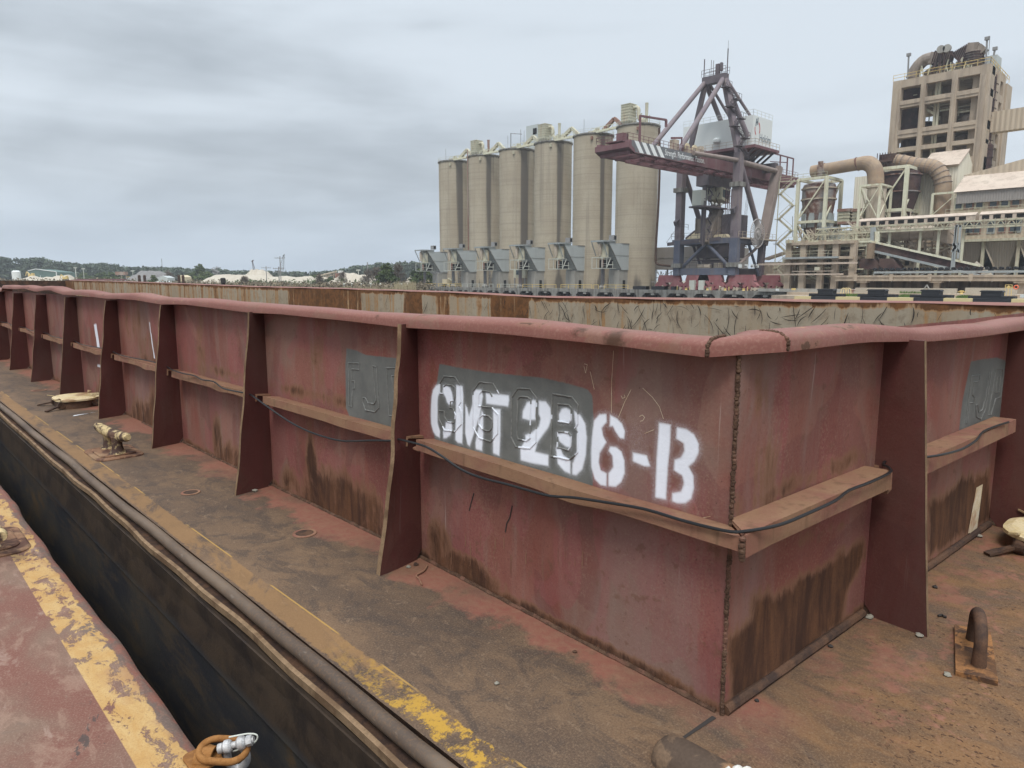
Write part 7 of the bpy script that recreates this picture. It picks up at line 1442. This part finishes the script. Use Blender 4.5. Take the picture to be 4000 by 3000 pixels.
# ================================================================ LOW QUAY WITH FENDERS (right foreground of the plant)
g=thing('river_wall',(127,45,-2.5),'low tan concrete river wall in front of the plant, patched with grass','wall')
m=MB(); m.box(118,133.5,-40,57.5,-2.5,-1.0); m.box(124,133.5,-40,57.5,-1.0,-.5); m.build('wall_body','tan_concrete',g)
for x0,x1 in ((2960,3090),(3090,3340),(3340,3735),(3770,3970)):
    m=MB(); a=yz(x0,1128,126); b=yz(x1,1128,126); m.box(126,126.8,b[0],a[0],-.5,px(x0,1124 if x0>3100 else 1127,126)[2]); m.build('kerb','sand_pile' if x0>3300 else 'pale_concrete',g)
# pile-supported left part
m=MB(); m.box(XQ-.2,XQ+2,50,60,-1.15,-.5); m.build('end_slab','quay_concrete',g)
nm=['leftmost yellow block, at the end by the quay piles','leftmost black block','second yellow block','second black block','third yellow block','third black block','fourth yellow block','widest black block, right side','yellow block at the right border']
BX=[3103,3168,3264,3359,3465,3568,3685,3800,3950,4080]
for k,(x0,x1) in enumerate(zip(BX[:-1],BX[1:])):
    y_=1157+(x0-3103)*.0125; a=yz(x0,y_,112); b=yz(x1,y_,112); m=MB(); m.box(112,113.2,b[0]+.02,a[0]-.02,-2.3,px(x0,y_,112)[2]); tag(m.build('fender_panel','fender_yellow' if k%2==0 else 'fender_black',None),'painted river wall panel, '+nm[k],'fender panel','yellow and black fender panels')
for k,(x0,x1,y_) in enumerate(((3160,3290,1140),(3350,3498,1142),(3555,3718,1144),(3782,3966,1148))):
    a=yz(x0,y_,114); b=yz(x1,y_,114); w=a[0]-b[0]; zt_=px(x0,y_,114)[2]; m=MB(); m.box(114,115.5,b[0],a[0],-1.4,zt_-.25); m.box(113.9,115.6,b[0]+w*.28,a[0]-w*.28,zt_-.25,zt_+.3); m.prism([(113.8,b[0]+w*.24,zt_+.28),(113.8,a[0]-w*.24,zt_+.28),(113.8,a[0]-w*.28,zt_+.5),(113.8,b[0]+w*.28,zt_+.5)],(1.6,0,0)); m.box(113.6,114,b[0]+w*.1,a[0]-w*.1,zt_-.5,zt_-.35); tag(m.build('rubber_fender','fender_black',None),'stepped black rubber fender unit above the '+['leftmost black block','second black block','third black block','widest black block'][k],'fender','black fender units on the river wall')
def grasspatch(name,pts,n,h,mat,label,cat='grass',kind='stuff',w=.03,seed=1,lean=.3):
    r=random.Random(seed); m=MB()
    for k in range(n):
        (x0,y0,z0),(x1,y1,z1)=pts; t=r.random(); x=x0+(x1-x0)*r.random(); y=y0+(y1-y0)*t; z=z0; hh_=h*r.uniform(.5,1.2); a=r.uniform(0,3.1); dx,dy=math.cos(a)*w,math.sin(a)*w; lx,ly=r.uniform(-lean,lean)*hh_,r.uniform(-lean,lean)*hh_
        m.add([(x-dx,y-dy,z),(x+dx,y+dy,z),(x+lx,y+ly,z+hh_)],[(0,1,2)])
    o=m.build(name,mat,None,fix=False); return tag(o,label,cat,kind=kind)
for k,(x0,x1,X) in enumerate(((3290,3350,119),(3515,3610,125.5),(3508,3550,119),(3615,3650,119),(3735,3780,119))):
    a=yz(x0,1140,X)[0]; b=yz(x1,1140,X)[0]; grasspatch('grass_patch',((X,b,-1.0 if X<120 else -.5),(X+3,a,0)),900,.45,'grass_green',['green grass tuft between the first two fender units','long green grass strip along the kerb','green grass between the second and third fender units','sparse grass by the third fender unit','thin grass left of the last fender unit'][k],w=.05,seed=k)
m=MB(); c=px(3969,1122,123.5); m.tube([(c[0],c[1]+.26*math.cos(a),c[2]+.26*math.sin(a)) for a in np.linspace(0,6.283,17)[:-1]],.085,8,closed=True); tag(m.build('life_ring','orange_ring',None,smooth=True),'orange life ring hanging near the right border','life ring')
g=thing('valve_stand',px(3940,1135,122),'yellow framed valve stand with handwheel near the life ring','stand'); m=MB(); c=px(3940,1122,122); m.box(c[0],c[0]+.4,c[1]-.45,c[1]+.45,c[2]-.05,c[2]+.05); [m.bar((c[0],c[1]+d_,-1),(c[0],c[1]+d_,c[2]+.35),.07) for d_ in (-.4,0,.4)]; m.bar((c[0],c[1]-.45,c[2]+.35),(c[0],c[1]+.45,c[2]+.35),.07); m.lathe(c,[(.22,-.05),(.22,.05)],14,axis='x'); m.build('frame','handrail_yellow',g)
for k,(x,y,lab) in enumerate(((3757,1132,'yellow mooring bollard between the two long kerbs'),(3330,1130,'orange tarpaulin covered bollard near the yellow hoops'))):
    c=px(x,y,125); m=MB(); m.lathe((c[0],c[1],-.5),[(.3,0),(.22,.15),(.2,.3),(.32,.45),(.26,.55)],12); m.bar((c[0],c[1]-.5,-.15),(c[0],c[1]+.5,-.15),.14); tag(m.build('mooring_bollard','handrail_yellow' if k==0 else 'rust_plant',None,smooth=True),lab,'bollard')
for k,x in enumerate((3295,3305,3315)):
    c=px(x,1130,124); m=MB(); m.tube([(c[0],c[1]-.45,-.9),(c[0],c[1]-.35,.1),(c[0],c[1],.3),(c[0],c[1]+.35,.1),(c[0],c[1]+.45,-.9)],.08,6); tag(m.build('hoop_rail','fender_yellow',None,smooth=True),['left','middle','right'][k]+' of three pale yellow hoops on the river wall','hoop rail','three yellow hoops')
m=MB(); c=px(3620,1122,126); m.bar((c[0],c[1]+.6,-.2),(c[0],c[1],.9),.14); m.bar((c[0],c[1]-.6,-.2),(c[0],c[1],.9),.14); tag(m.build('trestle_stand','pale_concrete',None),'white A-shaped stand in front of the brown retaining wall','stand')
m=MB(); bpx(m,3092,1126,3105,1133,125,.4); tag(m.build('small_box','handrail_yellow',None),'small yellow box on the kerb right of the crane','box')
m=MB(); bpx(m,3030,1128,3042,1136,125,.2); tag(m.build('white_notice','house_white',None),'small white notice board on the kerb right of the crane bogies','notice')
m=MB(); bpx(m,3985,1150,4030,1163,116,.2); tag(m.build('white_board','house_white',None),'pale board on the river wall at the right border','board')
# ================================================================ LEFT SHORE LANDSCAPE
def PF(x,y,F): return V(at(x,y,F=F))
rgl=np.random.default_rng(12)
def leafmesh(name,mat,centres,radii,per,size,parent=None,flat=.8,up=0.3,seed=0):
    r=np.random.default_rng(seed); C=np.repeat(np.array(centres,float),per,0); Rr=np.repeat(np.array(radii,float),per,0); n=len(C)
    d=r.normal(size=(n,3)); d/=np.linalg.norm(d,axis=1)[:,None]; rad=r.random(n)**.4; P=C+d*Rr*rad[:,None]
    a=r.normal(size=(n,3)); a/=np.linalg.norm(a,axis=1)[:,None]; b=np.cross(a,r.normal(size=(n,3))); b/=np.linalg.norm(b,axis=1)[:,None]; s=size*(.5+r.random(n))[:,None]
    v=np.stack([P-a*s-b*s*.6,P+a*s-b*s*.5,P+a*s*.8+b*s*.6,P-a*s*.7+b*s*.5],1).reshape(-1,3)
    org=np.array(world_loc(parent)) if parent is not None else v.mean(0)*0
    if parent is None: org=np.array([v[:,0].mean(),v[:,1].mean(),v[:,2].min()])
    me=bpy.data.meshes.new(name); q=np.arange(4*n).reshape(n,4); me.vertices.add(4*n); me.vertices.foreach_set('co',(v-org).ravel()); me.loops.add(4*n); me.loops.foreach_set('vertex_index',q.ravel().astype(np.int32)); me.polygons.add(n); me.polygons.foreach_set('loop_start',np.arange(0,4*n,4,dtype=np.int32)); me.polygons.foreach_set('loop_total',np.full(n,4,dtype=np.int32)); me.update(); me.materials.append(MATS[mat])
    o=bpy.data.objects.new(name,me); S.collection.objects.link(o)
    if parent is not None: o.parent=parent
    else: o.location=tuple(org)
    return o
# far pine wood, one mass
TL=[(-150,995),(0,1003),(100,1010),(160,1004),(250,1022),(330,1030),(400,1026),(500,1040),(600,1042),(700,1044),(780,1050),(850,1048),(900,1055),(960,1056),(1060,1058),(1150,1060),(1250,1060),(1320,1054),(1365,1040),(1400,1036),(1450,1033),(1475,1026),(1520,1028),(1560,1024),(1600,1022),(1680,1025),(1760,1030),(1900,1040)]
tx=[t[0] for t in TL]; ty=[t[1] for t in TL]; r=random.Random(77); cs=[];rs=[]
for k in range(560):
    x=r.uniform(-150,1900); row=r.random(); F=430+row*60; yt=np.interp(x,tx,ty)+abs(r.gauss(0,4.5)); zt=PF(x,yt,F)[2]; h=zt+.6; 
    c=PF(x,1093,F); w=r.uniform(2.2,4.2)
    for j in range(4):
        fz=zt-w*.5-j*h*.2; 
        if fz<1: break
        cs.append((c[0]+r.uniform(-1.5,1.5),c[1]+r.uniform(-1.5,1.5),fz)); rs.append((w*(.8+.12*j),w*(.8+.12*j),w*.55))
o=leafmesh('pine_forest','far_pine',cs,rs,46,.62,seed=3); tag(o,'dark pine wood along the far left horizon','woods',kind='stuff')
m=MB(); 
for x in np.arange(-200,1950,22): 
    p=PF(x,1093,485); q_=PF(x+22,1093,485); ztt=PF(x,np.interp(x,tx,ty)+26,485)[2]; m.add([(p[0],p[1],-1),(q_[0],q_[1],-1),(q_[0],q_[1],ztt),(p[0],p[1],ztt),(p[0]+30,p[1]+40,-1),(q_[0]+30,q_[1]+40,-1),(q_[0]+30,q_[1]+40,ztt),(p[0]+30,p[1]+40,ztt)],[(0,1,2,3),(3,2,6,7)])
tag(m.build('wood_interior','far_pine',None,fix=False),'shaded depth of the far pine wood','woods',kind='stuff')
# individual trees
def tree(name,x,ytop,F,w,label,mat='pine_green',kind='pine',seed=0,group=None,cat='tree'):
    r=random.Random(seed); base=PF(x,1093,F); zt=PF(x,ytop,F)[2]; gz=-.6; H=zt-gz; t=thing(name,(base[0],base[1],gz),label,cat,group)
    m=MB(); n=7; m.tube([(base[0]+.15*math.sin(k*1.3+seed),base[1]+.15*math.cos(k+seed),gz+H*.93*k/n) for k in range(n+1)],[H*.022*(1-k/(n+1))+.03 for k in range(n+1)],7)
    cs=[];rs=[]
    nl=16 if kind=='pine' else 12
    for k in range(nl):
        f=k/(nl-1); z=gz+H*(.28+.68*f) if kind=='pine' else gz+H*(.3+.62*f*r.uniform(.6,1)); ww=w*(1-.75*f) if kind=='pine' else w*(.45+.55*math.sin(math.pi*min(1,.15+f)))
        for j in range(3 if kind=='pine' else 2):
            a=r.uniform(0,6.28); q_=(base[0]+math.cos(a)*ww*r.uniform(.3,.85),base[1]+math.sin(a)*ww*r.uniform(.3,.85),z+r.uniform(-.3,.5)); m.tube([(base[0],base[1],z-H*.05),q_],[H*.006,.03],5); cs.append(q_); s=ww*r.uniform(.22,.42)+.2; rs.append((s,s,s*.5))
    m.build('trunk','bark',t)
    if mat!='bare': leafmesh('crown',mat,cs,rs,70,max(.10,w*.055),t,seed=seed)
    else:
        m=MB()
        for c in cs:
            for j in range(9): d=Vector((r.gauss(0,1),r.gauss(0,1),abs(r.gauss(0,1)))).normalized()*w*.4; m.bar(c,tuple(Vector(c)+d),.05)
        m.build('crown','bare_twig',t)
    return t
tree('pine_tree',1508,1033,190,3.8,'broad yellow-green pine with layered branches left of the first silo','pine_green',seed=1)
tree('bare_tree',1555,1040,200,3.2,'leafless brown tree right of the broad yellow-green pine','bare',seed=2)
tree('bare_tree',1470,1050,205,2.8,'leafless grey tree left of the broad yellow-green pine','bare',seed=3)
tree('pine_tree',1640,1052,225,3.,'slender young pine under the first loading housing','light_green',seed=4)
tree('pine_tree',1672,1058,225,2.6,'slim young pine between the first chute and the first silo','light_green',seed=5); tree('pine_tree',1700,1062,230,2.4,'young pine against the foot of the first silo','pine_green',seed=6); tree('pine_tree',1618,1062,235,2.4,'young pine left of the first bellows chute','pine_green',seed=7)
tree('pine_tree',780,1034,330,5.,'pale crowned pine rising above the trees beside the sloping conveyor','pine_green',seed=8); tree('leafy_tree',800,1058,310,5.5,'bright green bushy tree left of the sand bank','light_green','b',seed=9); tree('leafy_tree',752,1062,315,5.,'dark green bushy tree next to the bright one','pine_green','b',seed=10)
tree('pine_tree',600,1078,240,1.9,'small dark cone-shaped evergreen before the grey gravel heap','pine_green',seed=11); tree('leafy_tree',440,1060,330,5.,'bright green tree left of the rusty loading hopper','light_green','b',seed=12); tree('leafy_tree',395,1058,340,5.,'olive tree behind the lamp post','pine_green','b',seed=13); tree('leafy_tree',328,1062,350,4.,'light green shrub tree right of the green shed','light_green','b',seed=14)
tree('leafy_tree',1225,1066,330,3.6,'green tree at the right end of the white sand bank','light_green','b',seed=15); tree('bare_tree',1335,1070,240,2.6,'leafless scrub tree before the right sand mound','bare',seed=16); tree('bare_tree',660,1066,300,3.4,'leafless tree right of the gravel heap','bare',seed=17); tree('bare_tree',955,1085,220,2.,'leafless shrub in front of the sand bank','bare',seed=18)
tree('bare_tree',1250,1078,210,2.2,'leafless bush between sand bank and conveyor','bare',seed=19); tree('bare_tree',1440,1062,215,3.,'purple-grey leafless thicket tree at the right sand mound edge','bare',seed=20); tree('leafy_tree',1285,1082,250,2.4,'low dark evergreen bush left of the right sand mound','pine_green','b',seed=22)
# scrub band and reeds
cs=[];rs=[];r=random.Random(5)
for k in range(420): x=r.uniform(600,1700); F=r.uniform(150,230); p=PF(x,1093,F); s=r.uniform(.6,1.7); cs.append((p[0],p[1],-.4+r.uniform(0,1.)*s*.6)); rs.append((s*1.5,s*1.5,s*.75))
tag(leafmesh('scrub','scrub_brown',cs,rs,40,.20,seed=8),'brown winter scrub along the far bank','scrub',kind='stuff')
cs=[];rs=[]
for k in range(260): x=r.uniform(0,900); F=r.uniform(240,360); p=PF(x,1093,F); s=r.uniform(.8,2.2); cs.append((p[0],p[1],-.3+r.uniform(0,.8)*s)); rs.append((s*2,s*2,s*.8))
tag(leafmesh('scrub','scrub_brown',cs,rs,30,.32,seed=9),'distant grey-brown scrub before the pine wood','scrub',kind='stuff')
cs=[];rs=[]
for k in range(150): x=r.uniform(900,1500); F=r.uniform(230,330); p=PF(x,1093,F); s=r.uniform(.7,1.6); cs.append((p[0],p[1],r.uniform(0,1.)*s)); rs.append((s*2,s*2,s*.8))
tag(leafmesh('bushes','pine_green',cs,rs,30,.25,seed=10),'low green bushes scattered behind the sand banks','bushes',kind='stuff')
a=PF(1560,1093,150); b=PF(1610,1093,150); m=MB(); r=random.Random(3)
for k in range(2600):
    x=r.uniform(1320,1625); F=r.uniform(140,175); p=PF(x,1093,F); h=r.uniform(1.2,2.3)*(1.1 if x>1540 else .55); w=.05; a_=r.uniform(0,3.1); m.add([(p[0]-w*math.cos(a_),p[1]-w*math.sin(a_),-.8),(p[0]+w*math.cos(a_),p[1]+w*math.sin(a_),-.8),(p[0]+r.uniform(-.3,.3),p[1]+r.uniform(-.3,.3),-.8+h)],[(0,1,2)])
tag(m.build('reeds','reed',None,fix=False),'dry tan reeds left of the quay end','reeds',kind='stuff')
# mounds
def mound(name,label,prof,F,depth,mat,seed=0,cat='sand heap',base=-.6):
    xs=[p[0] for p in prof]; ysr=[p[1] for p in prof]; n=70; k=16; r=np.random.default_rng(seed); X=np.linspace(xs[0],xs[-1],n); G=np.zeros((n,k+1,3))
    nz=np.cumsum(r.normal(size=n))*.02; nz-=nz.mean()
    ph=r.uniform(0,6,4)
    for i,x in enumerate(X):
        zt=PF(x,float(np.interp(x,xs,ysr)),F)[2]+.12*math.sin(i*.5+ph[0])+.06*math.sin(i*1.7+ph[1]); c=PF(x,1093,F)
        for j in range(k+1):
            t=j/k*2-1; s=max(0,1-abs(t))**.85; z=base+(zt-base)*min(1,s*1.15)+(.18*math.sin(i*.4+j*.7+ph[2])+.08*math.sin(i*1.3-j*.7+ph[3]))*(.2+s)*(abs(t)<.98)*(.5 if s>.8 else 1); G[i,j]=(c[0]-FW[0]*(-t)*depth,c[1]-FW[1]*(-t)*depth,max(base,z))
    o=gridmesh(name,mat,G,None); return tag(o,label,cat)
mound('sand_bank','long white sand bank in the middle of the far shore',[(812,1092),(830,1082),(850,1073),(905,1073),(1000,1075),(1050,1076),(1080,1082),(1130,1079),(1180,1083),(1215,1079),(1245,1100)],290,14,'sand_pile',1)
mound('sand_mound','tall cream sand mound behind the white sand bank, with a crane beside it',[(965,1075),(985,1054),(1000,1053),(1030,1055),(1050,1066),(1062,1078)],320,10,'sand_pile',2)
mound('sand_mound','pale sand mound with steep left side before the first silo',[(1285,1105),(1330,1075),(1352,1064),(1400,1072),(1440,1075),(1480,1085),(1500,1100)],255,13,'sand_pile',3)
mound('sand_mound','small pale sand mound glimpsed between the young pines and first chute',[(1585,1100),(1605,1078),(1625,1085),(1650,1098)],250,8,'sand_pile',4)
mound('sand_mound','low tan heap by the green shed',[(90,1092),(130,1078),(165,1086),(230,1079),(265,1075),(290,1092)],330,12,'sand_pile',5)
mound('gravel_heap','flat-topped dark grey gravel heap',[(528,1082),(560,1060),(600,1059),(630,1061),(655,1074),(670,1084)],320,16,'gravel_pile',6,'gravel heap')
mound('sand_mound','small tan mound left of the conveyor tower',[(1225,1090),(1245,1082),(1280,1084),(1295,1094)],300,8,'sand_pile',7)
# buildings and small works
g=thing('green_shed',PF(165,1090,380),'long green metal shed with white trim near the left border','shed')
a=PF(110,1058,380); b=PF(220,1060,380); m=MB(); dx,dy=b[0]-a[0],b[1]-a[1]; m.prism([(a[0],a[1],-.5),(b[0],b[1],-.5),(b[0],b[1],b[2]-.4),(a[0]*.72+b[0]*.28,a[1]*.72+b[1]*.28,a[2]+.9),(a[0],a[1],a[2]-.1)],(16*FW[0],16*FW[1],0)); m.build('wall','green_sheet',g)
m=MB(); e=lambda t,z:(a[0]+dx*t-.1,a[1]+dy*t-.1,z); m.bar(e(0,a[2]),e(.28,a[2]+1),.35); m.bar(e(.28,a[2]+1),e(1,b[2]-.2),.35); [m.bar(e(t,-.5),e(t,b[2]-.4),.4) for t in (0,1)]; m.bar(e(.42,-.5),e(.42,4),.25); m.build('trim','house_white',g)
c=PF(65,1088,370); m=MB(); m.lathe((c[0],c[1],-.5),[(2.0,0),(2.0,PF(65,1058,370)[2]),(1.2,PF(65,1055,370)[2]+.3)],18); tag(m.build('storage_tank','house_white',None,smooth=True),'upright white storage tank at the left border','tank')
def excavator(x,y,F,label,s=1.,mat='handrail_yellow'):
    c=PF(x,y,F); g=thing('digger',(c[0],c[1],-.5),label,'digger'); rx=Vector((RT[0],RT[1],0)); C=Vector((c[0],c[1],max(c[2],.5)))
    m=MB(); m.bar(C-rx*1.6*s,C+rx*1.6*s,2.4*s,1.6*s); m.bar(C+rx*.4*s+up*1.*s,C+rx*1.5*s+up*1.*s,1.6*s,1.5*s); m.build('body',mat,g); m=MB(); m.bar(C-rx*1.*s+up*.8*s,C-rx*3.*s+up*2.6*s,.5*s); m.bar(C-rx*3.*s+up*2.6*s,C-rx*3.8*s,.4*s); m.build('arm',mat,g); m=MB(); m.bar(C-rx*1.7*s-up*1.1*s,C+rx*1.7*s-up*1.1*s,2.6*s,.8*s); m.build('track','black_rubber',g)
excavator(123,1077,372,'yellow screening machine in front of the green shed',.8); excavator(256,1087,300,'small yellow machine right of the green shed',.6)
g=thing('loading_hopper',PF(475,1085,330),'rust and white loading hopper on legs in the left distance','hopper'); m=MB(); p=PF(455,1073,330); q_=PF(495,1064,330); rx=Vector((RT[0],RT[1],0)); C=Vector(PF(475,1068,330)); m.bar(C-rx*2.3,C+rx*2.3,2.6,1.5); m.build('bin','rust_plant',g); m=MB(); [m.bar(C+rx*t,(C+rx*t).xy.to_3d()-up*.5,.35) for t in (-2,-.2,2)]; m.bar(C-rx*2-up*1.2,C-rx*.2-up*3.2,.3); m.build('leg','sand_pile',g)
def beltline(x0,y0,x1,y1,F,label,mat='rust_plant',w=.7,legs=4,truss=True):
    a=Vector(PF(x0,y0,F)); b=Vector(PF(x1,y1,F)); g=thing('stacker_conveyor',tuple((a+b)/2),label,'conveyor'); m=MB(); m.bar(a,b,.9,w*.4)
    if truss:
        m.bar(a-up*w,b-up*w,.2,.2); n=12
        for k in range(n): p=a.lerp(b,k/n); q_=a.lerp(b,(k+1)/n); m.bar(p,q_-up*w,.13); m.bar(q_,q_-up*w,.13)
    m.build('belt_frame',mat,g); m=MB()
    for k in range(legs): p=a.lerp(b,(k+.5)/legs); m.bar((p.x,p.y,-.5),p,.22)
    m.build('leg',mat,g); return g
beltline(495,1082,560,1081,325,'low yellowish conveyor running to the gravel heap','handrail_yellow',.5,3,False); beltline(575,1090,745,1078,300,'long thin dark conveyor before the gravel heap','girder_grey',.4,5,False); beltline(1240,1078,1315,1060,300,'inclined conveyor beside the rust and white conveyor tower','dusty_steel',1.3,3)
beltline(828,1050,856,1064,320,'steep grey screening conveyor standing beside the trees','pole_grey',1.6,2)
g=thing('conveyor_tower',PF(1325,1075,300),'rust and white conveyor head tower left of the right sand mound','tower'); C=Vector(PF(1323,1068,300)); m=MB(); m.bar(C-rx*1.3-up*1.5,C+rx*1.3-up*1.5,2,3.2); m.bar(C-rx*1.4,(C-rx*1.4)-up*5,.4); m.build('frame','rust_plant',g); C2=Vector(PF(1331,1064,300)); m=MB(); m.bar(C2-rx*.9,C2+rx*.9,1.5,1.5); m.build('cab','house_white',g)
# barges/rail behind
tag(MB().bar(PF(300,1092,190),PF(490,1092,190),1.2,.35).build('moored_barge_edge','crane_maroon',None),'low maroon edge of another vessel seen past the hopper corner','vessel edge')
def pole(x,yt,F,label,kind='pole',w=.22,arm=0,base=None,cat='pole'):
    t=PF(x,yt,F); m=MB(); m.bar((t[0],t[1],-.6),(t[0],t[1],t[2]),w)
    rxx=Vector((RT[0],RT[1],0))
    for k in range(arm): z=t[2]-.6-k*1.; m.bar(Vector((t[0],t[1],z))-rxx*1.7,Vector((t[0],t[1],z))+rxx*1.7,.16); [m.bar(Vector((t[0],t[1],z))+rxx*q_,Vector((t[0],t[1],z+.35))+rxx*q_,.1) for q_ in (-1.6,-.8,.8,1.6)]
    if kind=='lamp': m.bar(Vector(t)-rxx*.8,Vector(t)+rxx*.8,.3,.35)
    o=m.build('lamp_post' if kind=='lamp' else ('utility_pole' if arm else 'mast'),'pole_grey' if kind!='lamp' else 'handrail_pale',None); return tag(o,label,cat)
pole(1093,1001,230,'tall utility pole with one crossarm beside the lattice crane jib',arm=1,cat='utility pole'); pole(1088,1042,215,'shorter utility pole with two crossarms in front of the tall one',arm=2,cat='utility pole'); pole(1039,1040,260,'utility pole standing before the cream sand mound',arm=1,cat='utility pole'); pole(847,1040,300,'utility pole with crossarm above the far trees',arm=1,cat='utility pole')
pole(294,1046,330,'lamp post with white twin heads right of the green shed','lamp',.3,cat='lamp post'); pole(518,1058,320,'thin lamp post left of the gravel heap','lamp',.2,cat='lamp post'); pole(1435,1024,260,'tall slim mast above the right sand mound',w=.28,cat='mast'); pole(1400,1055,270,'short lamp post before the far trees','lamp',.2,cat='lamp post'); pole(631,1010,460,'very thin far mast above the wood',w=.25,cat='mast'); pole(1705,1058,200,'lamp post with crossarm before the first silo',arm=1,cat='lamp post',w=.18); pole(325,1050,335,'leaning street lamp beside the green shed','lamp',.2,cat='lamp post'); pole(1350,1065,240,'thin bare stake before the steep sand mound',w=.12)
# lattice crane jibs
def lattice(x0,y0,x1,y1,F,label,w0=1.4,name='crane_jib',mat='girder_grey'):
    a=Vector(PF(x0,y0,F)); b=Vector(PF(x1,y1,F)); rxx=Vector((RT[0],RT[1],0)); m=MB(); n=14
    for k in range(n):
        t0=k/n;t1=(k+1)/n; p=a.lerp(b,t0);q_=a.lerp(b,t1); h0=w0*(1-.75*t0)/2; h1=w0*(1-.75*t1)/2
        for s_ in (-1,1): m.bar(p+rxx*s_*h0,q_+rxx*s_*h1,.14)
        m.bar(p+rxx*h0*(1 if k%2 else -1),q_-rxx*h1*(1 if k%2 else -1),.1)
    m.bar(b-rxx*.3,b+rxx*.5+up*.8,.5); m.bar(b,(b.x+rxx.x*.5,b.y+rxx.y*.5,a.z),.05); return tag(m.build(name,mat,None),label,'crane')
lattice(1097,1058,1108,1001,340,'far lattice crane jib leaning right behind the utility poles',2.2); lattice(997,1070,986,1023,320,'dark crane jib leaning left over the cream sand mound',1.2,mat='crane_dark')
# small lamps along the bank (dock lights) and causeway rail
for k,x in enumerate((1344,1374,1411,1448,1486,1526,1568)):
    p=PF(x,1112,165); m=MB(); m.bar((p[0],p[1],-1.2),(p[0],p[1],p[2]),.12); m.lathe((p[0],p[1],p[2]),[(.1,0),(.25,.12),(.1,.3)],8); tag(m.build('bollard_light','handrail_pale',None),['leftmost of the seven little dock lights before the reeds','second little dock light from the left','third little dock light from the left','middle of the seven little dock lights','fifth little dock light from the left','sixth little dock light from the left','rightmost little dock light, nearest the quay end'][k],'dock light','seven dock lights along the bank')
tag(MB().bar((XQ+3,182,-.9),PF(1345,1127,190),.6,.5).build('causeway_rail','dusty_steel',None),'low rusty pipe causeway running left from the quay end','causeway')
p=PF(872,1108,120); m=MB(); m.lathe((p[0],p[1],-1.2),[(.28,0),(.3,p[2]+1.2)],12); m.lathe((p[0],p[1],p[2]),[(.3,0),(.42,.1),(.42,.9),(.2,1.)],12); tag(m.build('mooring_post','scuff_black',None),'black capped mooring post before the white sand bank','mooring post')
for k,(x,w) in enumerate(((545,.3),(566,.3),(700,.3),(716,.3))):
    p=PF(x,1098,150); m=MB(); m.lathe((p[0],p[1],-1.),[(w,0),(w,1.1+p[2]+1),(w*.6,1.3+p[2]+1)],10); tag(m.build('mooring_pile','dark_rust',None),['left dark pile of the pair below the gravel heap','right dark pile of the pair below the gravel heap','rusty pile left of the pair before the small tan building','rusty pile right of the pair before the small tan building'][k],'pile','dark mooring piles')
for k,(x0,x1,y0,y1,F,mt,lab) in enumerate(((615,655,1085,1096,280,'grey_sheet','low pale building with vans behind the dark cone evergreen'),(693,722,1082,1093,290,'sack_tarp','small cream building under the thin conveyor'))):
    a=Vector(PF(x0,y0,F)); b=Vector(PF(x1,y0,F)); m=MB(); m.prism([(a.x,a.y,-.6),(b.x,b.y,-.6),tuple(b),((a.x+b.x)/2,(a.y+b.y)/2,b.z+.8),tuple(a)],(6*FW[0],6*FW[1],0)); g=thing('low_building',tuple((a+b)/2),lab,'building'); m.build('wall',mt,g)
for k,(x,lab) in enumerate(((625,'white van left of the other by the low pale building'),(642,'white van right of the other by the low pale building'))):
    c=Vector(PF(x,1097,240)); g=thing('parked_van',(c.x,c.y,-.5),lab,'van'); m=MB(); q_=Vector((c.x,c.y,.4)); m.prism([tuple(q_-rx*1.9-up*.5),tuple(q_+rx*1.9-up*.5),tuple(q_+rx*1.9+up*.3),tuple(q_+rx*1.2+up*.9),tuple(q_-rx*1.9+up*.9)],(1.8*FW[0],1.8*FW[1],0)); m.build('body','house_white',g); m=MB(); [m.lathe((q_.x+rx.x*t,q_.y+rx.y*t,0),[(.3,-.1),(.3,.1)],10,axis='y') for t in (-1.2,1.2)]; m.build('wheel','black_rubber',g)
# ================================================================ HAZE
m=MT('haze_air'); m.t.nodes.remove(m.b); vv=m.n('ShaderNodeVolumePrincipled'); vv.inputs['Color'].default_value=(.92,.95,1,1); vv.inputs['Density'].default_value=.00035; vv.inputs['Anisotropy'].default_value=.2; m.t.links.new(vv.outputs[0],m.o.inputs['Volume'])
o=MB().box(-950,1650,-320,1650,-3.5,70).build('haze','haze_air',None); tag(o,'thin pale air over the river and plant','haze',kind='stuff')
